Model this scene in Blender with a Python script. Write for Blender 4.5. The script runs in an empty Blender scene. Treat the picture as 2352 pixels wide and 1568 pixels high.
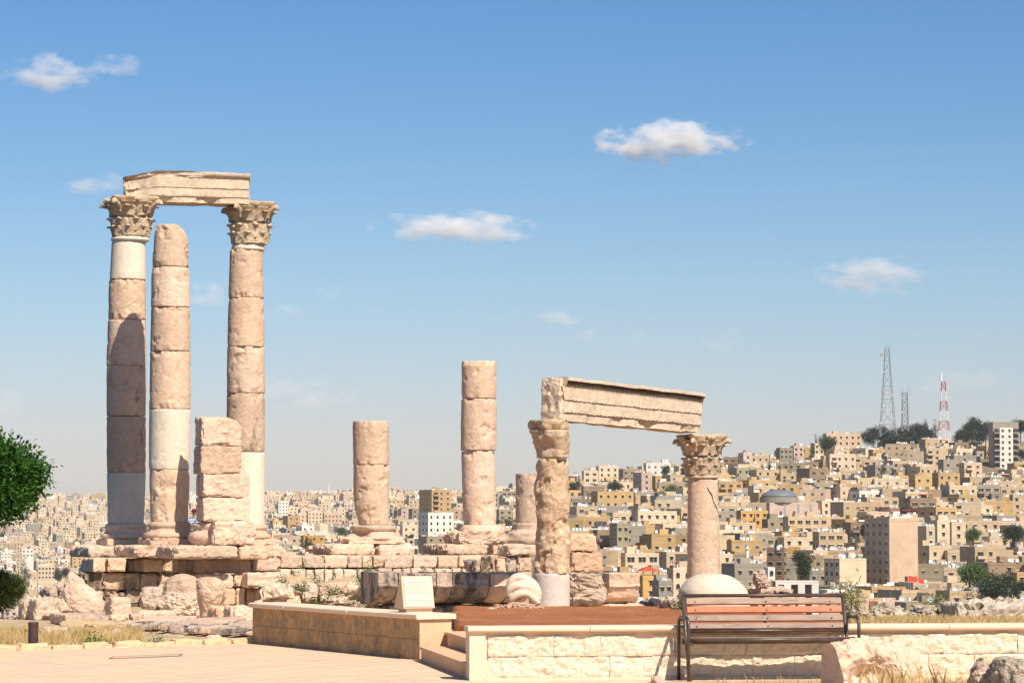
import bpy, math, random
from mathutils import Vector, Matrix, noise
R = math.radians
C = bpy.context.scene.collection
sc = bpy.context.scene

# ------------------------------------------------------------------ camera
F = 6500.0            # focal length in units of a 2352 px wide picture
EYE = 1.65
PITCH = math.atan(416 / F)
cam = bpy.data.cameras.new('camera')
cam.sensor_width = 36
cam.lens = F / 2352 * 36
cam.clip_start = 0.5
cam.clip_end = 40000
camo = bpy.data.objects.new('camera', cam)
camo.location = (0, 0, EYE)
camo.rotation_euler = (math.pi / 2 + PITCH, 0, 0)
C.objects.link(camo)
sc.camera = camo

# ------------------------------------------------------------------ light
AZ, EL = R(32), R(47)
SUN = Vector((math.sin(AZ) * math.cos(EL), -math.cos(AZ) * math.cos(EL), math.sin(EL)))
w = bpy.data.worlds.new('World')
sc.world = w
w.use_nodes = True
wn = w.node_tree
wn.nodes.clear()
sky = wn.nodes.new('ShaderNodeTexSky')
sky.sky_type = 'NISHITA'
sky.sun_disc = False
sky.sun_elevation = EL
sky.sun_rotation = math.pi - AZ
sky.altitude = 900
sky.air_density = 1.0
sky.dust_density = 1.0
sky.ozone_density = 2.0
bg = wn.nodes.new('ShaderNodeBackground')
bg.inputs[1].default_value = 0.128
wo = wn.nodes.new('ShaderNodeOutputWorld')
# the lowest band of the sky is paler and greyer than clean air would be, the zenith side deeper
tcw = wn.nodes.new('ShaderNodeTexCoord')
spx = wn.nodes.new('ShaderNodeSeparateXYZ'); wn.links.new(tcw.outputs['Generated'], spx.inputs[0])
rpw = wn.nodes.new('ShaderNodeValToRGB')
er = rpw.color_ramp.elements
er[0].position = 0.0; er[0].color = (.59, .53, .585, 1)
er[1].position = .24; er[1].color = (.25, .44, .62, 1)
for p_, c_ in ((.035, (.565, .52, .575, 1)), (.085, (.485, .545, .605, 1)), (.15, (.345, .495, .615, 1))):
    e_ = er.new(p_); e_.color = c_
wn.links.new(spx.outputs[2], rpw.inputs[0])
mxw = wn.nodes.new('ShaderNodeMix'); mxw.data_type = 'RGBA'; mxw.blend_type = 'MULTIPLY'; mxw.inputs[0].default_value = 1
wn.links.new(sky.outputs[0], mxw.inputs[6]); wn.links.new(rpw.outputs[0], mxw.inputs[7])
wn.links.new(mxw.outputs[2], bg.inputs[0])
wn.links.new(bg.outputs[0], wo.inputs[0])
sl = bpy.data.lights.new('sun', 'SUN')
sl.energy = 4.9
sl.angle = R(0.53)
sl.color = (1.0, 0.90, 0.76)
slo = bpy.data.objects.new('sun', sl)
slo.rotation_euler = (-SUN).to_track_quat('-Z', 'Y').to_euler()
slo.location = (20, -20, 60)
C.objects.link(slo)
sc.view_settings.view_transform = 'Standard'
sc.view_settings.look = 'None'
sc.view_settings.gamma = 1
sc.view_settings.exposure = 0.47
sc.render.engine = 'CYCLES'
sc.cycles.use_denoising = True
sc.cycles.max_bounces = 6
sc.cycles.volume_bounces = 4
sc.cycles.transparent_max_bounces = 12

# ------------------------------------------------------------------ helpers
def P(px, py, Y):
    a = (px - 1176) / F
    b = (784 - py) / F
    y = math.cos(PITCH) - b * math.sin(PITCH)
    z = math.sin(PITCH) + b * math.cos(PITCH)
    t = Y / y
    return Vector((a * t, Y, EYE + z * t))

def tag(o, label=None, cat=None, group=None, kind=None):
    if label: o['label'] = label
    if cat: o['category'] = cat
    if group: o['group'] = group
    if kind: o['kind'] = kind
    return o

def empty(name, loc, label=None, cat=None, group=None, rz=0):
    o = bpy.data.objects.new(name, None)
    o.location = loc
    o.rotation_euler = (0, 0, rz)
    o.empty_display_size = 0.2
    C.objects.link(o)
    return tag(o, label, cat, group)

CHISELLED = {'stone_block', 'boulder', 'rock', 'stone', 'rubble_stone', 'footing_stone', 'plinth', 'broken_block', 'base_slab', 'stone_slab', 'column_fragment', 'kerb'}
class MB:
    def __init__(s):
        s.v = []; s.f = []; s.m = []
    def add(s, verts, faces, mi=0):
        k = len(s.v)
        s.v.extend([tuple(v) for v in verts])
        s.f.extend([tuple(i + k for i in f) for f in faces])
        s.m.extend([mi] * len(faces))
    def box(s, x0, x1, y0, y1, z0, z1, mi=0, M=None):
        vs = [Vector(p) for p in ((x0,y0,z0),(x1,y0,z0),(x1,y1,z0),(x0,y1,z0),(x0,y0,z1),(x1,y0,z1),(x1,y1,z1),(x0,y1,z1))]
        if M is not None: vs = [M @ v for v in vs]
        s.add(vs, [(0,3,2,1),(4,5,6,7),(0,1,5,4),(1,2,6,5),(2,3,7,6),(3,0,4,7)], mi)
    def tube(s, pts, r, n=8, mi=0, close=True):
        pts = [Vector(p) for p in pts]
        rs = r if isinstance(r, (list, tuple)) else [r] * len(pts)
        k = len(s.v)
        up = Vector((0, 0, 1))
        prev = None
        for i, p in enumerate(pts):
            a = pts[max(0, i - 1)]; b = pts[min(len(pts) - 1, i + 1)]
            t = (b - a).normalized()
            ref = prev if prev is not None else (Vector((1, 0, 0)) if abs(t.z) > .9 else up)
            u = (ref - t * ref.dot(t)).normalized()
            prev = u
            v = t.cross(u)
            for j in range(n):
                an = 2 * math.pi * j / n
                s.v.append(tuple(p + (u * math.cos(an) + v * math.sin(an)) * rs[i]))
        for i in range(len(pts) - 1):
            for j in range(n):
                a = k + i * n + j; b = k + i * n + (j + 1) % n
                s.f.append((a, b, b + n, a + n)); s.m.append(mi)
        if close:
            s.f.append(tuple(k + j for j in range(n))[::-1]); s.m.append(mi)
            e = k + (len(pts) - 1) * n
            s.f.append(tuple(e + j for j in range(n))); s.m.append(mi)
    def lathe(s, prof, n=40, c=(0, 0), fn=None, mi=0):
        """prof: (z, r) bottom to top; closed with fans."""
        k = len(s.v)
        for (z, r) in prof:
            for j in range(n):
                a = 2 * math.pi * j / n
                rr = r if fn is None else fn(a, z, r)
                s.v.append((c[0] + rr * math.cos(a), c[1] + rr * math.sin(a), z))
        for i in range(len(prof) - 1):
            for j in range(n):
                a = k + i * n + j; b = k + i * n + (j + 1) % n
                s.f.append((a, b, b + n, a + n)); s.m.append(mi)
        for i, rev in ((0, True), (len(prof) - 1, False)):
            ci = len(s.v)
            s.v.append((c[0], c[1], prof[i][0]))
            for j in range(n):
                a = k + i * n + j; b = k + i * n + (j + 1) % n
                s.f.append((b, a, ci) if rev else (a, b, ci)); s.m.append(mi)
    def build(s, name, mats, parent=None, loc=None, smooth=False, world=True, rz=0):
        """verts are in world coordinates when world is True: they are moved to be local to loc (or the parent)."""
        off = Vector((0, 0, 0))
        if world:
            if loc is not None: off = Vector(loc)
            elif parent is not None: off = base_of(parent)
        me = bpy.data.meshes.new(name)
        me.from_pydata([(v[0] - off.x, v[1] - off.y, v[2] - off.z) for v in s.v], [], s.f)
        if not isinstance(mats, (list, tuple)): mats = [mats]
        for m in mats: me.materials.append(m)
        if len(mats) > 1: me.polygons.foreach_set('material_index', s.m)
        if name in CHISELLED: smooth = False
        if smooth: me.polygons.foreach_set('use_smooth', [True] * len(s.f))
        o = bpy.data.objects.new(name, me)
        C.objects.link(o)
        if parent is not None:
            o.parent = parent
            if loc is not None:
                o.location = Vector(loc) - (base_of(parent) if world else Vector((0,0,0)))
        elif loc is not None:
            o.location = loc
        o.rotation_euler = (0, 0, rz)
        return o

def base_of(o):
    v = Vector(o.location)
    if o.parent is not None: v = v + base_of(o.parent)
    return v

def fr(p, s=1.0, seed=0.0, o=4):
    return noise.fractal(Vector((p[0] * s + seed * 7.13, p[1] * s + seed * 3.7, p[2] * s - seed * 5.1)), 0.9, 2.1, o)

def rblock(mb, c, half, rz=0, bevel=0.05, rough=0.03, seed=0, cell=0.06, fs=2.2, tilt=(0, 0), mi=0, taper=None):
    """rounded, worn stone block, centre c, half sizes, turned by rz"""
    hx, hy, hz = half
    b = min(bevel, hx * .9, hy * .9, hz * .9)
    cell = min(cell, .065) if max(half) < 1.6 else cell
    bevel *= .5
    b = min(bevel, hx * .9, hy * .9, hz * .9)
    ns = [max(4, min(32, int(2 * h / cell) + 1)) for h in half]
    M = Matrix.Rotation(rz, 3, 'Z') @ Matrix.Rotation(tilt[0], 3, 'X') @ Matrix.Rotation(tilt[1], 3, 'Y')
    idx = {}
    verts = []; faces = []
    def vid(i, j, k):
        key = (i, j, k)
        if key in idx: return idx[key]
        q = []
        for t, n, h in ((i, ns[0], hx), (j, ns[1], hy), (k, ns[2], hz)):
            f = t / n * 2 - 1
            q.append(f * h)
        inner = [max(-(h - b), min(h - b, x)) for x, h in zip(q, half)]
        d = Vector([x - y for x, y in zip(q, inner)])
        L = d.length
        p = Vector(inner) + (d / L * b if L > 1e-9 else Vector((0, 0, 0)))
        if taper: p = taper(p)
        nrm = Vector((p.x / hx ** 1.0, p.y / hy, p.z / hz))
        if nrm.length > 1e-9: nrm.normalize()
        e = fr(p, fs, seed, 6) * rough * .7 + (abs(fr(p, fs * 3.3, seed + 3, 4)) - .2) * rough * .8
        nout = sum(1 for x, y in zip(q, inner) if abs(x - y) > 1e-6)
        cv = noise.voronoi(Vector((p[0] * 4.2 + seed, p[1] * 4.2, p[2] * 4.2 - seed)))[0]
        e += (min(.6, cv[0]) - .3) * rough * .9
        if nout >= 2:
            ch = fr(p, 2.7, seed + 6, 4)
            e -= max(0, ch - .04) * rough * (3.4 if nout == 2 else 5)
        p = p + nrm * (e - rough * .2)
        idx[key] = len(verts)
        verts.append(M @ p + Vector(c))
        return idx[key]
    nx, ny, nz = ns
    for i in range(nx):
        for j in range(ny):
            faces.append((vid(i,j,0), vid(i,j+1,0), vid(i+1,j+1,0), vid(i+1,j,0)))
            faces.append((vid(i,j,nz), vid(i+1,j,nz), vid(i+1,j+1,nz), vid(i,j+1,nz)))
    for i in range(nx):
        for k in range(nz):
            faces.append((vid(i,0,k), vid(i+1,0,k), vid(i+1,0,k+1), vid(i,0,k+1)))
            faces.append((vid(i,ny,k), vid(i,ny,k+1), vid(i+1,ny,k+1), vid(i+1,ny,k)))
    for j in range(ny):
        for k in range(nz):
            faces.append((vid(0,j,k), vid(0,j,k+1), vid(0,j+1,k+1), vid(0,j+1,k)))
            faces.append((vid(nx,j,k), vid(nx,j+1,k), vid(nx,j+1,k+1), vid(nx,j,k+1)))
    mb.add(verts, faces, mi)

def pblock(mb, x0, x1, y0, y1, d, depth, rz=0, dx=None, **kw):
    """block whose front face covers picture range x0..x1, y0..y1 at distance d"""
    a = P(x0, y0, d); b = P(x1, y1, d)
    W = (b.x - a.x) / math.cos(rz); H = a.z - b.z
    c = Vector(((a.x + b.x) / 2, d, (a.z + b.z) / 2)) + Vector((-math.sin(rz), math.cos(rz), 0)) * depth / 2
    rblock(mb, c, (W / 2, depth / 2, H / 2 - .004), rz, **kw)
    return Vector((c.x, c.y, b.z))

def prow(mb, rows, d, depth, seed=0, rough=.05, n=64, m=40, pw=2.6, fs=1.6, mi=0, lean=0):
    """boulder: rows of (picture y, left x, right x) top to bottom, at distance d, real depth in metres"""
    rows = list(rows)
    k0 = len(mb.v)
    wmax = max(r[2] - r[1] for r in rows)
    out = []
    for i in range(m):
        t = i / (m - 1)
        t = 0.5 - 0.5 * math.cos(math.pi * t) if True else t
        yy = rows[0][0] + (rows[-1][0] - rows[0][0]) * t
        for q in range(len(rows) - 1):
            if rows[q][0] <= yy + 1e-6 <= rows[q + 1][0] + 1e-5: break
        f = (yy - rows[q][0]) / max(1e-6, rows[q + 1][0] - rows[q][0])
        f = max(0, min(1, f))
        xl = rows[q][1] + (rows[q + 1][1] - rows[q][1]) * f
        xr = rows[q][2] + (rows[q + 1][2] - rows[q][2]) * f
        out.append((yy, xl, xr, t))
    verts = []; faces = []
    for (yy, xl, xr, t) in out:
        a = P(xl, yy, d); b = P(xr, yy, d)
        hw = (b.x - a.x) / 2; cx = (a.x + b.x) / 2
        dd = depth / 2 * ((xr - xl) / wmax) ** .6
        for j in range(n):
            an = 2 * math.pi * j / n
            ca, sa = math.cos(an), math.sin(an)
            x = math.copysign(abs(ca) ** (2 / pw), ca); y = math.copysign(abs(sa) ** (2 / pw), sa)
            p = Vector((cx + x * hw, d + y * dd + lean * t, a.z))
            e = fr(p, fs, seed, 6) * rough + (abs(fr(p, fs * 3.1, seed + 2, 5)) - .2) * rough * .9
            p += Vector((x, y, 0.5 - t)).normalized() * (e - rough * .2)
            verts.append(p)
    for i in range(m - 1):
        for j in range(n):
            a = i * n + j; b = i * n + (j + 1) % n
            faces.append((a, a + n, b + n, b))
    for i in (0, m - 1):
        ci = len(verts)
        cc = sum((verts[i * n + j] for j in range(n)), Vector()) / n
        verts.append(cc + Vector((0, 0, .02 if i == 0 else -.02)))
        for j in range(n):
            a = i * n + j; b = i * n + (j + 1) % n
            faces.append((a, b, ci) if i == 0 else (b, a, ci))
    mb.add(verts, faces, mi)

# ------------------------------------------------------------------ materials
MATS = {}
def nodes_mat(name):
    m = bpy.data.materials.new(name)
    m.use_nodes = True
    nt = m.node_tree
    nt.nodes.clear()
    out = nt.nodes.new('ShaderNodeOutputMaterial')
    b = nt.nodes.new('ShaderNodeBsdfPrincipled')
    nt.links.new(b.outputs[0], out.inputs[0])
    MATS[name] = m
    return m, nt, b
def N(nt, t, **kw):
    n = nt.nodes.new(t)
    for k, v in kw.items():
        if k.startswith('i_'):
            n.inputs[k[2:].replace('_', ' ')].default_value = v
        else: setattr(n, k, v)
    return n
def ramp(nt, src, p0, p1, c0=(0,0,0,1), c1=(1,1,1,1)):
    r = nt.nodes.new('ShaderNodeValToRGB')
    r.color_ramp.elements[0].position = p0; r.color_ramp.elements[0].color = c0
    r.color_ramp.elements[1].position = p1; r.color_ramp.elements[1].color = c1
    nt.links.new(src, r.inputs[0])
    return r
def mix(nt, fac, a, b, mode='MIX'):
    m = nt.nodes.new('ShaderNodeMix'); m.data_type = 'RGBA'; m.blend_type = mode
    def put(sock, v):
        if hasattr(v, 'is_linked') or hasattr(v, 'links'): nt.links.new(v, sock)
        elif isinstance(v, (int, float)): sock.default_value = v
        else: sock.default_value = (*v[:3], 1)
    put(m.inputs[0], fac); put(m.inputs[6], a); put(m.inputs[7], b)
    return m.outputs[2]
def coords(nt, scale=(1, 1, 1), rnd=True):
    tc = nt.nodes.new('ShaderNodeTexCoord')
    mp = nt.nodes.new('ShaderNodeMapping')
    mp.inputs['Scale'].default_value = scale
    nt.links.new(tc.outputs['Object'], mp.inputs[0])
    if rnd:
        oi = nt.nodes.new('ShaderNodeObjectInfo')
        mu = N(nt, 'ShaderNodeMath', operation='MULTIPLY'); mu.inputs[1].default_value = 37.0
        nt.links.new(oi.outputs['Random'], mu.inputs[0])
        cb = nt.nodes.new('ShaderNodeCombineXYZ')
        nt.links.new(mu.outputs[0], cb.inputs[0]); nt.links.new(mu.outputs[0], cb.inputs[2])
        nt.links.new(cb.outputs[0], mp.inputs['Location'])
    return mp.outputs[0]
def noise_t(nt, vec, scale, detail=5, rough=.6, dist=0):
    n = nt.nodes.new('ShaderNodeTexNoise')
    n.inputs['Scale'].default_value = scale; n.inputs['Detail'].default_value = detail
    n.inputs['Roughness'].default_value = rough; n.inputs['Distortion'].default_value = dist
    nt.links.new(vec, n.inputs['Vector'])
    return n.outputs['Fac']

def stone(name, c1, c2, c3, patina=0.0, pcol=(.07, .055, .045), bump=.5, bs=1.0, stain=.45, jitter=.12, pit=.5, vert=1.0, rough=.9):
    """weathered stone: two base tones, a third stain tone, pits and an optional dark patina"""
    m, nt, b = nodes_mat(name)
    v = coords(nt)
    L = nt.links
    big = ramp(nt, noise_t(nt, v, 1.1 * bs, 4), .35, .68).outputs[0]
    col = mix(nt, big, c1, c2)
    st = ramp(nt, noise_t(nt, v, 3.4 * bs, 6, .68, .6), .5, .72).outputs[0]
    sf = N(nt, 'ShaderNodeMath', operation='MULTIPLY'); sf.inputs[1].default_value = stain
    L.new(st, sf.inputs[0])
    col = mix(nt, sf.outputs[0], col, c3)
    vo = nt.nodes.new('ShaderNodeTexVoronoi'); vo.inputs['Scale'].default_value = 26 * bs
    L.new(v, vo.inputs['Vector'])
    pm = ramp(nt, noise_t(nt, v, 30 * bs, 5, .7), .60, .70).outputs[0]
    pf = N(nt, 'ShaderNodeMath', operation='MULTIPLY'); pf.inputs[1].default_value = pit * .6
    L.new(pm, pf.inputs[0])
    col = mix(nt, pf.outputs[0], col, tuple(x * .45 for x in c3))
    # fine grain: speckle of lighter and darker crystals and small shallow holes
    gn = N(nt, 'ShaderNodeMapRange'); gn.inputs['From Min'].default_value = .32; gn.inputs['From Max'].default_value = .68
    gn.inputs['To Min'].default_value = 1 - .30 * max(pit, .25); gn.inputs['To Max'].default_value = 1 + .16 * max(pit, .25)
    L.new(noise_t(nt, v, 8.5 * bs, 9, .78), gn.inputs['Value'])
    h0 = nt.nodes.new('ShaderNodeHueSaturation'); L.new(gn.outputs[0], h0.inputs['Value']); L.new(col, h0.inputs['Color']); col = h0.outputs[0]
    hp_ = ramp(nt, noise_t(nt, v, 5.5 * bs, 7, .8, .3), .655, .70).outputs[0]
    hf = N(nt, 'ShaderNodeMath', operation='MULTIPLY'); hf.inputs[1].default_value = min(1, pit * .75); L.new(hp_, hf.inputs[0])
    col = mix(nt, hf.outputs[0], col, tuple(x * .42 for x in c3))
    if patina > 0:
        v2 = coords(nt, (1.6, 1.6, .45 * vert))
        pa = ramp(nt, noise_t(nt, v2, 1.9 * bs, 7, .72, .4), .62 - patina * .35, .70 - patina * .25).outputs[0]
        col = mix(nt, pa, col, pcol)
    oi = nt.nodes.new('ShaderNodeObjectInfo')
    mr = N(nt, 'ShaderNodeMapRange'); mr.inputs['To Min'].default_value = 1 - jitter; mr.inputs['To Max'].default_value = 1 + jitter
    L.new(oi.outputs['Random'], mr.inputs['Value'])
    hs = nt.nodes.new('ShaderNodeHueSaturation')
    L.new(mr.outputs[0], hs.inputs['Value']); L.new(col, hs.inputs['Color'])
    L.new(hs.outputs[0], b.inputs['Base Color'])
    b.inputs['Roughness'].default_value = rough
    b.inputs['Specular IOR Level'].default_value = .2
    # bump: grain, lumps and pits
    g1 = noise_t(nt, v, 9 * bs, 8, .7)
    g2 = noise_t(nt, v, 55 * bs, 3, .6)
    a1 = N(nt, 'ShaderNodeMath', operation='MULTIPLY_ADD'); a1.inputs[1].default_value = .3
    L.new(g2, a1.inputs[0]); L.new(g1, a1.inputs[2])
    a2 = N(nt, 'ShaderNodeMath', operation='MULTIPLY_ADD'); a2.inputs[1].default_value = -.35 * pit
    L.new(pm, a2.inputs[0]); L.new(a1.outputs[0], a2.inputs[2])
    bp = nt.nodes.new('ShaderNodeBump'); bp.inputs['Strength'].default_value = bump; bp.inputs['Distance'].default_value = .05
    L.new(a2.outputs[0], bp.inputs['Height']); L.new(bp.outputs[0], b.inputs['Normal'])
    return m

PINK = stone('pink_limestone', (.70, .51, .36), (.68, .47, .335), (.47, .32, .195), stain=.62, bump=.75, pit=.75, jitter=.13)
PINK2 = stone('rose_limestone', (.69, .49, .36), (.72, .545, .41), (.53, .30, .185), stain=.6, bump=.75, pit=.75, jitter=.13)
PINKDARK = stone('stained_limestone', (.60, .43, .31), (.64, .46, .33), (.36, .25, .155), stain=.8, patina=.10, pcol=(.26, .20, .13), bump=.8)
PALE = stone('new_pale_stone', (.72, .61, .48), (.75, .64, .51), (.60, .49, .36), bump=.35, stain=.5, pit=.5, jitter=.05)
PALEGREY = stone('new_greyish_stone', (.58, .52, .45), (.61, .55, .47), (.47, .40, .33), bump=.3, stain=.5, pit=.45, jitter=.04)
OCHRE = stone('ochre_rough_stone', (.70, .54, .37), (.66, .44, .27), (.44, .26, .13), bump=1.0, stain=.75, pit=1.0)
CARVE = stone('carved_capital_stone', (.68, .53, .36), (.60, .44, .29), (.38, .27, .16), bump=.9, stain=.7, pit=1.0)
BEAM = stone('architrave_stone', (.75, .60, .44), (.70, .53, .39), (.44, .35, .22), bump=.6, stain=.5, pit=.8)
PATINA = stone('black_patina_stone', (.60, .46, .37), (.56, .42, .33), (.36, .28, .21), patina=.46, pcol=(.14, .115, .10), bump=1.0, stain=.6, vert=1.5)
PATBROWN = stone('brown_patina_stone', (.50, .38, .28), (.45, .33, .23), (.25, .18, .11), patina=.42, pcol=(.13, .095, .062), bump=1.0, stain=.8)
RUBBLE = stone('rubble_limestone', (.66, .51, .39), (.60, .45, .34), (.38, .28, .19), bump=.9, stain=.5, pit=.8)
PALEWALL = stone('cream_podium_stone', (.68, .56, .42), (.64, .50, .38), (.50, .38, .24), bump=.6, stain=.4)
ORANGE = stone('orange_veined_stone', (.72, .50, .34), (.69, .43, .28), (.60, .26, .12), bump=.7, stain=.6)
MARBLE = stone('white_marble', (.69, .59, .45), (.66, .55, .41), (.54, .41, .28), bump=.12, stain=.35, pit=.15, jitter=.02, rough=.6)
GREYROCK = stone('grey_lichen_rock', (.60, .51, .40), (.52, .43, .33), (.27, .22, .16), patina=.16, pcol=(.08, .07, .06), bump=1.0, stain=.8)
REDROCK = stone('red_conglomerate_rock', (.58, .36, .24), (.62, .45, .34), (.42, .13, .06), bump=1.0, stain=.9)
ROUGHWALL = stone('split_face_wall_stone', (.86, .73, .56), (.84, .70, .53), (.74, .43, .22), bump=.7, bs=2.2, stain=.45, pit=.25, jitter=.03)
SMOOTHCAP = stone('smooth_coping_stone', (.72, .55, .40), (.74, .58, .43), (.66, .46, .31), bump=.10, stain=.3, pit=.15, jitter=.03)
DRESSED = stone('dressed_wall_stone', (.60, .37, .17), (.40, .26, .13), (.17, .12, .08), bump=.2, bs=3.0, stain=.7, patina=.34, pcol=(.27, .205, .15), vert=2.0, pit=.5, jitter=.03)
STEPST = stone('step_stone', (.68, .46, .28), (.64, .42, .26), (.48, .28, .15), bump=.12, bs=2, stain=.5, pit=.2, jitter=.03)

def plain(name, col, rough=.8, metal=0, spec=.3, var=.0, vs=3):
    m, nt, b = nodes_mat(name)
    if var:
        v = coords(nt)
        nz = noise_t(nt, v, vs, 5)
        c = mix(nt, nz, tuple(x * (1 - var) for x in col), tuple(min(1, x * (1 + var)) for x in col))
        nt.links.new(c, b.inputs['Base Color'])
    else:
        b.inputs['Base Color'].default_value = (*col, 1)
    b.inputs['Roughness'].default_value = rough
    b.inputs['Metallic'].default_value = metal
    b.inputs['Specular IOR Level'].default_value = spec
    return m

# ------------------------------------------------------------------ sheet materials
def ground_mat(name, c1, c2, c3, sc1=.6, sc2=14, bump=.4, bd=.03):
    m, nt, b = nodes_mat(name)
    v = coords(nt, rnd=False)
    a = ramp(nt, noise_t(nt, v, sc1, 6, .6), .38, .62).outputs[0]
    c = mix(nt, a, c1, c2)
    s = ramp(nt, noise_t(nt, v, sc2, 6, .75), .55, .68).outputs[0]
    c = mix(nt, s, c, c3)
    nt.links.new(c, b.inputs['Base Color'])
    b.inputs['Roughness'].default_value = .95
    b.inputs['Specular IOR Level'].default_value = .1
    bp = nt.nodes.new('ShaderNodeBump'); bp.inputs['Strength'].default_value = bump; bp.inputs['Distance'].default_value = bd
    nt.links.new(noise_t(nt, v, sc2 * .7, 8, .75), bp.inputs['Height']); nt.links.new(bp.outputs[0], b.inputs['Normal'])
    return m
DIRT = ground_mat('dry_citadel_ground', (.50, .36, .22), (.42, .31, .18), (.60, .47, .33))
REDSOIL = ground_mat('red_soil', (.47, .19, .085), (.36, .125, .048), (.56, .30, .17), 1.3, 16, 1.0, .05)
HILLM = ground_mat('hillside_earth', (.24, .19, .13), (.16, .13, .085), (.30, .24, .17), .012, .12, .3, .5)

def paving_mat():
    m, nt, b = nodes_mat('sandstone_paving')
    tc = nt.nodes.new('ShaderNodeTexCoord')
    mp = nt.nodes.new('ShaderNodeMapping'); mp.inputs['Rotation'].default_value = (0, 0, R(-63))
    nt.links.new(tc.outputs['Object'], mp.inputs[0])
    br = nt.nodes.new('ShaderNodeTexBrick')
    br.inputs['Color1'].default_value = (.74, .53, .335, 1); br.inputs['Color2'].default_value = (.66, .47, .31, 1)
    br.inputs['Mortar'].default_value = (.38, .27, .19, 1)
    br.inputs['Scale'].default_value = 1.0
    br.inputs['Brick Width'].default_value = .62; br.inputs['Row Height'].default_value = .42
    br.inputs['Mortar Size'].default_value = .014; br.inputs['Mortar Smooth'].default_value = .3
    nt.links.new(mp.outputs[0], br.inputs['Vector'])
    v = coords(nt, rnd=False)
    st = ramp(nt, noise_t(nt, v, 1.1, 6, .65), .42, .7).outputs[0]
    sf = N(nt, 'ShaderNodeMath', operation='MULTIPLY'); sf.inputs[1].default_value = .6; nt.links.new(st, sf.inputs[0])
    c = mix(nt, sf.outputs[0], br.outputs['Color'], (.53, .42, .335))
    fs = ramp(nt, noise_t(nt, v, 25, 5, .7), .5, .75).outputs[0]
    ff = N(nt, 'ShaderNodeMath', operation='MULTIPLY'); ff.inputs[1].default_value = .35; nt.links.new(fs, ff.inputs[0])
    c = mix(nt, ff.outputs[0], c, (.70, .52, .36))
    nt.links.new(c, b.inputs['Base Color'])
    b.inputs['Roughness'].default_value = .85; b.inputs['Specular IOR Level'].default_value = .25
    bp = nt.nodes.new('ShaderNodeBump'); bp.inputs['Strength'].default_value = .3; bp.inputs['Distance'].default_value = .01
    nt.links.new(noise_t(nt, v, 12, 6, .7), bp.inputs['Height']); nt.links.new(bp.outputs[0], b.inputs['Normal'])
    return m
PAVE = paving_mat()

def leafmat(name, c1, c2, tr=.25):
    m, nt, b = nodes_mat(name)
    g = nt.nodes.new('ShaderNodeNewGeometry')
    c = mix(nt, g.outputs['Random Per Island'], c1, c2)
    nt.links.new(c, b.inputs['Base Color'])
    b.inputs['Roughness'].default_value = .5
    b.inputs['Specular IOR Level'].default_value = .35
    t = nt.nodes.new('ShaderNodeBsdfTranslucent'); nt.links.new(c, t.inputs[0])
    mx = nt.nodes.new('ShaderNodeMixShader'); mx.inputs[0].default_value = tr
    out = [n for n in nt.nodes if n.type == 'OUTPUT_MATERIAL'][0]
    nt.links.new(b.outputs[0], mx.inputs[1]); nt.links.new(t.outputs[0], mx.inputs[2]); nt.links.new(mx.outputs[0], out.inputs[0])
    return m
LEAF = leafmat('broad_leaves', (.012, .052, .005), (.060, .165, .014))
LEAFPINE = leafmat('pine_needles', (.035, .055, .012), (.10, .12, .03), .1)
LEAFCITY = leafmat('city_tree_leaves', (.025, .045, .018), (.06, .085, .032), .1)
LEAFDARK = leafmat('cypress_leaves', (.014, .028, .013), (.035, .055, .025), .05)
LEAFLIGHT = leafmat('light_tree_leaves', (.06, .12, .025), (.11, .17, .04), .2)
LEAFRUST = leafmat('rusty_tree_leaves', (.16, .10, .03), (.20, .15, .05), .1)
DRY = leafmat('dry_grass_blades', (.50, .33, .13), (.66, .50, .24), .3)
GREENGRASS = leafmat('green_grass_blades', (.20, .22, .06), (.38, .33, .12), .3)
BARK = plain('tree_bark', (.10, .07, .045), .95, var=.3, vs=8)

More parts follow.
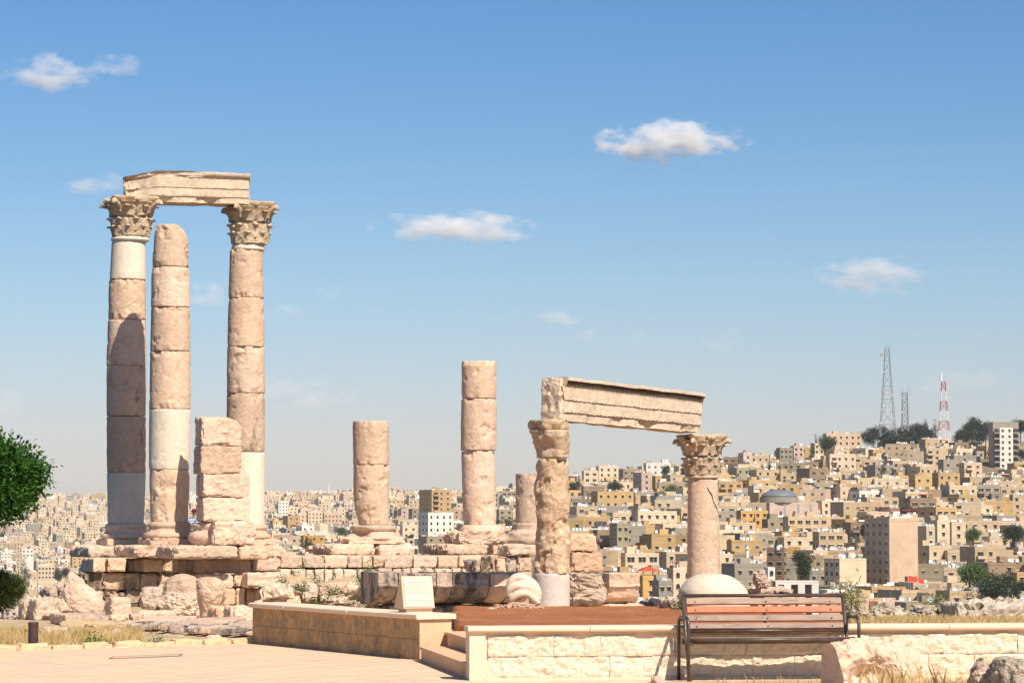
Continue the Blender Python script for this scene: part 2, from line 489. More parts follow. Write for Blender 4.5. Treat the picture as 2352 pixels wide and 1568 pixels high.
# ================================================================== SETTING
# city terrain: for a column of the picture, (distance, height)
def zy(y, d): return EYE - (y - 1200) * d / F
ANCH = []
for px, lst in (
    (-1500, [(1500,1445),(2000,1392),(2600,1330),(3400,1258),(4300,1195),(5000,1152),(5600,1165)]),
    (0,    [(1500,1445),(2000,1392),(2600,1330),(3400,1258),(4300,1190),(5000,1150),(5600,1165)]),
    (350,  [(1400,1445),(2000,1380),(2600,1310),(3400,1245),(4300,1185),(5000,1150),(5600,1165)]),
    (700,  [(1100,1345),(1500,1280),(2000,1240),(2700,1208),(3600,1172),(4700,1142),(5600,1160)]),
    (1000, [(950,1360),(1300,1300),(1600,1248),(2100,1208),(3000,1168),(4300,1135),(5600,1155)]),
    (1220, [(900,1380),(1150,1290),(1450,1220),(1750,1175),(2300,1150),(3300,1128),(5600,1155)]),
    (1340, [(850,1400),(950,1325),(1120,1245),(1320,1180),(1500,1145),(1700,1122),(2600,1190)]),
    (1700, [(780,1425),(900,1350),(1050,1265),(1250,1178),(1450,1115),(1650,1082),(2600,1190)]),
    (1850, [(760,1430),(900,1345),(1070,1255),(1280,1160),(1470,1098),(1680,1052),(2600,1190)]),
    (2000, [(740,1430),(880,1350),(1060,1255),(1280,1155),(1480,1080),(1700,1022),(2600,1190)]),
    (2180, [(720,1430),(860,1355),(1050,1255),(1260,1155),(1460,1075),(1680,1008),(2600,1190)]),
    (2352, [(700,1430),(850,1360),(1050,1255),(1260,1158),(1460,1080),(1680,1010),(2600,1190)]),
    (3900, [(700,1430),(850,1360),(1050,1255),(1260,1158),(1460,1080),(1680,1010),(2600,1190)])):
    L = [(100, -27), (170, -40), (260, -50), (420, -60)] + [(d, zy(y, d)) for d, y in lst]
    L = [q for q in L if True]
    L.append((6300, L[-1][1] - 30))
    ANCH.append((px, L))
def prof(L, d):
    if d <= L[0][0]: return L[0][1]
    for (a, za), (b, zb) in zip(L, L[1:]):
        if d <= b:
            return za + (zb - za) * (d - a) / (b - a)
    return L[-1][1]
def terr(X, Y):
    px = 1176 + F * X / Y
    if px <= ANCH[0][0]: return prof(ANCH[0][1], Y)
    for (a, La), (b, Lb) in zip(ANCH, ANCH[1:]):
        if px <= b:
            t = (px - a) / (b - a)
            t = t * t * (3 - 2 * t)
            return prof(La, Y) * (1 - t) + prof(Lb, Y) * t
    return prof(ANCH[-1][1], Y)

mb = MB()
pxs = list(range(-1500, 3901, 60))
ds = []
d = 100.0
while d < 6300:
    ds.append(d); d *= 1.035
ds.append(6300)
for dd in ds:
    for px in pxs:
        X = (px - 1176) / F * dd
        mb.v.append((X, dd, terr(X, dd) + (fr((X, dd, 0), .01, 1, 3) * min(6, dd * .0018) if dd > 250 else 0)))
n = len(pxs)
for i in range(len(ds) - 1):
    for j in range(n - 1):
        mb.f.append((i*n+j, i*n+j+1, (i+1)*n+j+1, (i+1)*n+j)); mb.m.append(0)
tag(mb.build('hillside', HILLM, smooth=True), kind='structure')

# citadel plateau behind the paving
WL_N = Vector((-1.12, 34.3, 0)); WL_F = Vector((-3.57, 39.1, 0))      # left wall, near and far foot
WR_L = Vector((-.45, 29.85, 0)); WR_R = Vector((9.5, 31.2, 0))         # right wall foot
def lin(tb, x):
    if x <= tb[0][0]: return tb[0][1]
    for (a, va), (b, vb) in zip(tb, tb[1:]):
        if x <= b: return va + (vb - va) * (x - a) / (b - a)
    return tb[-1][1]
def ground_z(X, Y):
    yk = 39.35 + (X + 3.4) * .83 if X > -6.35 else 36.9 + (X + 6.35) * .14
    if Y < yk + .1 and X < -3: return -.16
    if Y < 38 and X < -1.2: return -.16
    if Y < 38: z = -.03
    elif Y < 75: z = -.03 - (Y - 38) / 37 * .62
    else: z = -.65 - (Y - 75) / 60 * .6
    # higher ground on the right, behind the low wall
    t = max(0, min(1, (X + .2) / 2.2 if Y < 36 else (X + 2.6) / 1.5))
    hi = .46 - max(0, Y - 31) / 29 * .62
    if Y > 60: hi = -.16 - (Y - 60) / 60 * 1.2
    u = max(0, min(1, (X - 3.6 - max(0, Y - 45) * .02) / 1.0))
    hr = .42 - max(0, min(16, Y - 32)) / 16 * .46 - max(0, Y - 48) * .018
    hi = (hi - .09) * (1 - u) + hr * u
    z = z * (1 - t) + hi * t
    px = 1176 + F * X / Y
    ed = lin([(140, 62), (200, 112), (1290, 112), (1340, 72), (1600, 68), (1760, 50)], px)
    return z - max(0, Y - ed) * 1.2
mb = MB()
xs = [-26 + i * .4 for i in range(130)]; ys = [31.45 + i * .65 for i in range(7)] + [36 + i * .25 for i in range(28)] + [43 + i * .8 for i in range(122)]
for Y in ys:
    for X in xs:
        mb.v.append((X, Y, ground_z(X, Y) + fr((X, Y, 0), .8, 2, 4) * .06))
n = len(xs)
for i in range(len(ys) - 1):
    for j in range(n - 1):
        mb.f.append((i*n+j, i*n+j+1, (i+1)*n+j+1, (i+1)*n+j)); mb.m.append(0)
tag(mb.build('ground', DIRT, smooth=True), kind='structure')

# red soil terrace behind the low wall
def in_soil(X, Y):
    # right of the left wall line, behind the right wall
    e = (WL_F - WL_N)
    side = (X - WL_N.x - .15) * e.y - (Y - WL_N.y) * e.x
    wy = WR_L.y + (X - WR_L.x) * (WR_R.y - WR_L.y) / (WR_R.x - WR_L.x)
    return side, Y - wy
mb = MB()
rows = 60; cols = 60
for i in range(rows + 1):
    t = i / rows
    for j in range(cols + 1):
        s_ = j / cols
        x0 = -.42 if True else 0
        Ya = WR_L.y + .25 + (s_ * 4.8) * (WR_R.y - WR_L.y) / 9.95
        Y = Ya + (62 - Ya) * t
        # left edge follows the step edge and the left wall
        if Y < 34.6: xl = -.36 - (Y - 31.5) * .155 + .46
        else: xl = -.0202 * Y - .02 + .1 * fr((Y, 0, 0), .5, 3, 3)
        X = xl + (4.3 + max(0, Y - 45) * .1 - xl) * max(0, s_ - 1 / cols)
        z = .475 - max(0, Y - 31.5) / 28.5 * .60
        if Y < 33.5: z = min(z, .47)
        z += fr((X, Y, 0), 1.6, 5, 4) * .03 + math.exp(-((X - 3.6) ** 2 / 1.2 + (Y - 44) ** 2 / 30)) * .10
        if (j == 0 and Y < 36) or i == 0: z = .05
        elif j == 0: z -= .12
        mb.v.append((X, Y, z))
n = cols + 1
for i in range(rows):
    for j in range(cols):
        mb.f.append((i*n+j, i*n+j+1, (i+1)*n+j+1, (i+1)*n+j)); mb.m.append(0)
tag(mb.build('soil', REDSOIL, smooth=True), kind='structure')

# paving
mb = MB()
mb.add([(-30, -12, 0), (30, -12, 0), (30, 29, 0), (-30, 29, 0)], [(0, 1, 2, 3)])
mb.add([(-30, 29, 0), (6, 29, 0), (6, 31.2, 0), (-.3, 34.2, 0), (-1.3, 35.8, 0), (-3.4, 39.35, 0), (-6.35, 36.9, 0), (-8.5, 36.6, 0), (-30, 36.4, 0)], [(0, 1, 2, 3, 4, 5, 6, 7, 8)])
mb.add([(6, 29, 0), (30, 29, 0), (30, 31.2, 0), (6, 31.2, 0)], [(0, 1, 2, 3)])
tag(mb.build('paving', PAVE), kind='structure')

# ================================================================== RUINS
TH = R(22)      # the temple stands turned by this much
def drum(root, d, y0, y1, x0a, x1a, x0b, x1b, mat, seed, rough=.02, chip=.05, fn=None, label=None, ztop=None, n=112):
    """a column drum between picture rows y0 (top) and y1 (bottom); left/right edges at top and bottom"""
    y1 += 1.5
    A = P(x0a, y0, d); B = P(x1a, y0, d); Cc = P(x0b, y1, d); D = P(x1b, y1, d)
    h = A.z - Cc.z
    ct = Vector(((A.x + B.x) / 2, d)); cb = Vector(((Cc.x + D.x) / 2, d))
    rt = (B.x - A.x) / 2; rb = (D.x - Cc.x) / 2
    nz = max(12, int(h / .035))
    if mat is not OCHRE: rough *= .5
    mb = MB()
    k = 0
    zs = [0, .012, .03] + [.06 + (h - .12) * i / nz for i in range(nz + 1)] + [h - .03, h - .012, h]
    for z in zs:
        f = z / h
        r0 = rb + (rt - rb) * f
        c = cb + (ct - cb) * f
        e = min(z, h - z)
        for j in range(n):
            a = 2 * math.pi * j / n
            p = Vector((math.cos(a) * r0, math.sin(a) * r0, z))
            r = r0 + fr(p, 1.7, seed, 6) * rough + (abs(fr(p, 6, seed + 1, 5)) - .25) * rough * .5
            if e < .03: r -= (.03 - e) * .45
            if e < .16:
                q = fr((math.cos(a) * 1.6, math.sin(a) * 1.6, 1 if z > h / 2 else -1), 1.3, seed + 5, 4)
                r -= chip * max(0, q) * 2.2 * (1 - e / .16)
            # random scars
            q = fr(p, 2.6, seed + 9, 4)
            if q > .30: r -= min(.06, (q - .30) * rough * 9)
            if fn: r *= fn(a, f)
            zz = Cc.z + z
            X = c.x + math.cos(a) * r; Y = c.y + math.sin(a) * r
            if ztop: zz = min(zz, ztop(X, Y, Cc.z, h))
            mb.v.append((X, Y, zz))
    m = len(zs)
    for i in range(m - 1):
        for j in range(n):
            a = i * n + j; b = i * n + (j + 1) % n
            mb.f.append((a, b, b + n, a + n)); mb.m.append(0)
    for i in (0, m - 1):
        ci = len(mb.v)
        mz = sum(mb.v[i*n+j][2] for j in range(n)) / n
        mb.v.append(((cb if i == 0 else ct).x, d, mz + (0.004 if i == 0 else -.004)))
        for j in range(n):
            a = i * n + j; b = i * n + (j + 1) % n
            mb.f.append((b, a, ci) if i == 0 else (a, b, ci)); mb.m.append(0)
    o = mb.build('drum', mat, root, smooth=True)
    if label: o['label'] = label
    return o

def ring(root, name, d, cx, prof_, mat, seed, rough=.02, fn=None, n=64, label=None):
    """lathe of picture rows (y, half width), given top to bottom"""
    X = P(cx, 1200, d).x
    s = d / F
    pr = [(P(cx, y, d).z, hw * s) for y, hw in prof_][::-1]
    fine = []
    for (za, ra), (zb, rb) in zip(pr, pr[1:]):
        k = max(1, int(math.hypot(zb - za, rb - ra) / .04))
        for i in range(k): fine.append((za + (zb - za) * i / k, ra + (rb - ra) * i / k))
    fine.append(pr[-1])
    mb = MB()
    def g(a, z, r):
        rr = r + fr((math.cos(a) * r, math.sin(a) * r, z), 2.2, seed, 4) * rough + fr((math.cos(a) * r, math.sin(a) * r, z), 9, seed, 2) * rough * .4
        return rr * (fn(a, z) if fn else 1)
    mb.lathe(fine, n, (X, d), g)
    o = mb.build(name, mat, root, smooth=True)
    if label: o['label'] = label
    return o

def capital(root, d, cx, ytop, ysplit, ybot, rn, ra, seed, mat, erode=.03, leaves=True, cutx=None, lower_only=False):
    """two-stone corinthian capital: lower ring of acanthus leaves, upper ring with corner volutes and abacus"""
    s = d / F
    X = P(cx, 1200, d).x
    z0 = P(cx, ybot, d).z; z1 = P(cx, ysplit, d).z; z2 = P(cx, ytop, d).z
    rn *= s; ra *= s
    def leafm(mb, ang, zb, h, r, wd, out, tilt=.0):
        nu, nv = 8, 9
        M = Matrix.Rotation(ang, 3, 'Z')
        base = len(mb.v)
        for side in (0, 1):
            for i in range(nv + 1):
                v = i / nv
                wv = wd * (.75 + .35 * math.sin(v * math.pi)) * (1 - .55 * max(0, v - .72) / .28) * (1 + .13 * math.cos(v * 26))
                ro = r + .03 + out * (v ** 2.4)
                zz = zb + h * (v if v < .82 else .82 + (v - .82) * .2 - (v - .82) * .9 * (v - .82) / .18)
                for j in range(nu + 1):
                    u = j / nu * 2 - 1
                    fold = -.28 * wd * abs(u) ** 1.5 + .06 * wd * math.cos(u * 9) + .05 * wd * math.cos(u * 3.14)
                    x = ro + fold - (0.07 if side else 0)
                    y = u * wv
                    q = M @ Vector((x, y, zz - .04 * h * abs(u)))
                    q += Vector((fr(q, 7, seed, 3), fr(q, 7, seed + 4, 3), fr(q, 7, seed + 8, 2))) * erode * .5
                    mb.v.append((X + q.x, d + q.y, q.z))
        w_ = nu + 1
        o2 = (nv + 1) * w_
        for i in range(nv):
            for j in range(nu):
                a = base + i * w_ + j
                mb.f.append((a, a + 1, a + w_ + 1, a + w_)); mb.m.append(0)
                b = a + o2
                mb.f.append((b, b + w_, b + w_ + 1, b + 1)); mb.m.append(0)
        for i in range(nv):
            for j in (0, nu):
                a = base + i * w_ + j
                q = (a, a + w_, a + w_ + o2, a + o2)
                mb.f.append(q if j == 0 else q[::-1]); mb.m.append(0)
        for j in range(nu):
            a = base + nv * w_ + j
            mb.f.append((a, a + 1, a + 1 + o2, a + o2)); mb.m.append(0)
    def bell(mb, za, zb, ra_, rb_, pw=2.0):
        pr = []
        k = 14
        for i in range(k + 1):
            t = i / k
            pr.append((za + (zb - za) * t, ra_ + (rb_ - ra_) * t ** pw))
        mb.lathe(pr, 56, (X, d), lambda a, z, r: r + fr((math.cos(a) * r, math.sin(a) * r, z), 4, seed, 4) * erode)
    if not cutx:
        mb = MB()
        bell(mb, z0, z1 - .015, rn * 1.0, rn * 1.07)
        h = z1 - z0
        if leaves:
            for i in range(8):
                leafm(mb, TH + math.pi / 4 * i + math.pi / 8, z0 + .02, h * .62, rn * 1.02, rn * .42, rn * .26)
            for i in range(8):
                leafm(mb, TH + math.pi / 4 * i, z0 + h * .28, h * .76, rn * 1.06, rn * .42, rn * .30)
        mb.build('capital_lower_stone', mat, root, smooth=True)
    mb = MB()
    zb = z1 if not cutx else z0
    hh = z2 - zb
    za = zb + hh * .72
    bell(mb, zb, za, rn * (1.06 if leaves else .98), ra * (1.0 if leaves else 1.08), 1.7 if leaves else 1.25)
    if leaves:
        for i in range(8):
            leafm(mb, TH + math.pi / 4 * i + math.pi / 8, zb + .0, hh * .66, rn * 1.16, rn * .42, rn * .42)
        for i in range(4):
            a = TH + math.pi / 4 + math.pi / 2 * i
            pts = []; rs = []
            for k in range(14):
                t = k / 13
                rr = rn * 1.1 + (ra * 1.22 - rn * 1.1) * t ** 1.6
                zz = zb + hh * (.15 + .58 * t ** .7)
                pts.append((X + math.cos(a) * rr, d + math.sin(a) * rr, zz)); rs.append(.085 * (1 - .2 * t) * rn / .45)
            cx_, cz_ = ra * 1.20, zb + hh * .58
            for k in range(4):
                an = math.pi / 2 - k * .6
                q = .085 * (1 - k / 11) * rn / .45
                rr = cx_ + math.cos(an) * q; zz = cz_ + math.sin(an) * q
                pts.append((X + math.cos(a) * rr, d + math.sin(a) * rr, zz)); rs.append(.06 * rn / .45)
            mb.tube(pts, rs, 7)
        for i in range(4):
            a = TH + math.pi / 2 * i
            rr = ra * .93
            for q in range(5):
                an = q / 5 * 2 * math.pi
                mb.lathe([(za + hh * .1 - .07, .01), (za + hh * .1 - .03, .055), (za + hh * .1 + .03, .055), (za + hh * .1 + .07, .01)], 7,
                         (X + math.cos(a) * rr + math.cos(an) * .05, d + math.sin(a) * rr + math.sin(an) * .05))
    # abacus: concave-sided slab
    nn = 72
    lay = []
    for zi, sc_ in ((za - .01, .88), (za + hh * .06, .93), (za + hh * .12, .97), (za + hh * .20, 1.0), (z2 - .02, 1.0), (z2, .98)):
        ringv = []
        for j in range(nn):
            a = 2 * math.pi * j / nn
            q = (a % (math.pi / 2)) - math.pi / 4
            sq = 1 / math.cos(q) if True else 1
            # square radius with concave sides and blunt corners
            sd = ((a + math.pi / 4) % (math.pi / 2)) - math.pi / 4
            r = (1 / math.cos(sd)) * ra * .90
            r = min(r, ra * 1.2)
            conc = math.cos(sd * 2) ** 2
            r -= ra * .09 * conc
            aa = a + TH
            e = fr((math.cos(aa) * r, math.sin(aa) * r, zi), 3.0, seed + 2, 4)
            r = r * sc_ + e * erode * 1.8 - max(0, e - .2) * erode * 5
            ringv.append((X + math.cos(aa) * r, d + math.sin(aa) * r, zi + fr((X + a, 0, 0), 2, seed, 2) * .01))
        lay.append(ringv)
    vs = [v for L_ in lay for v in L_]
    fs = []
    for i in range(len(lay) - 1):
        for j in range(nn):
            a = i * nn + j; b = i * nn + (j + 1) % nn
            fs.append((a, b, b + nn, a + nn))
    vs.append((X, d, lay[0][0][2])); vs.append((X, d, z2))
    for j in range(nn):
        fs.append(((j + 1) % nn, j, len(vs) - 2)); k = (len(lay) - 1) * nn
        fs.append((k + j, k + (j + 1) % nn, len(vs) - 1))
    mb.add(vs, fs)
    if cutx:
        zz0 = zb
        for i, v in enumerate(mb.v):
            lim = cutx + fr(v, 2.5, seed, 4) * .07
            if v[0] > lim: mb.v[i] = (lim + (v[0] - lim) * .06, v[1], v[2])
    return mb.build('capital' if cutx else 'capital_upper_stone', mat, root, smooth=True)

def base_root(cx, d, ybase, label, name='column', cat='column'):
    return empty(name, P(cx, ybase, d), label, cat, 'ruined temple columns')

def scoop(cen, wa, f0, wf, depth):
    def g(a, f):
        da = (a - cen + math.pi) % (2 * math.pi) - math.pi
        return 1 - depth * math.exp(-(da / wa) ** 2 - ((f - f0) / wf) ** 2)
    return g
def prodf(*fs):
    def g(a, f):
        r = 1
        for q in fs: r *= q(a, f)
        return r
    return g
CAMA = -math.pi / 2

# ---- tall column 1 (far left), d 82
D1 = 82
c = base_root(290, D1, 1253, 'leftmost tall column, with a worn two-stone capital and a pale smooth drum under it')
drum(c, D1, 1085, 1202, 246, 335, 248, 330, PALEGREY, 1, .004, .01, label='smooth greyish replacement drum at the column foot')
drum(c, D1, 957, 1083, 245, 335, 246, 335, PINKDARK, 2, .02, .05)
drum(c, D1, 841, 954, 245, 336, 245, 335, PINKDARK, 3, .02, .05)
drum(c, D1, 736, 839, 248, 335, 245, 336, PINK2, 4, .02, .07)
drum(c, D1, 645, 733, 251, 335, 249, 335, PINK, 5, .028, .09)
drum(c, D1, 556, 642, 257, 334, 252, 335, PALE, 6, .003, .012, label='new pale smooth drum')
ring(c, 'astragal', D1, 293, [(546, 41), (549, 44), (553, 43.5), (556, 40)], PALE, 7, .004)
capital(c, D1, 295, 455, 498, 545, 40, 61, 11, CARVE, .055)
def base_parts(c, d, cx, y0, hw, seed, mat, plinth=True, y1=1252):
    h = y1 - y0
    ring(c, 'base_moulding', d, cx, [(y0 - 2, hw * .99), (y0 + h * .05, hw * 1.06), (y0 + h * .16, hw * 1.10), (y0 + h * .20, hw * 1.03),
        (y0 + h * .30, hw * 1.05), (y0 + h * .42, hw * 1.13), (y0 + h * .46, hw * 1.25), (y0 + h * .56, hw * 1.31), (y0 + h * .66, hw * 1.28), (y0 + h * .68, hw * 1.1)], mat, seed, .02)
    if plinth:
        z1 = P(cx, y0 + h * .67, d).z; z0 = P(cx, y1, d).z
        mb = MB()
        W = hw * 1.28 * d / F
        rblock(mb, (P(cx, 1200, d).x, d, (z0 + z1) / 2), (W, W, (z1 - z0) / 2), TH, bevel=.05, rough=.05, seed=seed, cell=.12)
        mb.build('plinth', mat, c, smooth=True)
base_parts(c, D1, 290, 1204, 45, 21, PINK)
def footing(c, specs, d, y0, y1, seed, mats=(PINK, PINK2), depth=1.9, bevel=.15, name='footing_stone'):
    for i, (a, b) in enumerate(specs):
        mb = MB()
        pblock(mb, a, b, y0 + (i * 37 % 3), y1 + (i * 17 % 3), d + .4 * (P(a, 1200, d).x - P(specs[0][0], 1200, d).x), depth, TH, bevel=bevel, rough=.05, seed=seed + i, cell=.10)
        mb.build(name, mats[(seed + i) % len(mats)], c, smooth=True)
footing(c, [(206, 318)], D1 - 1.3, 1253, 1279, 31, depth=2.4)

# ---- tall column 2 (no capital), d 79.3
D2 = 79.3
c = base_root(391, D2, 1253, 'tall column without a capital, its broken top rounded off on the right')
drum(c, D2, 1079, 1200, 343, 436, 346, 432, PINK, 41, .03, .05, label='rough weathered lowest drum')
drum(c, D2, 941, 1077, 343, 438, 342, 435, PALE, 42, .006, .015, label='new cream smooth drum')
drum(c, D2, 809, 939, 345, 438, 343, 438, PINK, 43, .02, .06)
drum(c, D2, 708, 806, 347, 437, 345, 437, PINK, 44, .02, .05)
drum(c, D2, 616, 705, 349, 434, 347, 437, PINK2, 45, .02, .05)
xc = P(402, 600, D2).x
def zt(X, Y, zb, h):
    e = max(0, X - xc)
    return zb + h - 4.2 * e ** 2.2 - .06 * max(0, -(X - P(362, 600, D2).x)) * 8 + fr((X, Y, 0), 3, 8, 3) * .03
drum(c, D2, 518, 613, 356, 431, 350, 434, PINK, 46, .035, .04, ztop=zt, fn=prodf(scoop(CAMA - .3, .25, .7, .3, .06), scoop(math.pi, .5, .95, .1, .10)), label='top drum with a broken rounded shoulder')
base_parts(c, D2, 389, 1200, 46, 51, PINK)
footing(c, [(312, 400)], D2 - 1.4, 1253, 1280, 61, depth=2.4)

# ---- tall column 3, d 83.5
D3 = 83.5
c = base_root(566, D3, 1253, 'tall right-hand column of the high group, with a well kept leafy capital')
drum(c, D3, 1039, 1205, 522, 608, 522, 608, PALE, 71, .003, .008, label='new cream smooth drum')
drum(c, D3, 904, 1036, 521, 608, 521, 608, PINKDARK, 72, .02, .05)
drum(c, D3, 798, 902, 522, 608, 521, 609, PINK2, 73, .02, .06)
drum(c, D3, 686, 796, 525, 606, 522, 608, PINK, 74, .018, .05)
drum(c, D3, 575, 684, 528, 604, 525, 606, PINK, 75, .018, .05)
ring(c, 'astragal', D3, 566, [(562, 35), (565, 37), (569, 38), (573, 38.5), (576, 37)], PALE, 76, .006)
capital(c, D3, 570, 466, 511, 562, 39, 54, 77, CARVE, .028)
base_parts(c, D3, 566, 1206, 44, 78, PINK)
footing(c, [(548, 652)], D3 - 1.6, 1253, 1281, 79, depth=2.4)

# ---- square pier
DP = 77.6
c = empty('pier', P(510, 1283, DP), 'square pier of five stacked pink blocks in front of a tall column', 'pier')
for (x0, x1, y0, y1, sd, dz) in ((466, 552, 957, 1022, 1, .0), (464, 553, 1024, 1087, 2, 0), (470, 571, 1089, 1140, 3, .0), (470, 573, 1142, 1197, 4, 0)):
    mb = MB()
    tp = None
    if sd == 1:
        def tp(p):
            q = Vector(p)
            e = max(0, q.x - .12)
            q.z -= max(0, q.z) * min(.8, e * e * 3.2)
            return q
    rb_ = pblock(mb, x0, x1, y0 - .3, y1 + .6, DP, .75, TH, bevel=.06, rough=.045, seed=80 + sd, taper=tp)
    mb.build('stone_block', PINK2 if sd != 2 else PINK, c, smooth=True)
mb = MB(); pblock(mb, 492, 585, 1199, 1251, DP - .3, 1.4, TH, bevel=.1, rough=.08, seed=86); mb.build('stone_block', PINK2, c, smooth=True)
ring(c, 'base_moulding', DP + .5, 490, [(1199, 46), (1206, 52), (1213, 50), (1216, 47), (1222, 54), (1232, 58), (1241, 56), (1250, 50)], PINK, 88, .03)
footing(c, [(402, 545), (552, 628)], DP - .9, 1253, 1282, 89, depth=1.7)

# ---- column 4
D4 = 85
c = base_root(852, D4, 1249, 'short broken column of two drums on a base moulding with a big bite')
def c4(a, f):
    # left part of the lowest drum is broken away towards the foot
    da = abs((a - (-2.75) + math.pi) % (2 * math.pi) - math.pi)
    r = 1
    if f < .38 : r -= .34 * ((.38 - f) / .38) ** 1.2 * max(0, math.cos(min(da, 1.57)))
    return r
drum(c, D4, 1068, 1204, 812, 894, 812, 893, PINK, 91, .035, .05, fn=prodf(c4, scoop(-2.6, .35, .42, .05, .07), scoop(-1.2, .3, .12, .05, .05)), label='lowest drum, broken away at the lower left')
drum(c, D4, 967, 1066, 810, 893, 811, 894, PINK, 92, .02, .06)
base4 = [(1206, 50), (1209, 52), (1216, 52), (1218, 47), (1222, 49), (1231, 62), (1236, 66), (1238, 64), (1242, 60)]
def bite(a, z):
    da = (a - (CAMA - .55) + math.pi) % (2 * math.pi) - math.pi
    zz = (P(852, 1236, D4).z - z) / .25
    return 1 - .34 * math.exp(-(da / .42) ** 4 - (zz / .95) ** 4)
ring(c, 'base_moulding', D4, 857, base4, PINK2, 93, .03, fn=bite)
mb = MB(); pblock(mb, 840, 928, 1233, 1249, D4 - .7, 1.3, TH, bevel=.04, rough=.03, seed=94); mb.build('plinth', PINK2, c, smooth=True)
mb = MB(); pblock(mb, 800, 850, 1235, 1250, D4 - 1.0, 1.0, TH, bevel=.05, rough=.08, seed=95); mb.build('plinth', PINK, c, smooth=True)
footing(c, [(762, 863), (872, 940)], D4 - 1.5, 1249, 1275, 96, depth=1.8)

# ---- column 5
D5 = 86.6
c = base_root(1100, D5, 1249, 'middle-height column of three drums, with a notch in its right edge')
nt_ = scoop(0.0, .35, .985, .035, .16)
drum(c, D5, 1036, 1204, 1060, 1138, 1064, 1140, PINK2, 101, .02, .04, fn=prodf(scoop(-2.7, .4, .06, .09, .26), scoop(-.15, .5, .97, .05, .10)), label='lowest drum, chipped at its foot and right shoulder')
drum(c, D5, 917, 1033, 1059, 1141, 1058, 1140, PINK, 102, .02, .05, fn=nt_)
drum(c, D5, 830, 914, 1060, 1140, 1060, 1140, PINK, 103, .025, .06)
ring(c, 'base_moulding', D5, 1106, [(1205, 45), (1212, 50), (1218, 52), (1222, 50), (1228, 54), (1236, 58), (1247, 58)], PINK2, 104, .07)
mb = MB(); pblock(mb, 1056, 1170, 1220, 1249, D5 - .9, 1.6, TH, bevel=.15, rough=.12, seed=105); mb.build('plinth', PINK2, c, smooth=True)
footing(c, [(1020, 1122)], D5 - 1.4, 1249, 1274, 106, depth=1.9)

# ---- column 6 (behind)
D6 = 95
c = base_root(1222, D6, 1249, 'short column stump half hidden behind the rough low column')
drum(c, D6, 1087, 1199, 1184, 1259, 1184, 1260, PINK2, 111, .02, .04)
ring(c, 'base_moulding', D6, 1222, [(1200, 44), (1207, 46), (1212, 44), (1217, 46), (1224, 56), (1240, 60), (1249, 56)], PINK2, 112, .07)
footing(c, [(1128, 1158), (1162, 1206), (1208, 1250)], D6 - 7.5, 1249, 1275, 113, depth=2.2)

# ---- low pair
D7 = 60
c = base_root(1267, D7, 1400, 'rough orange-stained low column with a half broken capital, on a smooth pale drum')
drum(c, D7, 1316, 1402, 1226, 1309, 1225, 1309, PALEGREY, 121, .002, .006, label='smooth pale drum at the foot')
drum(c, D7, 1054, 1315, 1230, 1306, 1228, 1308, OCHRE, 122, .06, .06, fn=prodf(scoop(-2.3, .3, .58, .05, .10), scoop(-2.0, .4, .12, .06, .08)), label='rough pitted ochre shaft')
capital(c, D7, 1272, 964, 1010, 1052, 38, 53, 123, CARVE, .085, leaves=False, cutx=P(1303, 1000, D7).x)
D8 = 64
c = base_root(1616, D8, 1405, 'smooth low column with a cracked shaft and an ornate leafy capital')
drum(c, D8, 1099, 1412, 1580, 1649, 1576, 1658, PINK, 131, .012, .03, fn=prodf(scoop(-2.8, .35, .35, .35, .05)), label='cracked pink shaft')
mb = MB(); cx8 = P(1614, 1200, D8).x; R8 = .358
ck = []
for (px_, py_) in ((1622, 1118), (1628, 1130), (1633, 1136), (1636, 1150), (1642, 1162), (1647, 1176), (1652, 1184), (1655, 1198)):
    q = P(px_, py_, D8); dx = max(-R8 * .985, min(R8 * .985, q.x - cx8)); ck.append((cx8 + dx, D8 - math.sqrt(max(0, R8 * R8 - dx * dx)) - .004, q.z))
mb.tube(ck, [.006, .010, .016, .012, .018, .014, .018, .010], 6)
mb.build('crack', plain('dark_crack', (.16, .10, .07), .95), c)
ring(c, 'astragal', D8, 1614, [(1091, 35), (1093, 37.5), (1097, 38), (1099, 36)], PINK, 132, .008)
capital(c, D8, 1613, 998, 1045, 1091, 35, 52, 133, CARVE, .026)

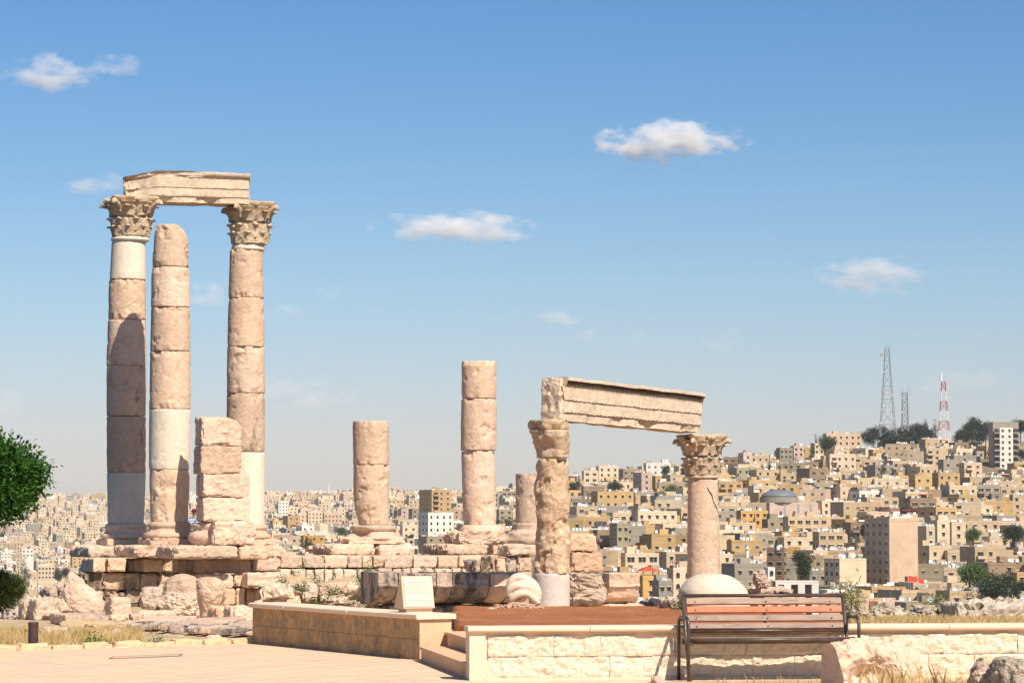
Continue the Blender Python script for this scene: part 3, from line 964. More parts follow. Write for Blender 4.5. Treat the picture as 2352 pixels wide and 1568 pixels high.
# ---- architraves
BAND = stone('shade_grime_band_stone', (.15, .11, .075), (.11, .085, .06), (.07, .05, .035), bump=.6, stain=.6)  # black grime, toned extra dark to deepen the shade under the crown
def architrave(label, name, pa, pb, thick, seed, mat, pos_l, pos_r, cham=None, frieze=False):
    """prism: pos_l/pos_r = (px, ytop, ybottom, d) of the front edge at the left and right end"""
    xl, yt0, yb0, dl = pos_l; xr, yt1, yb1, dr = pos_r
    A = P(xl, yb0, dl); B = P(xr, yb1, dr)
    zt0 = P(xl, yt0, dl).z; zt1 = P(xr, yt1, dr).z
    L = Vector((B.x - A.x, B.y - A.y, 0)); Ln = L.length; u = L / Ln
    nrm = Vector((-u.y, u.x, 0))            # points away from the camera
    # section: (outward offset, height fraction)  front side, bottom to top
    sec = [(0, .0), (.0, .02), (.0, .19), (-.03, .20), (-.035, .225), (-.03, .25), (-.035, .26), (-.03, .27), (-.03, .47), (-.055, .48), (-.06, .505), (-.055, .53),
           (-.055, .54), (-.055, .80), (-.075, .815), (-.08, .84), (-.10, .855), (-.14, .885), (-.155, .93), (-.155, .985), (-.13, 1.0)]
    # bottom fascia is the most recessed: shift so that it stays inside
    back = [(thick, 1.0), (thick + .0, .5), (thick, 0.0)]
    n = 90
    pts = sec + back
    m = len(pts)
    mb = MB()
    for i in range(n + 1):
        t = i / n
        s_ = Ln * t
        z0 = A.z + (B.z - A.z) * t; z1 = zt0 + (zt1 - zt0) * t
        for k, (o, h) in enumerate(pts):
            e = fr((s_, o * 3, h * 1.2), 2.3, seed, 4)
            oo = o + e * .02
            hh = h
            if 0 < k < len(sec) - 1:
                # bead rows
                if abs(h - .225) < .001 or abs(h - .505) < .001: oo -= .018 * math.cos(s_ * 70)
                if frieze and .81 < h < .89: oo = .05 + .05 * math.cos(s_ * 34 + h * 60); hh = h if h < .88 else .925
                if frieze and .90 < h: oo -= .0
                if not frieze and h > .8:
                    kk = max(0, min(1, (.62 - s_ / Ln) * 5)); oo = oo * (1 - kk) + (-.05 + e * .09) * kk; hh -= kk * .03 * (1 + 2 * e) * (h > .9)
                wear = max(0, fr((s_, 5, h), 1.5, seed + 3, 4) - .05)
                if h < .2: oo += wear * .22
            if k in (0, 1, m - 1): hh += max(0, fr((s_, 0, o), 1.8, seed + 6, 4)) * .05
            p = A + u * s_
            if cham:
                q = max(0, cham - s_) / cham
                if k < len(sec): oo += q * .55 * (1 + .3 * e) ; oo += (h > .8) * q * .1
                hh = hh * (1 - .13 * q) + .10 * q * (hh < .1) 
                if s_ < cham * 1.5 + .5 and h > .8: oo += .10 * max(0, 1 - s_ / (cham * 1.5 + .5))
            if i == 0: p = p - u * fr((0, o * 4, h * 3), 1.5, seed + 8, 4) * .06 + u * .0
            if i == n: p = p + u * fr((0, o * 4, h * 3), 1.5, seed + 9, 4) * .04
            q3 = p + nrm * oo
            mb.v.append((q3.x, q3.y, z0 + (z1 - z0) * hh + fr((s_, o, h), 3, seed, 3) * .012))
    for i in range(n):
        for k in range(m):
            a = i * m + k; b = i * m + (k + 1) % m
            mb.f.append((a, a + m, b + m, b)); mb.m.append(0)
    # ends with interior grid for roughness
    for i in (0, n):
        base = i * m
        ctr = Vector((0, 0, 0))
        for k in range(m): ctr += Vector(mb.v[base + k])
        ctr /= m
        ctr += u * (-.03 if i == 0 else .02)
        rings = [[base + k for k in range(m)]]
        for f in (.75, .5, .25):
            r_ = []
            for k in range(m):
                v = Vector(mb.v[base + k]); q = ctr + (v - ctr) * f
                q += u * fr(q, 3.5, seed + 11, 4) * .09
                r_.append(len(mb.v)); mb.v.append(tuple(q))
            rings.append(r_)
        ci = len(mb.v); mb.v.append(tuple(ctr))
        for r0, r1 in zip(rings, rings[1:]):
            for k in range(m):
                q = (r0[k], r0[(k + 1) % m], r1[(k + 1) % m], r1[k])
                mb.f.append(q if i == 0 else q[::-1]); mb.m.append(0)
        for k in range(m):
            q = (rings[-1][k], rings[-1][(k + 1) % m], ci)
            mb.f.append(q if i == 0 else q[::-1]); mb.m.append(0)
    o = mb.build(name, mat, None, loc=A, smooth=False)
    if frieze:
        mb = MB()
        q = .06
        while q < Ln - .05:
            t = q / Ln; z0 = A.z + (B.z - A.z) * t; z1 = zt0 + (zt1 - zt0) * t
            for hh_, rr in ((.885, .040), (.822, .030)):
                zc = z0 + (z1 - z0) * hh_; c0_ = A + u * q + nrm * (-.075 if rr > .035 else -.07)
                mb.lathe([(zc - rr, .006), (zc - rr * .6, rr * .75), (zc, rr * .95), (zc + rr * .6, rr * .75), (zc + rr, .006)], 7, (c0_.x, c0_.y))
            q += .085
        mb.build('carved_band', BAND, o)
        mb = MB()
        ce = A - u * .01 + nrm * (thick / 2 - .03); zc = (A.z + zt0) / 2
        rblock(mb, Vector((ce.x, ce.y, zc)), (.05, thick / 2 - .01, (zt0 - A.z) / 2 - .02), math.atan2(u.y, u.x), bevel=.05, rough=.045, seed=9, cell=.03, fs=6)
        mb.build('broken_end', BEAM, o, smooth=True)
    return tag(o, label, 'architrave', 'stone beams lying across the columns')
architrave('high stone beam with two bead lines, lying across the two tallest capitals', 'architrave', 0, 0, .95, 141, BEAM,
           (303, 390, 462, 81.45), (571, 400, 469, 82.85), cham=.75)
architrave('low stone beam with a dark carved band, sloping across the low pair of columns', 'architrave', 0, 0, .55, 151, BEAM,
           (1290, 866, 965, 59.75), (1608, 904, 994, 63.6), frieze=True)

# ---- podium: courses of blocks
def course(root, specs, y0, y1, d0, xref, mats, seed, depth=1.2, bevel=.05, rough=.034, name='stone_block', rz=None, slope=.4, dj=.08):
    rnd = random.Random(seed)
    X0 = P(xref, 1200, d0).x
    for i, sp in enumerate(specs):
        a, b = sp[0], sp[1]
        ya, yb = (sp[2], sp[3]) if len(sp) > 3 else (y0, y1)
        mt = sp[4] if len(sp) > 4 else mats[rnd.randrange(len(mats))]
        off = sp[5] if len(sp) > 5 else rnd.uniform(-dj, dj)
        X = P(a, 1200, d0).x
        d = d0 + (X - X0) * slope + off
        mb = MB()
        pblock(mb, a + .6, b - .6, ya + rnd.uniform(-.7, .9), yb + rnd.uniform(-.6, .6), d, depth, (TH if rz is None else rz) + rnd.uniform(-.03, .03),
               bevel=bevel * rnd.uniform(.7, 1.3), rough=rough, seed=seed * 13 + i)
        mb.build(name, mt, root, smooth=True)

pod = empty('podium', P(400, 1400, 80), 'long weathered stone podium of several block courses carrying the tall columns', 'podium')
DT = 78
course(pod, [(215, 243), (249, 289), (294, 330, 1283, 1312, PATBROWN, .5), (333, 374), (376, 411, 1282, 1314, PINKDARK, .25), (413, 456, 1283, 1316, PATBROWN, .2), (458, 470, 1284, 1300, PINK, .0),
             (474, 578, 1283, 1316, PINK2, -.7), (581, 637, 1283, 1311, PINK2, -.8), (634, 646, 1281, 1300, PINK, -.2)], 1281.5, 1313, DT, 215, (PINK, PINK2), 3, depth=1.4)
course(pod, [(196, 236), (238, 284), (286, 322), (324, 362), (364, 404), (406, 446), (448, 470, 1315, 1340)], 1315, 1356, DT + .25, 196, (PATBROWN, PATBROWN, PINKDARK), 4, depth=1.3, rough=.08)
course(pod, [(238, 255, 1358, 1371), (256, 272, 1358, 1372), (273, 289, 1359, 1372), (291, 326, 1352, 1384, PATBROWN, .1), (200, 236, 1358, 1384), (328, 372, 1358, 1392), (374, 420, 1358, 1394), (421, 470, 1358, 1392), (296, 330, 1386, 1402), (240, 292, 1374, 1392), (210, 262, 1394, 1412), (264, 320, 1392, 1412)], 0, 0, DT + .2, 200, (RUBBLE, PATBROWN), 5, depth=.9, bevel=.08, rough=.06)
course(pod, [(508, 536, 1318, 1349), (538, 566, 1319, 1346), (569, 639, 1314, 1347, PINK2, -.5), (466, 507, 1318, 1334), (515, 541, 1351, 1390, ORANGE), (543, 563, 1351, 1391), (566, 589, 1351, 1392), (480, 513, 1336, 1390), (590, 640, 1351, 1392)], 0, 0, DT - .6, 474, (PINK2, PINK), 6, depth=.9, bevel=.07, rough=.05)
course(pod, [(646, 696), (698, 744), (746, 798), (800, 832), (833, 856), (858, 884), (885, 948), (950, 1004), (1007, 1053), (1055, 1124, 1275, 1300)], 1275.5, 1303, 81.5, 646, (PINK, PINK2, RUBBLE), 7, depth=1.1, bevel=.05)
course(pod, [(644, 669), (671, 686), (687, 702), (703, 722), (724, 744), (746, 765), (767, 788), (791, 820), (823, 844), (845, 867)], 1306, 1341, 81.3, 646, (PALEWALL, PALEWALL, RUBBLE), 8, depth=.9, bevel=.05)
course(pod, [(868, 900), (902, 922), (924, 944), (946, 972), (974, 998), (1000, 1018), (1020, 1038), (1040, 1060), (1062, 1080)], 1304, 1317, 81.3, 646, (PALEWALL, RUBBLE), 9, depth=.8, bevel=.05)
# stones at the right end of the podium, dark faced, standing
course(pod, [(1086, 1104, 1285, 1313, PATINA, -.4), (1105, 1125, 1286, 1313, PATBROWN, -.4), (1126, 1140, 1276, 1313, PINKDARK), (1142, 1164, 1276, 1313), (1166, 1188, 1280, 1313, GREYROCK), (1190, 1224, 1277, 1313),
             (1166, 1224, 1250, 1276)], 1280, 1313, 78, 1100, (PINK, PINK2), 10, depth=.8, bevel=.09, rough=.07)
course(pod, [(1306, 1371, 1226, 1265, ORANGE), (1313, 1386, 1269, 1314, ORANGE)], 0, 0, 72, 1306, (PINK2,), 11, depth=.9, rz=R(14), bevel=.06, rough=.05)

mb = MB()
for (a, b, ya, yb, dd) in ((212, 636, 1284, 1312, DT + 1.0), (206, 640, 1312, 1440, DT + 1.1), (648, 1120, 1278, 1345, 82.2)):
    pblock(mb, a, b, ya, yb, dd + (P((a + b) / 2, 1200, dd).x - P(215, 1200, dd).x if a < 640 else P((a + b) / 2, 1200, dd).x - P(646, 1200, dd).x) * .4, .7, TH, bevel=.05, rough=.04, seed=77, cell=.3)
mb.build('rubble_core', RUBBLE, pod, smooth=True)
# rubble mound below the podium wall (single stones one could lift away)
rub = [(597, 662, 1349, 1380, PALEWALL), (664, 700, 1345, 1362, PALEWALL), (702, 738, 1343, 1366, RUBBLE), (738, 798, 1345, 1372, PINK2), (800, 834, 1343, 1366, PALEWALL), (836, 868, 1342, 1368, RUBBLE),
       (664, 694, 1362, 1376, PINK2), (696, 730, 1364, 1384, RUBBLE), (740, 795, 1372, 1392, PALEWALL), (796, 822, 1368, 1384, GREYROCK), (806, 832, 1374, 1384, ORANGE), (832, 852, 1374, 1396, RUBBLE),
       (854, 876, 1372, 1396, PALEWALL), (600, 640, 1382, 1396, RUBBLE), (642, 690, 1378, 1398, PINK2), (775, 830, 1386, 1402, RUBBLE), (870, 890, 1380, 1402, RUBBLE)]
lab = ['broad cream slab leaning at the left end of the rubble mound', 'flat pale stone under the podium wall beside the broad cream slab', 'grey-beige stone in the top row of the rubble mound', 'long pink sloping stone in the middle of the rubble mound',
       'pale stone just left of the hanging bush', 'rough stone under the hanging green bush', 'small pink stone below the flat pale stone', 'rounded stone low in the middle of the rubble mound', 'wide pale stone low in the rubble mound',
       'small grey stone in the rubble below the hanging bush', 'small orange stone in the rubble below the hanging bush', 'rough stone near the dark cornice wall', 'pale stone against the dark cornice wall', 'low stone behind the far end of the garden wall',
       'pink stone just above the garden wall coping', 'flat rubble stone just above the coping, left of the info panel', 'small stone in the corner between rubble and dark cornice wall']
for i, (a, b, ya, yb, mt) in enumerate(rub):
    mb = MB()
    p = pblock(mb, a, b, ya, yb, 76 + (i % 5) * .3 - (yb - 1360) * .05, .9, R((i * 37) % 40 - 10), bevel=.10, rough=.10, seed=300 + i, tilt=(R(-12), R((i * 29) % 20 - 10)))
    tag(mb.build('rubble_stone', mt, None, loc=p, smooth=True), lab[i], 'stone', 'rubble stones below the podium wall')
# the bank of rubble earth they lie on
mb = MB()
for i in range(41):
    for j in range(15):
        X = P(590 + i * 7.6, 1200, 76).x; Y = 74 + j * .5
        t = j / 14
        z = P(800, 1404, 74).z - .15 + t * .85 + fr((X, Y, 0), 1.4, 3, 5) * .16
        mb.v.append((X, Y, z))
for i in range(40):
    for j in range(14):
        a = i * 15 + j; mb.f.append((a, a + 15, a + 16, a + 1)); mb.m.append(0)
tag(mb.build('rubble_bank', DIRT, smooth=True), kind='structure')

# ---- cornice wall with the dark weathered blocks
cw = empty('cornice_wall', P(1050, 1410, 63), 'wall of overhanging cornice blocks with black weathered faces, between the rubble and the pale drum', 'wall')
def cornice(root, x0, x1, ytop, yf, ybot, d, mat, seed, under=.75, depth=1.3, rz=R(20)):
    A = P(x0, ytop, d); B = P(x1, ytop, d)
    zt = A.z; zf = P(x0, yf, d).z; zb = P(x0, ybot, d).z
    W = (B.x - A.x) / math.cos(rz)
    u = Vector((math.cos(rz), math.sin(rz), 0)); v = Vector((-math.sin(rz), math.cos(rz), 0))
    H = zf - zb
    sec = [(depth, zt), (.0, zt), (-.01, zt - .02), (0, (zt + zf) / 2), (0, zf + .03), (-.035, zf + .015), (-.04, zf - .01), (.0, zf - .03)]
    for k in range(8):
        t = (k + 1) / 8
        sec.append((under * (t ** 1.3) + .03 * math.sin(t * 12), zf - .03 - (H - .05) * (math.sin(t * 1.5) ** .9)))
    sec += [(under + .03, zb), (depth, zb)]
    m = len(sec); n = max(6, int(W / .09))
    mb = MB()
    for i in range(n + 1):
        s_ = W * i / n
        edge = min(i, n - i)
        for k, (o, z) in enumerate(sec):
            q = A + u * s_ + v * o
            e = fr((q.x, q.y, z), 2.6, seed, 5)
            q2 = q + v * (e * .05 + (.03 if edge == 0 else 0)) + Vector((0, 0, fr((q.x, q.y, z), 2.6, seed + 4, 4) * .03))
            if k < m - 1 and k > 0: pass
            mb.v.append((q2.x, q2.y, z + (q2.z - q.z)))
    for i in range(n):
        for k in range(m):
            a = i * m + k; b = i * m + (k + 1) % m
            mb.f.append((a, b, b + m, a + m)); mb.m.append(0)
    for i in (0, n):
        f = tuple(i * m + k for k in range(m))
        mb.f.append(f if i == n else f[::-1]); mb.m.append(0)
    mb.build('cornice_block', mat, root, smooth=False)
for i, (a, b) in enumerate([(869, 914), (916, 951), (953, 1002), (1004, 1040), (1042, 1126), (1128, 1172), (1174, 1224)]):
    cornice(cw, a, b - 1, 1315 + (i % 3) * .7, 1345, 1389, 62 + (P(a, 1200, 62).x + 3) * .36, PATINA if i < 5 else PINK2, 160 + i)
mb = MB(); pblock(mb, 888, 1224, 1388, 1412, 63.2, .8, R(20), bevel=.04, rough=.05, seed=171, cell=.2); mb.build('footing_course', PATBROWN, cw, smooth=True)
# right part, beyond the pale drum
cr = empty('cornice_wall', P(1390, 1410, 65), 'short stretch of pink cornice blocks right of the pale drum, broken at its end', 'wall')
mb = MB(); prow(mb, [(1316, 1306, 1384), (1330, 1305, 1390), (1350, 1305, 1391), (1368, 1305, 1394), (1380, 1305, 1391), (1390, 1305, 1372)], 64.3, 1.4, 172, .14, n=44, m=20, pw=4.5)
mb.build('broken_block', RUBBLE, cr, smooth=True)
cornice(cr, 1400, 1471, 1316, 1345, 1391, 64.6, PINK2, 173, under=.5, depth=1.1, rz=R(16))
mb = MB(); pblock(mb, 1308, 1400, 1390, 1410, 64.0, 1.6, R(12), bevel=.05, rough=.05, seed=174); mb.build('base_slab', PINK2, cr, smooth=True)
mb = MB(); pblock(mb, 1402, 1487, 1389, 1412, 64.0, 1.6, R(12), bevel=.05, rough=.05, seed=175); mb.build('base_slab', PINK2, cr, smooth=True)

# low masonry far behind the soil on the right
for i, (a, b, ya, yb, dd, mt, lb) in enumerate((
    (1487, 1510, 1380, 1402, 66, GREYROCK, 'small dark stone right of the pink cornice blocks'),
    (1504, 1560, 1374, 1403, 66, PALEWALL, 'long pale stone lying left of the dome-shaped stone'),
    (1535, 1566, 1372, 1400, 58, GREYROCK, 'dark lichen stone against the left foot of the dome-shaped stone'))):
    mb = MB(); p = pblock(mb, a, b, ya, yb, dd, .8, R(12), bevel=.12, rough=.08, seed=180 + i)
    tag(mb.build('stone', mt, None, loc=p, smooth=True), lb, 'stone')

# ---- loose boulders, left
def boulder(name, rows, d, depth, mat, seed, label, cat='boulder', rough=.06, pw=2.6, fs=1.6, lean=0, n=72, m=44):
    mb = MB(); prow(mb, rows, d, depth, seed, rough, n, m, pw, fs, lean=lean)
    c_ = P((rows[-1][1] + rows[-1][2]) / 2, rows[-1][0], d)
    return tag(mb.build(name, mat, None, loc=c_, smooth=True), label, cat)
boulder('boulder', [(1314, 158, 168), (1319, 154, 176), (1327, 152, 185), (1340, 149, 196), (1352, 147, 214), (1366, 146, 230), (1380, 145, 238), (1398, 145, 241), (1411, 150, 238)], 64, 1.0, PINK2, 201, 'big pale cone-shaped boulder, pointed at its upper left', rough=.05)
boulder('boulder', [(1318, 405, 432), (1323, 393, 446), (1332, 383, 453), (1345, 376, 458), (1360, 374, 462), (1378, 376, 466), (1400, 378, 468)], 66, 1.0, PINKDARK, 202, 'large tilted round boulder behind the rough one, left of the leaning rock', rough=.04)
boulder('boulder', [(1362, 398, 440), (1366, 385, 450), (1376, 372, 458), (1392, 369, 460), (1408, 374, 460), (1420, 388, 452)], 62.5, 1.0, RUBBLE, 203, 'very rough pitted boulder in front of the round ones', rough=.13, fs=2.4)
boulder('boulder', [(1326, 458, 495), (1331, 452, 508), (1343, 449, 516), (1362, 450, 518), (1380, 456, 512), (1398, 462, 504), (1415, 464, 494), (1428, 468, 484)], 60.5, .9, PINKDARK, 204, 'grey-pink leaning rock that narrows to its foot', rough=.05)
boulder('boulder', [(1347, 334, 366), (1352, 328, 374), (1366, 324, 376), (1385, 322, 374), (1398, 326, 368)], 67, .8, RUBBLE, 205, 'upright grey-beige stone left of the round boulders', rough=.06, pw=3.5)
for i, (a, b, ya, yb, dd, mt, lb) in enumerate((
    (57, 83, 1375, 1420, 60, RUBBLE, 'leftmost stone of the low row, beside the pine shrub'),
    (84, 138, 1374, 1425, 59.5, RUBBLE, 'rounded stone in the low row left of the cone boulder'),
    (136, 158, 1377, 1404, 60.5, PINK2, 'small square stone touching the cone boulder'),
    (104, 131, 1344, 1378, 64, RUBBLE, 'left upper stone of the low wall left of the cone boulder'),
    (131, 158, 1342, 1378, 64.5, RUBBLE, 'right upper stone of the low wall left of the cone boulder'),
    (496, 531, 1393, 1428, 58, ORANGE, 'orange block beside the far corner of the garden wall, left one'),
    (534, 584, 1393, 1440, 55, PINK2, 'pink block right behind the far corner of the garden wall'),
    (258, 300, 1372, 1424, 60, PINK2, 'upright pink block with a shaded left side, right of the cone boulder'))):
    mb = MB(); p = pblock(mb, a, b, ya, yb, dd, .6 if i < 5 else .55, R(24), bevel=.12 if i < 5 else .09, rough=.07, seed=210 + i)
    tag(mb.build('stone', mt, None, loc=p, smooth=True), lb, 'stone')
sl_ = empty('stone_ledge', P(190, 1440, 58), 'low ledge of flat grey-faced stones under the cone boulder', 'ledge')
course(sl_, [(150, 172), (173, 217), (219, 252)], 1411, 1436, 55, 150, (PATINA, PINKDARK), 12, depth=1.6, bevel=.04)
mb = MB(); pblock(mb, 140, 262, 1430, 1442, 52.5, 1.5, R(10), bevel=.05, rough=.06, seed=229); mb.build('stone_block', DIRT, sl_, smooth=True)
st_ = empty('stone_step', P(420, 1460, 50), 'long low stone step with dark weathered front, in front of the boulders', 'step')
zz4 = lambda x: x / 3.5636 * .9378
for i, (a, b) in enumerate([(1005, 1122), (1128, 1220), (1225, 1372), (1378, 1462), (1466, 1606), (1610, 1722), (1728, 1836), (1846, 1988), (1990, 2130), (2133, 2215)]):
    x0, x1 = zz4(a), zz4(b)
    yt = 1256.6 + (652 + (a - 1000) * .064) * .2632; yb = yt + 15
    mb = MB(); pblock(mb, x0, x1, yt, yb, 47 - (a - 1000) * .0024, 1.2, R(-8), bevel=.03, rough=.045, seed=230 + i)
    mb.build('stone_block', PATINA if i % 3 else PINKDARK, st_, smooth=True)
for i, (a, b, y) in enumerate(((262, 360, 1430), (362, 480, 1433), (482, 586, 1440))):
    mb = MB(); pblock(mb, a, b, y, y + 12, 48.6 - i * .8, 4.0, R(-4), bevel=.05, rough=.04, seed=245 + i, cell=.3)
    mb.build('stone_slab', PINK2, st_, smooth=True)
for i, (a, b, ya, yb, dd, mt, lb) in enumerate((
    (318, 402, 1404, 1424, 60, PALEWALL, 'flat pale slab lying in front of the upright grey-beige stone'),
    (300, 330, 1410, 1426, 58, PINKDARK, 'small flat stone right of the upright pink block'),
    (588, 604, 1382, 1392, 70, PINK2, 'small pink stone at the far left end of the garden wall'),
    (95, 150, 1442, 1462, 44.5, RUBBLE, 'flat stone half buried in the dry grass behind the bollard'),
    (205, 290, 1455, 1468, 44, RUBBLE, 'flat embedded stone at the edge of the dry grass'),
    (365, 420, 1462, 1472, 44, GREYROCK, 'grey flat stone in front of the long step'),
    (478, 512, 1464, 1474, 43.5, PALEWALL, 'pale flat stone close to the garden wall corner'))):
    mb = MB(); p = pblock(mb, a, b, ya, yb, dd, .9, R(8), bevel=.06, rough=.06, seed=250 + i)
    tag(mb.build('stone', mt, None, loc=p, smooth=True), lb, 'stone')

# ================================================================== FOREGROUND
def V2(v, z): return Vector((v.x, v.y, z))
# ---- left garden wall (seen in shade), with coping
wd = (WL_N - WL_F).normalized()          # runs towards the camera and right
wn_ = Vector((wd.y, -wd.x, 0))           # towards the left / camera side: visible long face
if wn_.x > 0: wn_ = -wn_
TK = .42
Hl = .555
lw = empty('garden_wall', WL_N, 'garden wall with smooth coping, its long mottled face in shade, running back to the left', 'wall')
def prism(mb, poly, z0, z1, mi=0):
    k = len(poly)
    mb.add([V2(p, z0) for p in poly] + [V2(p, z1) for p in poly],
           [tuple(range(k))[::-1], tuple(range(k, 2 * k))] + [(i, (i + 1) % k, (i + 1) % k + k, i + k) for i in range(k)], mi)
Lw = (WL_F - WL_N).length
mb = MB()
# facing stones: two courses of individual panels set 3 mm apart, long face
q = 0
for (z0, z1, offs) in ((-.05, .245, .0), (.249, Hl - .065, .31)):
    s_ = 0.0; first = True
    while s_ < Lw - .01:
        ln = .62 if not first or offs == 0 else offs
        e_ = min(Lw, s_ + ln)
        a = WL_N - wd * s_; b = WL_N - wd * (e_ - .004)
        j = random.Random(q).uniform(0, .004)
        poly = [a + wn_ * j, b + wn_ * j, b - wn_ * .08, a - wn_ * .08]
        prism(mb, poly, z0, z1); q += 1
        s_ = e_; first = False
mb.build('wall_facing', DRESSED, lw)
mb = MB()
a = WL_N - wn_ * .0; 
prism(mb, [WL_N - wn_ * .085 + wd * 0 - wd * .004, WL_F - wn_ * .085, WL_F - wn_ * TK, WL_N - wn_ * TK - wd * .004], -.05, Hl - .066)
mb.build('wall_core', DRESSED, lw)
mb = MB()
prism(mb, [WL_N + wn_ * .002 + wd * .02, WL_N + wn_ * .002 - wd * .003, WL_N - wn_ * (TK + .002) - wd * .003, WL_N - wn_ * (TK + .002) + wd * .02], -.05, Hl - .066)
mb.build('end_panel', STEPST, lw)
def coping(root, A, B, u, nout, w0, w1, z0, z1, seg, mat, name='coping'):
    """rounded coping stones from A to B"""
    Lc = (B - A).length
    s_ = 0; mb = MB()
    h = (z1 - z0)
    while s_ < Lc - .02:
        e_ = min(Lc, s_ + seg)
        p = A + u * s_; q_ = A + u * (e_ - .009); jz = .003 * math.sin(s_ * 5.1); jn = nout * (.004 * math.sin(s_ * 3.3 + 1)); p = p + jn; q_ = q_ + jn
        prof = [(w0, z0), (w0 + .012, z0 + h * .25), (w0 + .014, z0 + h * .5), (w0 + .010, z0 + h * .8), (w0 - .006, z1 - .003), (w0 - .02, z1), (w1 + .02, z1), (w1, z1 - .006), (w1, z0)]
        k = len(prof)
        vs = [V2(p + nout * o, z + jz * (z > z0)) for o, z in prof] + [V2(q_ + nout * o, z + jz * (z > z0)) for o, z in prof]
        fs = [tuple(range(k)), tuple(range(k, 2 * k))[::-1]] + [(i, i + k, (i + 1) % k + k, (i + 1) % k) for i in range(k)]
        mb.add(vs, fs)
        s_ = e_
    o = mb.build(name, mat, root)
    return o
coping(lw, WL_N + wd * .06, WL_F - wd * .02, -wd, wn_, .05, -TK - .05, Hl - .065, Hl, 1.05, SMOOTHCAP)

# ---- front low wall, split faced
ud = (WR_R - WR_L).normalized(); nf = Vector((ud.y, -ud.x, 0))
Lr = (WR_R - WR_L).length
Hr = .565
rw = empty('low_wall', WR_L, 'low retaining wall of split-faced cream stone with smooth coping, behind the bench', 'wall')
mb = MB()
# rock faced panels as one displaced sheet per block
rnd = random.Random(5)
def panel(mb, s0, s1, z0, z1, seed):
    nx = max(6, int((s1 - s0) / .022)); nz = max(5, int((z1 - z0) / .022))
    base = len(mb.v)
    for i in range(nx + 1):
        for k in range(nz + 1):
            s_ = s0 + (s1 - s0) * i / nx; z = z0 + (z1 - z0) * k / nz
            ed = min(i / nx * (s1 - s0), (1 - i / nx) * (s1 - s0), k / nz * (z1 - z0), (1 - k / nz) * (z1 - z0))
            e = (fr((s_, seed, z), 3.2, seed, 5) * .032 + abs(fr((s_, seed, z), 8, seed + 3, 5)) * .030 + .014) * min(1, .70 + ed / .016)
            p = WR_L + ud * s_ + nf * e
            mb.v.append((p.x, p.y, z))
    for i in range(nx):
        for k in range(nz):
            a = base + i * (nz + 1) + k
            mb.f.append((a, a + nz + 1, a + nz + 2, a + 1)); mb.m.append(0)
for (z0, z1) in ((.03, .245), (.25, Hr - .10)):
    s_ = .20 if z0 > .1 else .20
    while s_ < Lr:
        e_ = s_ + rnd.uniform(.45, .85)
        panel(mb, s_, min(Lr, e_) - .004, z0, z1, rnd.randrange(1000) / 7); s_ = e_
mb.build('split_face_stones', ROUGHWALL, rw)
mb = MB()
prism(mb, [WR_L + ud * .15 - nf * .002, WR_R - nf * .002, WR_R - nf * .25, WR_L + ud * .15 - nf * .25], -.03, Hr - .062)
mb.build('wall_core', SMOOTHCAP, rw)
mb = MB()
prism(mb, [WR_L + nf * .035, WR_L + ud * .17 + nf * .035, WR_L + ud * .17 - nf * .30, WR_L - nf * .30], -.03, Hr - .061)
mb.build('end_pier', SMOOTHCAP, rw)
coping(rw, WR_L - ud * .02, WR_R, ud, nf, .065, -.30, Hr - .06, Hr, 1.30, SMOOTHCAP)
mb = MB()
prism(mb, [WR_L + nf * .05 + ud * .17, WR_R + nf * .05, WR_R - nf * .001, WR_L - nf * .001 + ud * .17], -.03, .028)
mb.build('base_course', SMOOTHCAP, rw)

# ---- steps between the two walls
st = empty('steps', Vector((-.8, 32.3, 0)), 'two stone steps climbing between the two garden walls', 'steps')
s1a, s1b = Vector((-1.12, 34.15, 0)), Vector((-.46, 29.9, 0))
s2a, s2b = Vector((-.84, 34.6, 0)), Vector((-.36, 31.5, 0))
def step(a, b, z0, z1, nm, back=1.2):
    u = (b - a).normalized(); nr = Vector((-u.y, u.x, 0))
    if nr.x < 0: nr = -nr
    mb = MB(); prism(mb, [a + nr * .03, b + nr * .03, b + nr * back, a + nr * back], z0, z1 - .034)
    r_ = mb.build('riser', STEPST, st)
    mb = MB(); k = 4
    for i in range(k):
        p = a + (b - a) * (i / k); q = a + (b - a) * ((i + 1) / k) - u * .004
        prism(mb, [p, q, q + nr * back, p + nr * back], z1 - .033, z1)
    mb.build('tread', STEPST, st)
step(s1a, s1b, -.02, .17, 'lower')
step(s2a, s2b, .172, .335, 'upper', 1.5)

# ---- information panel on the wall end
def shadow_free_text(body, size, loc, M, mat, parent, ext=.0006, align='LEFT'):
    cu = bpy.data.curves.new('lettering', 'FONT')
    cu.body = body; cu.size = size; cu.extrude = ext; cu.align_x = align
    cu.materials.append(mat)
    o = bpy.data.objects.new('lettering', cu)
    C.objects.link(o)
    dg = bpy.context.evaluated_depsgraph_get()
    me = bpy.data.meshes.new_from_object(o.evaluated_get(dg))
    bpy.data.objects.remove(o)
    o = bpy.data.objects.new('lettering', me); C.objects.link(o)
    if not me.materials: me.materials.append(mat)
    o.parent = parent
    o.matrix_local = Matrix.Translation(loc) @ M
    return o
INK = plain('faded_sign_print', (.22, .21, .21), .7)
SIGNP = plain('white_sign_board', (.58, .54, .45), .5, var=.03)
SIGNB = stone('sign_stone_body', (.70, .52, .36), (.66, .46, .30), (.52, .34, .2), bump=.12, stain=.3, pit=.1, jitter=.02)
ip = WL_N - wd * .62 - wn_ * .24
sg = empty('information_panel', Vector((ip.x, ip.y, Hl)), 'small slanted stone block with a white printed panel, standing on the garden wall end', 'sign', rz=R(26))
mb = MB(); mb.box(-.165, .185, -.10, .14, 0, .045); mb.build('base', SMOOTHCAP, sg, world=False)
mb = MB()
w2, h2 = .20, .395
zb_ = .047
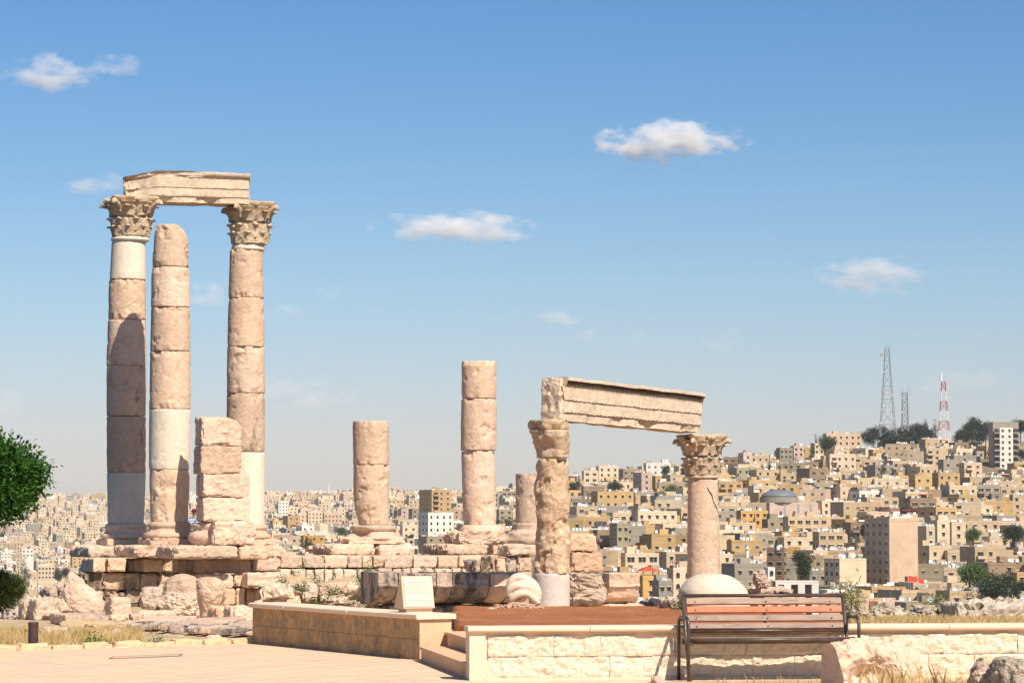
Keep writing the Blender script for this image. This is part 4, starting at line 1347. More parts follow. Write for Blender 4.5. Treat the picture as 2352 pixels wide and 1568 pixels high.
pr = [(-.145, zb_), (-.055, zb_ + h2), (-.02, zb_ + h2), (.17, zb_)]
vs = [(-w2 - .02, y, z) for y, z in pr] + [(w2, y, z) for y, z in pr]
mb.add(vs, [(0, 1, 2, 3), (7, 6, 5, 4), (0, 4, 5, 1), (1, 5, 6, 2), (2, 6, 7, 3), (3, 7, 4, 0)])
blk = mb.build('block', SIGNB, sg, world=False)
bm_ = blk.modifiers.new('bevel', 'BEVEL'); bm_.width = .012; bm_.segments = 3
fn_ = Vector((0, -(h2), .09)).normalized()
xa = Vector((1, 0, 0)); ya = Vector((0, .09, h2)).normalized(); za_ = xa.cross(ya)
MR = Matrix((xa, ya, za_)).transposed().to_4x4()
ctr = Vector((-.01, -.10, zb_ + h2 / 2)) + fn_ * .006
mb = MB()
def quadp(mb, x0, x1, y0, y1, t0=.0, t1=.004):
    vs = []
    for t in (t0, t1):
        for x, y in ((x0, y0), (x1, y0), (x1, y1), (x0, y1)):
            p = ctr + xa * x + ya * y + za_ * t
            vs.append(p)
    mb.add(vs, [(0, 3, 2, 1), (4, 5, 6, 7), (0, 1, 5, 4), (1, 2, 6, 5), (2, 3, 7, 6), (3, 0, 4, 7)])
quadp(mb, -.185, .18, -.18, .18)
pn = mb.build('printed_panel', SIGNP, sg, world=False)
mb = MB()
for (x0, x1, y0, y1) in ((-.172, .167, .1665, .168), (-.172, .167, -.168, -.1665), (-.172, -.1705, -.168, .168), (.1655, .167, -.168, .168)):
    quadp(mb, x0, x1, y0, y1, .0041, .005)
mb.build('border', INK, pn, world=False)
def txt(body, size, x, y):
    o = shadow_free_text(body, size, ctr + xa * x + ya * y + za_ * .0046, MR, INK, pn, .0004, 'CENTER')
    return o
txt('Umayyad Museum District', .024, -.002, .118)
mb = MB(); r3 = random.Random(4)
for k in range(15):
    if k in (9, 10): continue
    y = .094 - k * .0165; x = -.150; xe = .145 if k % 4 != 3 else .145 - r3.uniform(.03, .12)
    while x < xe:
        l_ = r3.uniform(.010, .03); quadp(mb, x, min(xe, x + l_), y, y + .0045, .0041, .0048); x += l_ + .006
mb.build('small_print', INK, pn, world=False)

# ---- bench
WOODA = None
def woodmat(name, c1, c2, c3, orange=0):
    m, nt, b = nodes_mat(name)
    v = coords(nt, (1.2, 14, 22))
    g = noise_t(nt, v, 4, 6, .65, 1.2)
    c = mix(nt, ramp(nt, g, .35, .65).outputs[0], c1, c2)
    v2 = coords(nt, (1, 1, 1))
    c = mix(nt, ramp(nt, noise_t(nt, v2, 2.2, 5, .6), .45 - orange, .62 - orange).outputs[0], c, c3)
    nt.links.new(c, b.inputs['Base Color'])
    b.inputs['Roughness'].default_value = .75; b.inputs['Specular IOR Level'].default_value = .25
    bp = nt.nodes.new('ShaderNodeBump'); bp.inputs['Strength'].default_value = .5; bp.inputs['Distance'].default_value = .004
    nt.links.new(g, bp.inputs['Height']); nt.links.new(bp.outputs[0], b.inputs['Normal'])
    return m
WD1 = woodmat('faded_bench_wood', (.43, .32, .24), (.25, .16, .115), (.44, .31, .22))
WD2 = woodmat('orange_bench_wood', (.50, .26, .16), (.44, .165, .09), (.53, .18, .09), .02)
WD3 = woodmat('grey_bench_wood', (.38, .30, .25), (.18, .13, .105), (.36, .26, .20))
REDW = plain('red_stained_wood_edge', (.27, .06, .03), .7, var=.25, vs=9)
BRM, nt_b, bb_ = nodes_mat('brown_bench_metal')
vv = coords(nt_b)
nt_b.links.new(mix(nt_b, ramp(nt_b, noise_t(nt_b, vv, 6, 5), .45, .7).outputs[0], (.060, .040, .032), (.12, .085, .065)), bb_.inputs['Base Color'])
bb_.inputs['Roughness'].default_value = .38; bb_.inputs['Specular IOR Level'].default_value = .55
BRZ = R(9)
bc = P(1764, 1553, 29.95)
bench = empty('park_bench', Vector((bc.x, bc.y, 0)), 'slatted wooden park bench with brown tube frame and looped armrests, before the low wall', 'bench', rz=BRZ)
HL = .915     # half length to the outer armrests
def bez(p, r=.06, k=4):
    """round the corners of a polyline"""
    p = [Vector(q) for q in p]
    out = [p[0]]
    for a, b, c in zip(p, p[1:], p[2:]):
        u = (a - b); v = (c - b)
        ra = min(r, u.length * .45, v.length * .45)
        s0 = b + u.normalized() * ra; s1 = b + v.normalized() * ra
        for i in range(k + 1):
            t = i / k
            out.append(s0 * (1 - t) ** 2 + b * 2 * t * (1 - t) + s1 * t ** 2)
    out.append(p[-1])
    return out
for sx in (-1, 1):
    x = sx * HL
    mb = MB()
    mb.tube(bez([(x, .20, 0), (x, .20, .66), (x, -.27, .66), (x, -.27, 0)], .10, 6), .019, 10)
    mb.build('armrest', BRM, bench, world=False, smooth=True)
    x2 = x - sx * .045
    mb = MB()
    mb.tube(bez([(x2, -.17, 0), (x2, .02, .36), (x2, .20, .885)], .1, 6), .018, 10)
    mb.build('back_post', BRM, bench, world=False, smooth=True)
    mb = MB()
    mb.box(x2 - .012, x2 + .012, -.24, .18, .375, .43)
    mb.tube([(x2, .11, .62), (x, .19, .64)], .012, 6)
    mb.build('seat_bracket', BRM, bench, world=False)
def backp(z):   # front plane of the backrest
    t = (z - .36) / (.885 - .36)
    return .02 + .18 * t
for (z, r) in ((.882, .019), (.515, .019)):
    mb = MB(); y = backp(z)
    hl = HL - .045 if z > .8 else HL - .03
    mb.tube([(-hl, y, z), (hl, y, z)], r, 10)
    mb.build('back_rail', BRM, bench, world=False, smooth=True)
for i, (z0, z1, mt) in enumerate(((.790, .855, WD1), (.703, .770, WD2), (.615, .680, WD3), (.537, .596, WD3))):
    mb = MB()
    for_len = HL - .075
    n = 24
    ya0, ya1 = backp(z0), backp(z1)
    for k in range(n):
        x0 = -for_len + 2 * for_len * k / n; x1 = -for_len + 2 * for_len * (k + 1) / n
        vs = [(x0, ya0 - .028, z0), (x1, ya0 - .028, z0), (x1, ya0 + .004, z0 - .006), (x0, ya0 + .004, z0 - .006), (x0, ya1 - .028, z1), (x1, ya1 - .028, z1), (x1, ya1 + .004, z1), (x0, ya1 + .004, z1)]
        mb.add(vs, [(0, 1, 5, 4)], 0)
        mb.add(vs, [(4, 5, 6, 7), (3, 2, 1, 0), (2, 3, 7, 6)] + ([(0, 4, 7, 3)] if k == 0 else []) + ([(1, 2, 6, 5)] if k == n - 1 else []), 1)
        wob = .0018 * math.sin(k * 1.7)
        mb.add([(x0, ya0 - .0285, z0), (x1, ya0 - .0285, z0), (x1, ya0 - .030, z0 + .009 + wob), (x0, ya0 - .030, z0 + .009 + .0018 * math.sin((k - 1) * 1.7))], [(0, 1, 2, 3)], 1)
        if k in (1, 12, 22): mb.tube([(x0 + .02, ya0 - .034, (z0 + z1) / 2), (x0 + .02, ya0 - .02, (z0 + z1) / 2)], .006, 6, 2)
    o = mb.build('back_slat', [mt, REDW, BRM], bench, world=False)
    o['label'] = ['faded pinkish top slat', 'orange-red slat', 'greyed slat with dark grain', 'lowest brownish back slat'][i]
for k in range(4):
    y0 = -.205 + k * .070
    mb = MB(); mb.box(-HL + .03, HL - .03, y0, y0 + .060, .432 - k * .006, .456 - k * .006); mb.build('seat_slat', WD3, bench, world=False)
mb = MB(); mb.tube([(-HL + .02, -.235, .432), (HL - .02, -.235, .432)], .021, 10); mb.build('seat_rail', BRM, bench, world=False, smooth=True)
mb = MB(); mb.tube([(-HL + .02, .075, .395), (HL - .02, .075, .395)], .017, 10); mb.build('seat_rail', BRM, bench, world=False, smooth=True)
mb = MB(); mb.box(-.014, .014, backp(.53) + .006, backp(.53) + .02, .50, .52)
vs = [(-.014, backp(.52) + .006, .52), (.014, backp(.52) + .006, .52), (.014, backp(.52) + .018, .52), (-.014, backp(.52) + .018, .52),
      (-.014, backp(.87) + .006, .87), (.014, backp(.87) + .006, .87), (.014, backp(.87) + .018, .87), (-.014, backp(.87) + .018, .87)]
mb.add(vs, [(0,3,2,1),(4,5,6,7),(0,1,5,4),(1,2,6,5),(2,3,7,6),(3,0,4,7)])
mb.build('centre_strap', BRM, bench, world=False)
# debris behind the seat: a pale stone by the left foot
mb = MB(); rblock(mb, P(1578, 1551, 29.9) + Vector((0, 0, .03)), (.03, .03, .045), 0, bevel=.03, rough=.02, seed=1, cell=.015)
tag(mb.build('pebble', PALE, None, loc=P(1578, 1556, 29.9), smooth=True), 'small white pebble beside the left front leg of the bench', 'stone')

# ---- marble fist
HD = 56.5
hand_c = P(1200, 1390, HD)
s = HD / F
def hp(px, py, y=0): 
    q = P(px, py, HD); return Vector((q.x, q.y + y, q.z))
mb = MB()
def fin(pts, r, n=16):
    # smooth the chain
    P_ = [Vector(p) for p in pts]; rs = list(r)
    out = []; ro = []
    for i in range(len(P_) - 1):
        p0 = P_[max(0, i - 1)]; p1 = P_[i]; p2 = P_[i + 1]; p3 = P_[min(len(P_) - 1, i + 2)]
        for k in range(6):
            t = k / 6
            out.append(.5 * ((2 * p1) + (-p0 + p2) * t + (2 * p0 - 5 * p1 + 4 * p2 - p3) * t * t + (-p0 + 3 * p1 - 3 * p2 + p3) * t ** 3))
            ro.append(rs[i] * (1 - t) + rs[i + 1] * t)
    out.append(P_[-1]); ro.append(rs[-1])
    # rounded ends
    a = out[0] + (out[0] - out[1]).normalized() * ro[0] * .6; b = out[-1] + (out[-1] - out[-2]).normalized() * ro[-1] * .6
    mb.tube([a] + out + [b], [ro[0] * .45] + ro + [ro[-1] * .45], n)
u_ = s
# fingers laid over one another: each comes from the knuckles on the right, bends at the left edge and folds back underneath
fin([hp(1182, 1366, .08), hp(1196, 1350, .07), hp(1214, 1350, .08), hp(1226, 1364, .08), hp(1224, 1374, .06)], [17*u_, 24*u_, 25*u_, 19*u_, 13*u_])
fin([hp(1170, 1352, 0.036), hp(1176, 1334, 0.012), hp(1192, 1325, 0.000), hp(1212, 1333, 0.012), hp(1230, 1350, 0.036), hp(1237, 1366, 0.048)], [9*u_, 10.5*u_, 10.5*u_, 10*u_, 9.5*u_, 8.5*u_])
fin([hp(1168, 1366, 0.000), hp(1172, 1353, -0.036), hp(1188, 1345, -0.060), hp(1208, 1349, -0.054), hp(1226, 1362, -0.018), hp(1235, 1376, 0.024)], [7.5*u_, 9*u_, 9.5*u_, 9.5*u_, 9*u_, 8*u_])
fin([hp(1174, 1382, -0.012), hp(1178, 1372, -0.066), hp(1194, 1363, -0.096), hp(1212, 1363, -0.090), hp(1226, 1374, -0.054), hp(1236, 1385, -0.012)], [7*u_, 8.2*u_, 8.6*u_, 8.4*u_, 8*u_, 7*u_])
fin([hp(1186, 1386, 0.000), hp(1176, 1380, 0.036), hp(1170, 1366, 0.060)], [6*u_, 7.5*u_, 8*u_])
fin([hp(1220, 1382, 0.024), hp(1232, 1378, 0.036), hp(1238, 1360, 0.072)], [8*u_, 9*u_, 8*u_])
hnd = mb.build('stone_fist', MARBLE, None, loc=hand_c, smooth=True)
rm = hnd.modifiers.new('remesh', 'REMESH'); rm.mode = 'VOXEL'; rm.voxel_size = .008; rm.use_smooth_shade = True
sm_ = hnd.modifiers.new('smooth', 'SMOOTH'); sm_.factor = .5; sm_.iterations = 4
tag(hnd, 'white marble fist with curled fingers, lying on reddish rocks before the pale drum', 'sculpture')
for i, (rws, lb) in enumerate((
    ([(1384, 1172, 1196), (1388, 1164, 1228), (1396, 1160, 1240), (1404, 1166, 1244), (1409, 1180, 1238)], 'jagged reddish rock under the front of the marble fist'),
    ([(1388, 1140, 1160), (1394, 1134, 1168), (1402, 1132, 1172), (1408, 1140, 1168)], 'low reddish rock to the left of the marble fist'),
    ([(1388, 1232, 1244), (1396, 1226, 1252), (1404, 1224, 1256), (1410, 1232, 1252)], 'small reddish rock right of the marble fist, against the pale drum'),
    ([(1395, 1120, 1140), (1400, 1116, 1162), (1406, 1118, 1166)], 'flat pink stone on the soil left of the fist'),
    ([(1410, 1314, 1320), (1416, 1306, 1334), (1420, 1306, 1338)], 'small pointed pink stone on the red soil, right of the pale drum'))):
    boulder('rock', rws, HD - .15 - (i == 4) * 4, .5 if i == 0 else .3, REDROCK if i < 3 else PINK2, 260 + i, lb, 'rock', rough=.09 if i < 3 else .03, fs=4, n=48, m=22)

# ---- dome shaped fragment and the stones to its right
boulder('dome_stone', [(1317, 1618, 1650), (1319, 1602, 1668), (1324, 1589, 1681), (1332, 1576, 1695), (1342, 1567, 1706), (1354, 1560, 1716), (1368, 1558, 1722), (1385, 1560, 1724), (1404, 1564, 1722), (1418, 1572, 1716)],
        50, 1.25, MARBLE, 270, 'smooth dome-shaped marble elbow fragment rising behind the bench', 'sculpture', rough=.012, pw=2.1, n=64, m=40)
boulder('rock', [(1310, 1741, 1750), (1316, 1734, 1757), (1326, 1730, 1764), (1338, 1731, 1765), (1349, 1738, 1762)], 58, .35, RUBBLE, 271, 'lone rounded rock balanced on a stone slab behind the bench', 'rock', rough=.07, fs=3.5)
for i, (a, b, ya, yb, lb) in enumerate(((1720, 1778, 1350, 1364, 'left flat slab of the low row right of the dome stone, under the lone rock'), (1780, 1824, 1351, 1364, 'right flat slab of the low row right of the dome stone'), (1716, 1830, 1363, 1400, 'long grey block half hidden behind the bench backrest'))):
    mb = MB(); p = pblock(mb, a, b, ya, yb, 58.3, .8, R(10), bevel=.08, rough=.09, seed=275 + i)
    tag(mb.build('stone', RUBBLE, None, loc=p, smooth=True), lb, 'stone')
z2 = lambda x: 1875.6 + x * .2026
zy2 = lambda y: 1294 + y * .2026
for i, (rws, lb) in enumerate((
    ([(1390, 1945, 1970), (1396, 1940, 1990), (1410, 1938, 2000), (1430, 1936, 2004)], 'low grey stone just right of the bench backrest'),
    ([(1385, 2015, 2032), (1392, 2000, 2040), (1402, 1990, 2046), (1416, 1984, 2046), (1432, 1980, 2048)], 'pointed stone mound, left one of the grey row behind the wall'),
    ([(1395, 2040, 2062), (1400, 2034, 2072), (1412, 2026, 2078), (1432, 2020, 2080)], 'rough grey rock second in the row right of the bench'),
    ([(1404, 2076, 2092), (1410, 2072, 2100), (1432, 2070, 2106)], 'small dark rock in a gap of the grey row'),
    ([(1394, 2108, 2128), (1400, 2100, 2142), (1414, 2094, 2148), (1434, 2090, 2150)], 'rounded grey rock in the middle of the row behind the wall'),
    ([(1400, 2160, 2195), (1406, 2150, 2206), (1418, 2148, 2210), (1434, 2146, 2212)], 'weathered low rock with grass before it, left of the largest rock'))):
    boulder('rock', rws, 46 + i * .3, .8, GREYROCK, 280 + i, lb, 'rock', rough=.11, fs=2.6)
mb = MB(); p = pblock(mb, 2206, 2420, 1383, 1434, 46, 1.4, R(6), bevel=.15, rough=.14, seed=290, cell=.08)
tag(mb.build('rock', GREYROCK, None, loc=p, smooth=True), 'largest flat-topped grey rock behind the low wall, at the right edge', 'rock')

# ---- fragments in front of the wall
FD = 27.0
frag = MB()
fc = P(2003, 1530, FD)
cz = .30
nx_, na = 70, 120
Rf = .375
ax = Vector((math.cos(R(14)), math.sin(R(14)), 0)); ay = Vector((-ax.y, ax.x, 0))
cen = Vector((fc.x, fc.y, .18))
for i in range(nx_ + 1):
    t = i / nx_
    x = -.40 + .80 * t
    for j in range(na):
        a = 2 * math.pi * j / na
        rx = Rf * (1 - .16 * max(0, (x - .18)) / .3 - .22 * max(0, (-.30 - x)) / .13 * .6)
        p = ax * x + ay * math.cos(a) * rx * .95 + Vector((0, 0, math.sin(a) * rx))
        # hollow: carve a cone shaped socket on the left front
        hx, hz = x + .13, math.sin(a) * rx - .0
        front = max(0, -math.cos(a))
        g = math.exp(-((x + .14) / .17) ** 2 - ((math.sin(a) * rx - .03) / .14) ** 2) * front
        p -= (ay * -1) * g * .30
        g2 = math.exp(-((x + .30) / .05) ** 2 - ((math.sin(a) * rx + .15) / .16) ** 2) * front
        p += ay * g2 * .16
        p += Vector((fr(p, 3, 1, 6), fr(p, 3, 2, 6), fr(p, 3, 3, 6))) * .038
        p -= Vector((0, math.cos(a), math.sin(a))) * max(0, abs(fr(p, 5, 7, 5)) - .12) * .07
        frag.v.append(tuple(cen + p))
for i in range(nx_):
    for j in range(na):
        a = i * na + j; b = i * na + (j + 1) % na
        frag.f.append((a, b, b + na, a + na)); frag.m.append(0)
for i in (0, nx_):
    base = i * na
    c0 = sum((Vector(frag.v[base + j]) for j in range(na)), Vector()) / na
    prev = [base + j for j in range(na)]
    for f in (.8, .55, .3):
        nr_ = []
        for j in range(na):
            v = Vector(frag.v[base + j]); q = c0 + (v - c0) * f
            q -= ax * ((1 - f) * (-.05 if i == 0 else .05)) ; q += ax * fr(q, 3, 8, 4) * .04
            nr_.append(len(frag.v)); frag.v.append(tuple(q))
        for j in range(na):
            q4 = (prev[j], prev[(j + 1) % na], nr_[(j + 1) % na], nr_[j])
            frag.f.append(q4[::-1] if i == 0 else q4); frag.m.append(0)
        prev = nr_
    frag.f.append(tuple(prev)[::-1] if i == 0 else tuple(prev)); frag.m.append(0)
FRAGM = stone('cream_orange_rock', (.80, .60, .44), (.76, .53, .38), (.66, .35, .20), bump=.5, bs=1.5, stain=.55, pit=.4)
tag(frag.build('column_fragment', FRAGM, None, loc=Vector((fc.x, fc.y, 0)), smooth=True), 'pink broken column drum with a hollow front, lying right of the bench', 'stone')
for i, (rws, dd, mt, lb) in enumerate((
    ([(1512, 2250, 2262), (1520, 2240, 2276), (1545, 2230, 2278), (1580, 2226, 2282), (1600, 2228, 2280)], 26.6, RUBBLE, 'narrow beige rock with a split side, left of the big grey rock in the corner'),
    ([(1509, 2296, 2330), (1513, 2284, 2420), (1540, 2276, 2440), (1580, 2272, 2450), (1600, 2276, 2440)], 26.2, GREYROCK, 'big grey rock cut off by the lower right corner'))):
    boulder('rock', rws, dd, .45, mt, 295 + i, lb, 'rock', rough=.04, fs=3, pw=3.2)

# planting strip with kerb in front of the bench
mb = MB()
k0 = P(1519, 1562, 29.5); 
for i in range(31):
    for j in range(13):
        X = k0.x + i * .22; Y = 24.6 + j * .42
        Y = min(Y, 29.45 + (X - k0.x) * .13)
        mb.v.append((X, Y, .012 + fr((X, Y, 0), 2, 4, 4) * .012))
for i in range(30):
    for j in range(12):
        a = i * 13 + j; mb.f.append((a, a + 13, a + 14, a + 1)); mb.m.append(0)
tag(mb.build('planting_strip', DIRT, smooth=True), kind='structure')
ks = MB()
for i in range(6):
    y1_ = 29.5 - i * .8
    rblock(ks, Vector((k0.x - .06, y1_ - .39, .03)), (.05, .385, .04), 0, bevel=.015, rough=.01, seed=i, cell=.06)
tag(ks.build('kerb', PINK2, None, smooth=True), kind='structure')

# kerb of rough stones along the paving, left
kl = []
pts = [(-10.5, 36.9), (-8.4, 36.75), (-6.4, 36.75), (-3.5, 39.15)]
kb = MB(); q = 0
for (xa_, ya_), (xb_, yb_) in zip(pts, pts[1:]):
    Ls = math.hypot(xb_ - xa_, yb_ - ya_); n = int(Ls / .42)
    an = math.atan2(yb_ - ya_, xb_ - xa_)
    for i in range(n):
        t = (i + .5) / n
        rblock(kb, Vector((xa_ + (xb_ - xa_) * t, ya_ + (yb_ - ya_) * t + .05, .02)), (Ls / n / 2 - .006, .09, .055 + .015 * math.sin(q * 2.3)), an, bevel=.03, rough=.025, seed=q, cell=.06); q += 1
tag(kb.build('kerb', STEPST, None, smooth=True), kind='structure')

# rectangular access cover set in the paving
ac = MB()
c0 = P(252, 1511, 34.6); c1 = P(405, 1501, 35.8)
def flatbar(a, b, w, z0, z1):
    u = (b - a).normalized(); n_ = Vector((-u.y, u.x, 0)) * w
    prism(ac, [a - n_, b - n_, b + n_, a + n_], z0, z1)
A_ = Vector((c0.x, 34.55, 0)); B_ = Vector((P(408, 1504, 35.1).x, 35.25, 0)); up_ = Vector((-.02, .52, 0))
prism(ac, [A_, B_, B_ + up_, A_ + up_], .001, .005)
cov = ac.build('access_cover', plain('cover_plate', (.58, .41, .28), .8, var=.1), None, loc=A_)
tag(cov, 'flat rectangular access cover let into the paving', 'cover')
ac = MB()
for a, b in ((A_, B_), (A_ + up_, B_ + up_), (A_, A_ + up_), (B_, B_ + up_)): flatbar(a, b, .008, .005, .008)
ac.build('rim', plain('rusty_rim', (.20, .10, .06), .9), cov)

# bollard
bl = P(76, 1487, 37.2)
bo = empty('bollard', Vector((bl.x, bl.y, 0)), 'short dark brown bollard lamp standing by the kerb', 'bollard')
BOLM = plain('dark_brown_paint', (.065, .038, .036), .45, var=.12)
mb = MB(); n = 28; r = .066
for z in (0, .30):
    for j in range(n):
        a = 2 * math.pi * j / n; mb.v.append((math.cos(a) * r, math.sin(a) * r, z))
for j in range(n): mb.f.append((j, (j + 1) % n, (j + 1) % n + n, j + n)); mb.m.append(0)
mb.f.append(tuple(range(n))[::-1]); mb.m.append(0); mb.f.append(tuple(range(n, 2 * n))); mb.m.append(0)
mb.build('post', BOLM, bo, world=False, smooth=False)
mb = MB(); mb.lathe([(.303, r * 1.0), (.335, r * 1.06), (.350, r * 1.03), (.356, r * .9)], n); mb.build('cap', BOLM, bo, world=False)
mb = MB(); mb.tube([(.02 - r, -.06, .245), (-r - .03, -.07, .245)], .006, 6); mb.tube([(-r - .03, -.07, .27), (-r - .03, -.07, .20)], .006, 6); mb.build('clip', BOLM, bo, world=False)

# ---- person beyond the podium
PD = 104
ps = PD / F
feet = Vector((P(446, 1200, PD).x, PD, P(446, 1171, PD).z - 1.76))
mb = MB(); rblock(mb, feet + Vector((0, 0, -.6)), (.7, .6, .6), TH, bevel=.1, rough=.06, seed=401, cell=.2)
tag(mb.build('stone', RUBBLE, None, loc=feet + Vector((0, 0, -1.2)), smooth=True), 'block on which the visitor in the checked shirt stands', 'stone')
per = None
mb = MB()
def skinned(name, verts, edges, radii, mat, parent, loc):
    me = bpy.data.meshes.new(name); me.from_pydata(verts, edges, []); me.materials.append(mat)
    o = bpy.data.objects.new(name, me); C.objects.link(o)
    o.modifiers.new('skin', 'SKIN'); me.skin_vertices or None
    o.location = loc
    if parent is not None: o.parent = parent
    sv = me.skin_vertices
    if len(sv) == 0:
        lay = me.attributes
    for i, r in enumerate(radii):
        me.skin_vertices[0].data[i].radius = r if isinstance(r, tuple) else (r, r)
    me.skin_vertices[0].data[0].use_root = True
    ss = o.modifiers.new('sub', 'SUBSURF'); ss.levels = 2; ss.render_levels = 2
    return o
SKIN = plain('skin', (.45, .26, .17), .6)
SHIRT, ntp, bp_ = nodes_mat('checked_shirt')
tcx = ntp.nodes.new('ShaderNodeTexCoord')
def stripes(axis, sc_):
    sp = ntp.nodes.new('ShaderNodeSeparateXYZ'); ntp.links.new(tcx.outputs['Object'], sp.inputs[0])
    m1 = N(ntp, 'ShaderNodeMath', operation='MULTIPLY'); m1.inputs[1].default_value = sc_; ntp.links.new(sp.outputs[axis], m1.inputs[0])
    m2 = N(ntp, 'ShaderNodeMath', operation='SINE'); ntp.links.new(m1.outputs[0], m2.inputs[0])
    m3 = N(ntp, 'ShaderNodeMath', operation='GREATER_THAN'); m3.inputs[1].default_value = .1; ntp.links.new(m2.outputs[0], m3.inputs[0])
    return m3.outputs[0]
cA = mix(ntp, stripes(2, 70), (.72, .74, .78), (.16, .24, .42))
cB = mix(ntp, stripes(0, 70), cA, (.55, .60, .70), 'MULTIPLY')
ntp.links.new(cB, bp_.inputs['Base Color']); bp_.inputs['Roughness'].default_value = .9
JEANS = plain('blue_jeans', (.05, .08, .15), .9)
CAP = plain('dark_red_cap', (.10, .012, .016), .8)
try:
    vb = [(0,0,.92),(0,0,1.12),(0,-.01,1.35),(0,-.01,1.46),(0,-.01,1.54),(0,-.03,1.64),(0,-.02,1.73),
          (.18,0,1.42),(.24,-.02,1.18),(.20,-.20,1.02),(.19,-.28,1.00),(-.18,0,1.42),(-.25,0,1.18),(-.24,-.10,.94),(-.24,-.14,.86),
          (.09,0,.86),(.10,-.03,.47),(.10,0,.09),(.10,-.12,.04),(-.09,0,.86),(-.10,.02,.47),(-.11,.05,.09),(-.11,-.07,.04)]
    eb = [(0,1),(1,2),(2,3),(3,4),(4,5),(5,6),(2,7),(7,8),(8,9),(9,10),(2,11),(11,12),(12,13),(13,14),(0,15),(15,16),(16,17),(17,18),(0,19),(19,20),(20,21),(21,22)]
    rb_ = [(.15,.11),(.14,.10),(.16,.11),.07,.052,.085,.075,.06,.048,.036,.03,.06,.048,.036,.03,.085,.06,.045,.04,.085,.06,.045,.04]
    per = skinned('person', [Vector(v) for v in vb], eb, rb_, SKIN, None, feet)
    tag(per, 'visitor in dark red cap and checked shirt between tall column and pier', 'person')
    # clothes: shirt, trousers and cap follow the body
    sv_ = [(0,0,.90),(0,0,1.12),(0,-.01,1.36),(0,-.01,1.46),(.18,0,1.42),(.24,-.02,1.18),(.22,-.11,1.10),(-.18,0,1.42),(-.25,0,1.18),(-.25,-.05,1.06)]
    skinned('shirt', [Vector(v) for v in sv_], [(0,1),(1,2),(2,3),(2,4),(4,5),(5,6),(2,7),(7,8),(8,9)], [(.175,.13),(.165,.125),(.185,.13),.075,.08,.068,.055,.08,.068,.055], SHIRT, per, (0,0,0))
    tv = [(0,0,.92),(.09,0,.86),(.10,-.03,.47),(.10,0,.10),(-.09,0,.86),(-.10,.02,.47),(-.11,.05,.10)]
    skinned('trousers', [Vector(v) for v in tv], [(0,1),(1,2),(2,3),(0,4),(4,5),(5,6)], [(.165,.125),.10,.075,.06,.10,.075,.06], JEANS, per, (0,0,0))
    mb = MB(); mb.lathe([(1.69, .10), (1.72, .105), (1.77, .095), (1.80, .06), (1.815, .02)], 20, (0, -.02))
    mb.box(-.07, .07, -.20, -.08, 1.69, 1.705)
    mb.build('cap', CAP, per, world=False, smooth=True)
    mb = MB(); mb.tube([(0.0, -.11, 1.60), (0, -.135, 1.625), (0, -.115, 1.66)], [.012, .02, .01], 6)
    for sx in (-1, 1):
        mb.tube([(sx * .087, -.02, 1.62), (sx * .098, -.01, 1.645), (sx * .088, -.01, 1.67)], .012, 6)
    mb.build('face_features', SKIN, per, world=False, smooth=True)
    mb = MB()
    pts_ = [(.10, -.13, 1.44), (.02, -.145, 1.30), (-.10, -.15, 1.12), (-.19, -.10, .98)]
    mb.tube(pts_, .012, 6); mb.box(-.26, -.16, -.12, .08, .82, .98)
    mb.build('shoulder_bag', plain('bag_leather', (.03, .02, .02), .6), per, world=False)
except Exception as ex:
    print('person', ex)
    raise

# ---- vegetation close by
def leaf_cloud(mb, ells, count, size, rnd, droop=.0, elong=1.9, shell=.55, clumps=0):
    """leaf blades in the volume of ellipsoids (centre, radii): each leaf is a folded lozenge"""
    tot = sum(e[1][0] * e[1][1] * e[1][2] for e in ells)
    for (c_, r_) in ells:
        k = int(count * r_[0] * r_[1] * r_[2] / tot)
        cl = []
        for _ in range(max(1, k // 14)):
            v = Vector((rnd.gauss(0, 1), rnd.gauss(0, 1), rnd.gauss(0, 1))).normalized()
            rr = shell + (1 - shell) * rnd.random() ** .5
            rr *= 1 + .16 * fr(v * 2, 1.3, c_[0], 3)
            cl.append((Vector((c_[0] + v.x * r_[0] * rr, c_[1] + v.y * r_[1] * rr, c_[2] + v.z * r_[2] * rr)), v))
        for i in range(k):
            cc, v = cl[i % len(cl)]
            p = cc + Vector((rnd.gauss(0, 1), rnd.gauss(0, 1), rnd.gauss(0, 1))) * size * 1.1
            dirv = (v * .8 + Vector((rnd.uniform(-1, 1), rnd.uniform(-1, 1), rnd.uniform(-1, 1) - droop))).normalized()
            side = dirv.cross(Vector((rnd.uniform(-1, 1), rnd.uniform(-1, 1), rnd.uniform(-1, 1)))).normalized()
            s_ = size * rnd.uniform(.6, 1.25)
            a = p; b = p + dirv * s_; m1 = p + dirv * s_ * .45 + side * s_ / elong / 2; m2 = p + dirv * s_ * .45 - side * s_ / elong / 2
            up = dirv.cross(side) * s_ * .1
            mb.add([a, m1 + up, b, m2 + up], [(0, 1, 2), (0, 2, 3)])
rnd = random.Random(12)
TD = 46
tc_ = P(-45, 1100, TD)
tz = -.2
tr = empty('broadleaf_tree', Vector((tc_.x - .25, TD, tz)), 'bright green broad-leaved tree reaching in at the left edge', 'tree')
mb = MB()
q = TD / F
ells = [(tuple(P(-25, 1102, TD)), (108*q, .70, 80*q)), (tuple(P(46, 1088, TD)), (50*q, .40, 50*q)), (tuple(P(18, 1136, TD)), (55*q, .42, 50*q)), (tuple(P(8, 1046, TD)), (50*q, .4, 36*q)),
        (tuple(P(-20, 1172, TD)), (45*q, .4, 36*q)), (tuple(P(80, 1074, TD)), (20*q, .25, 18*q)), (tuple(P(-130, 1085, TD)), (110*q, .8, 100*q))]
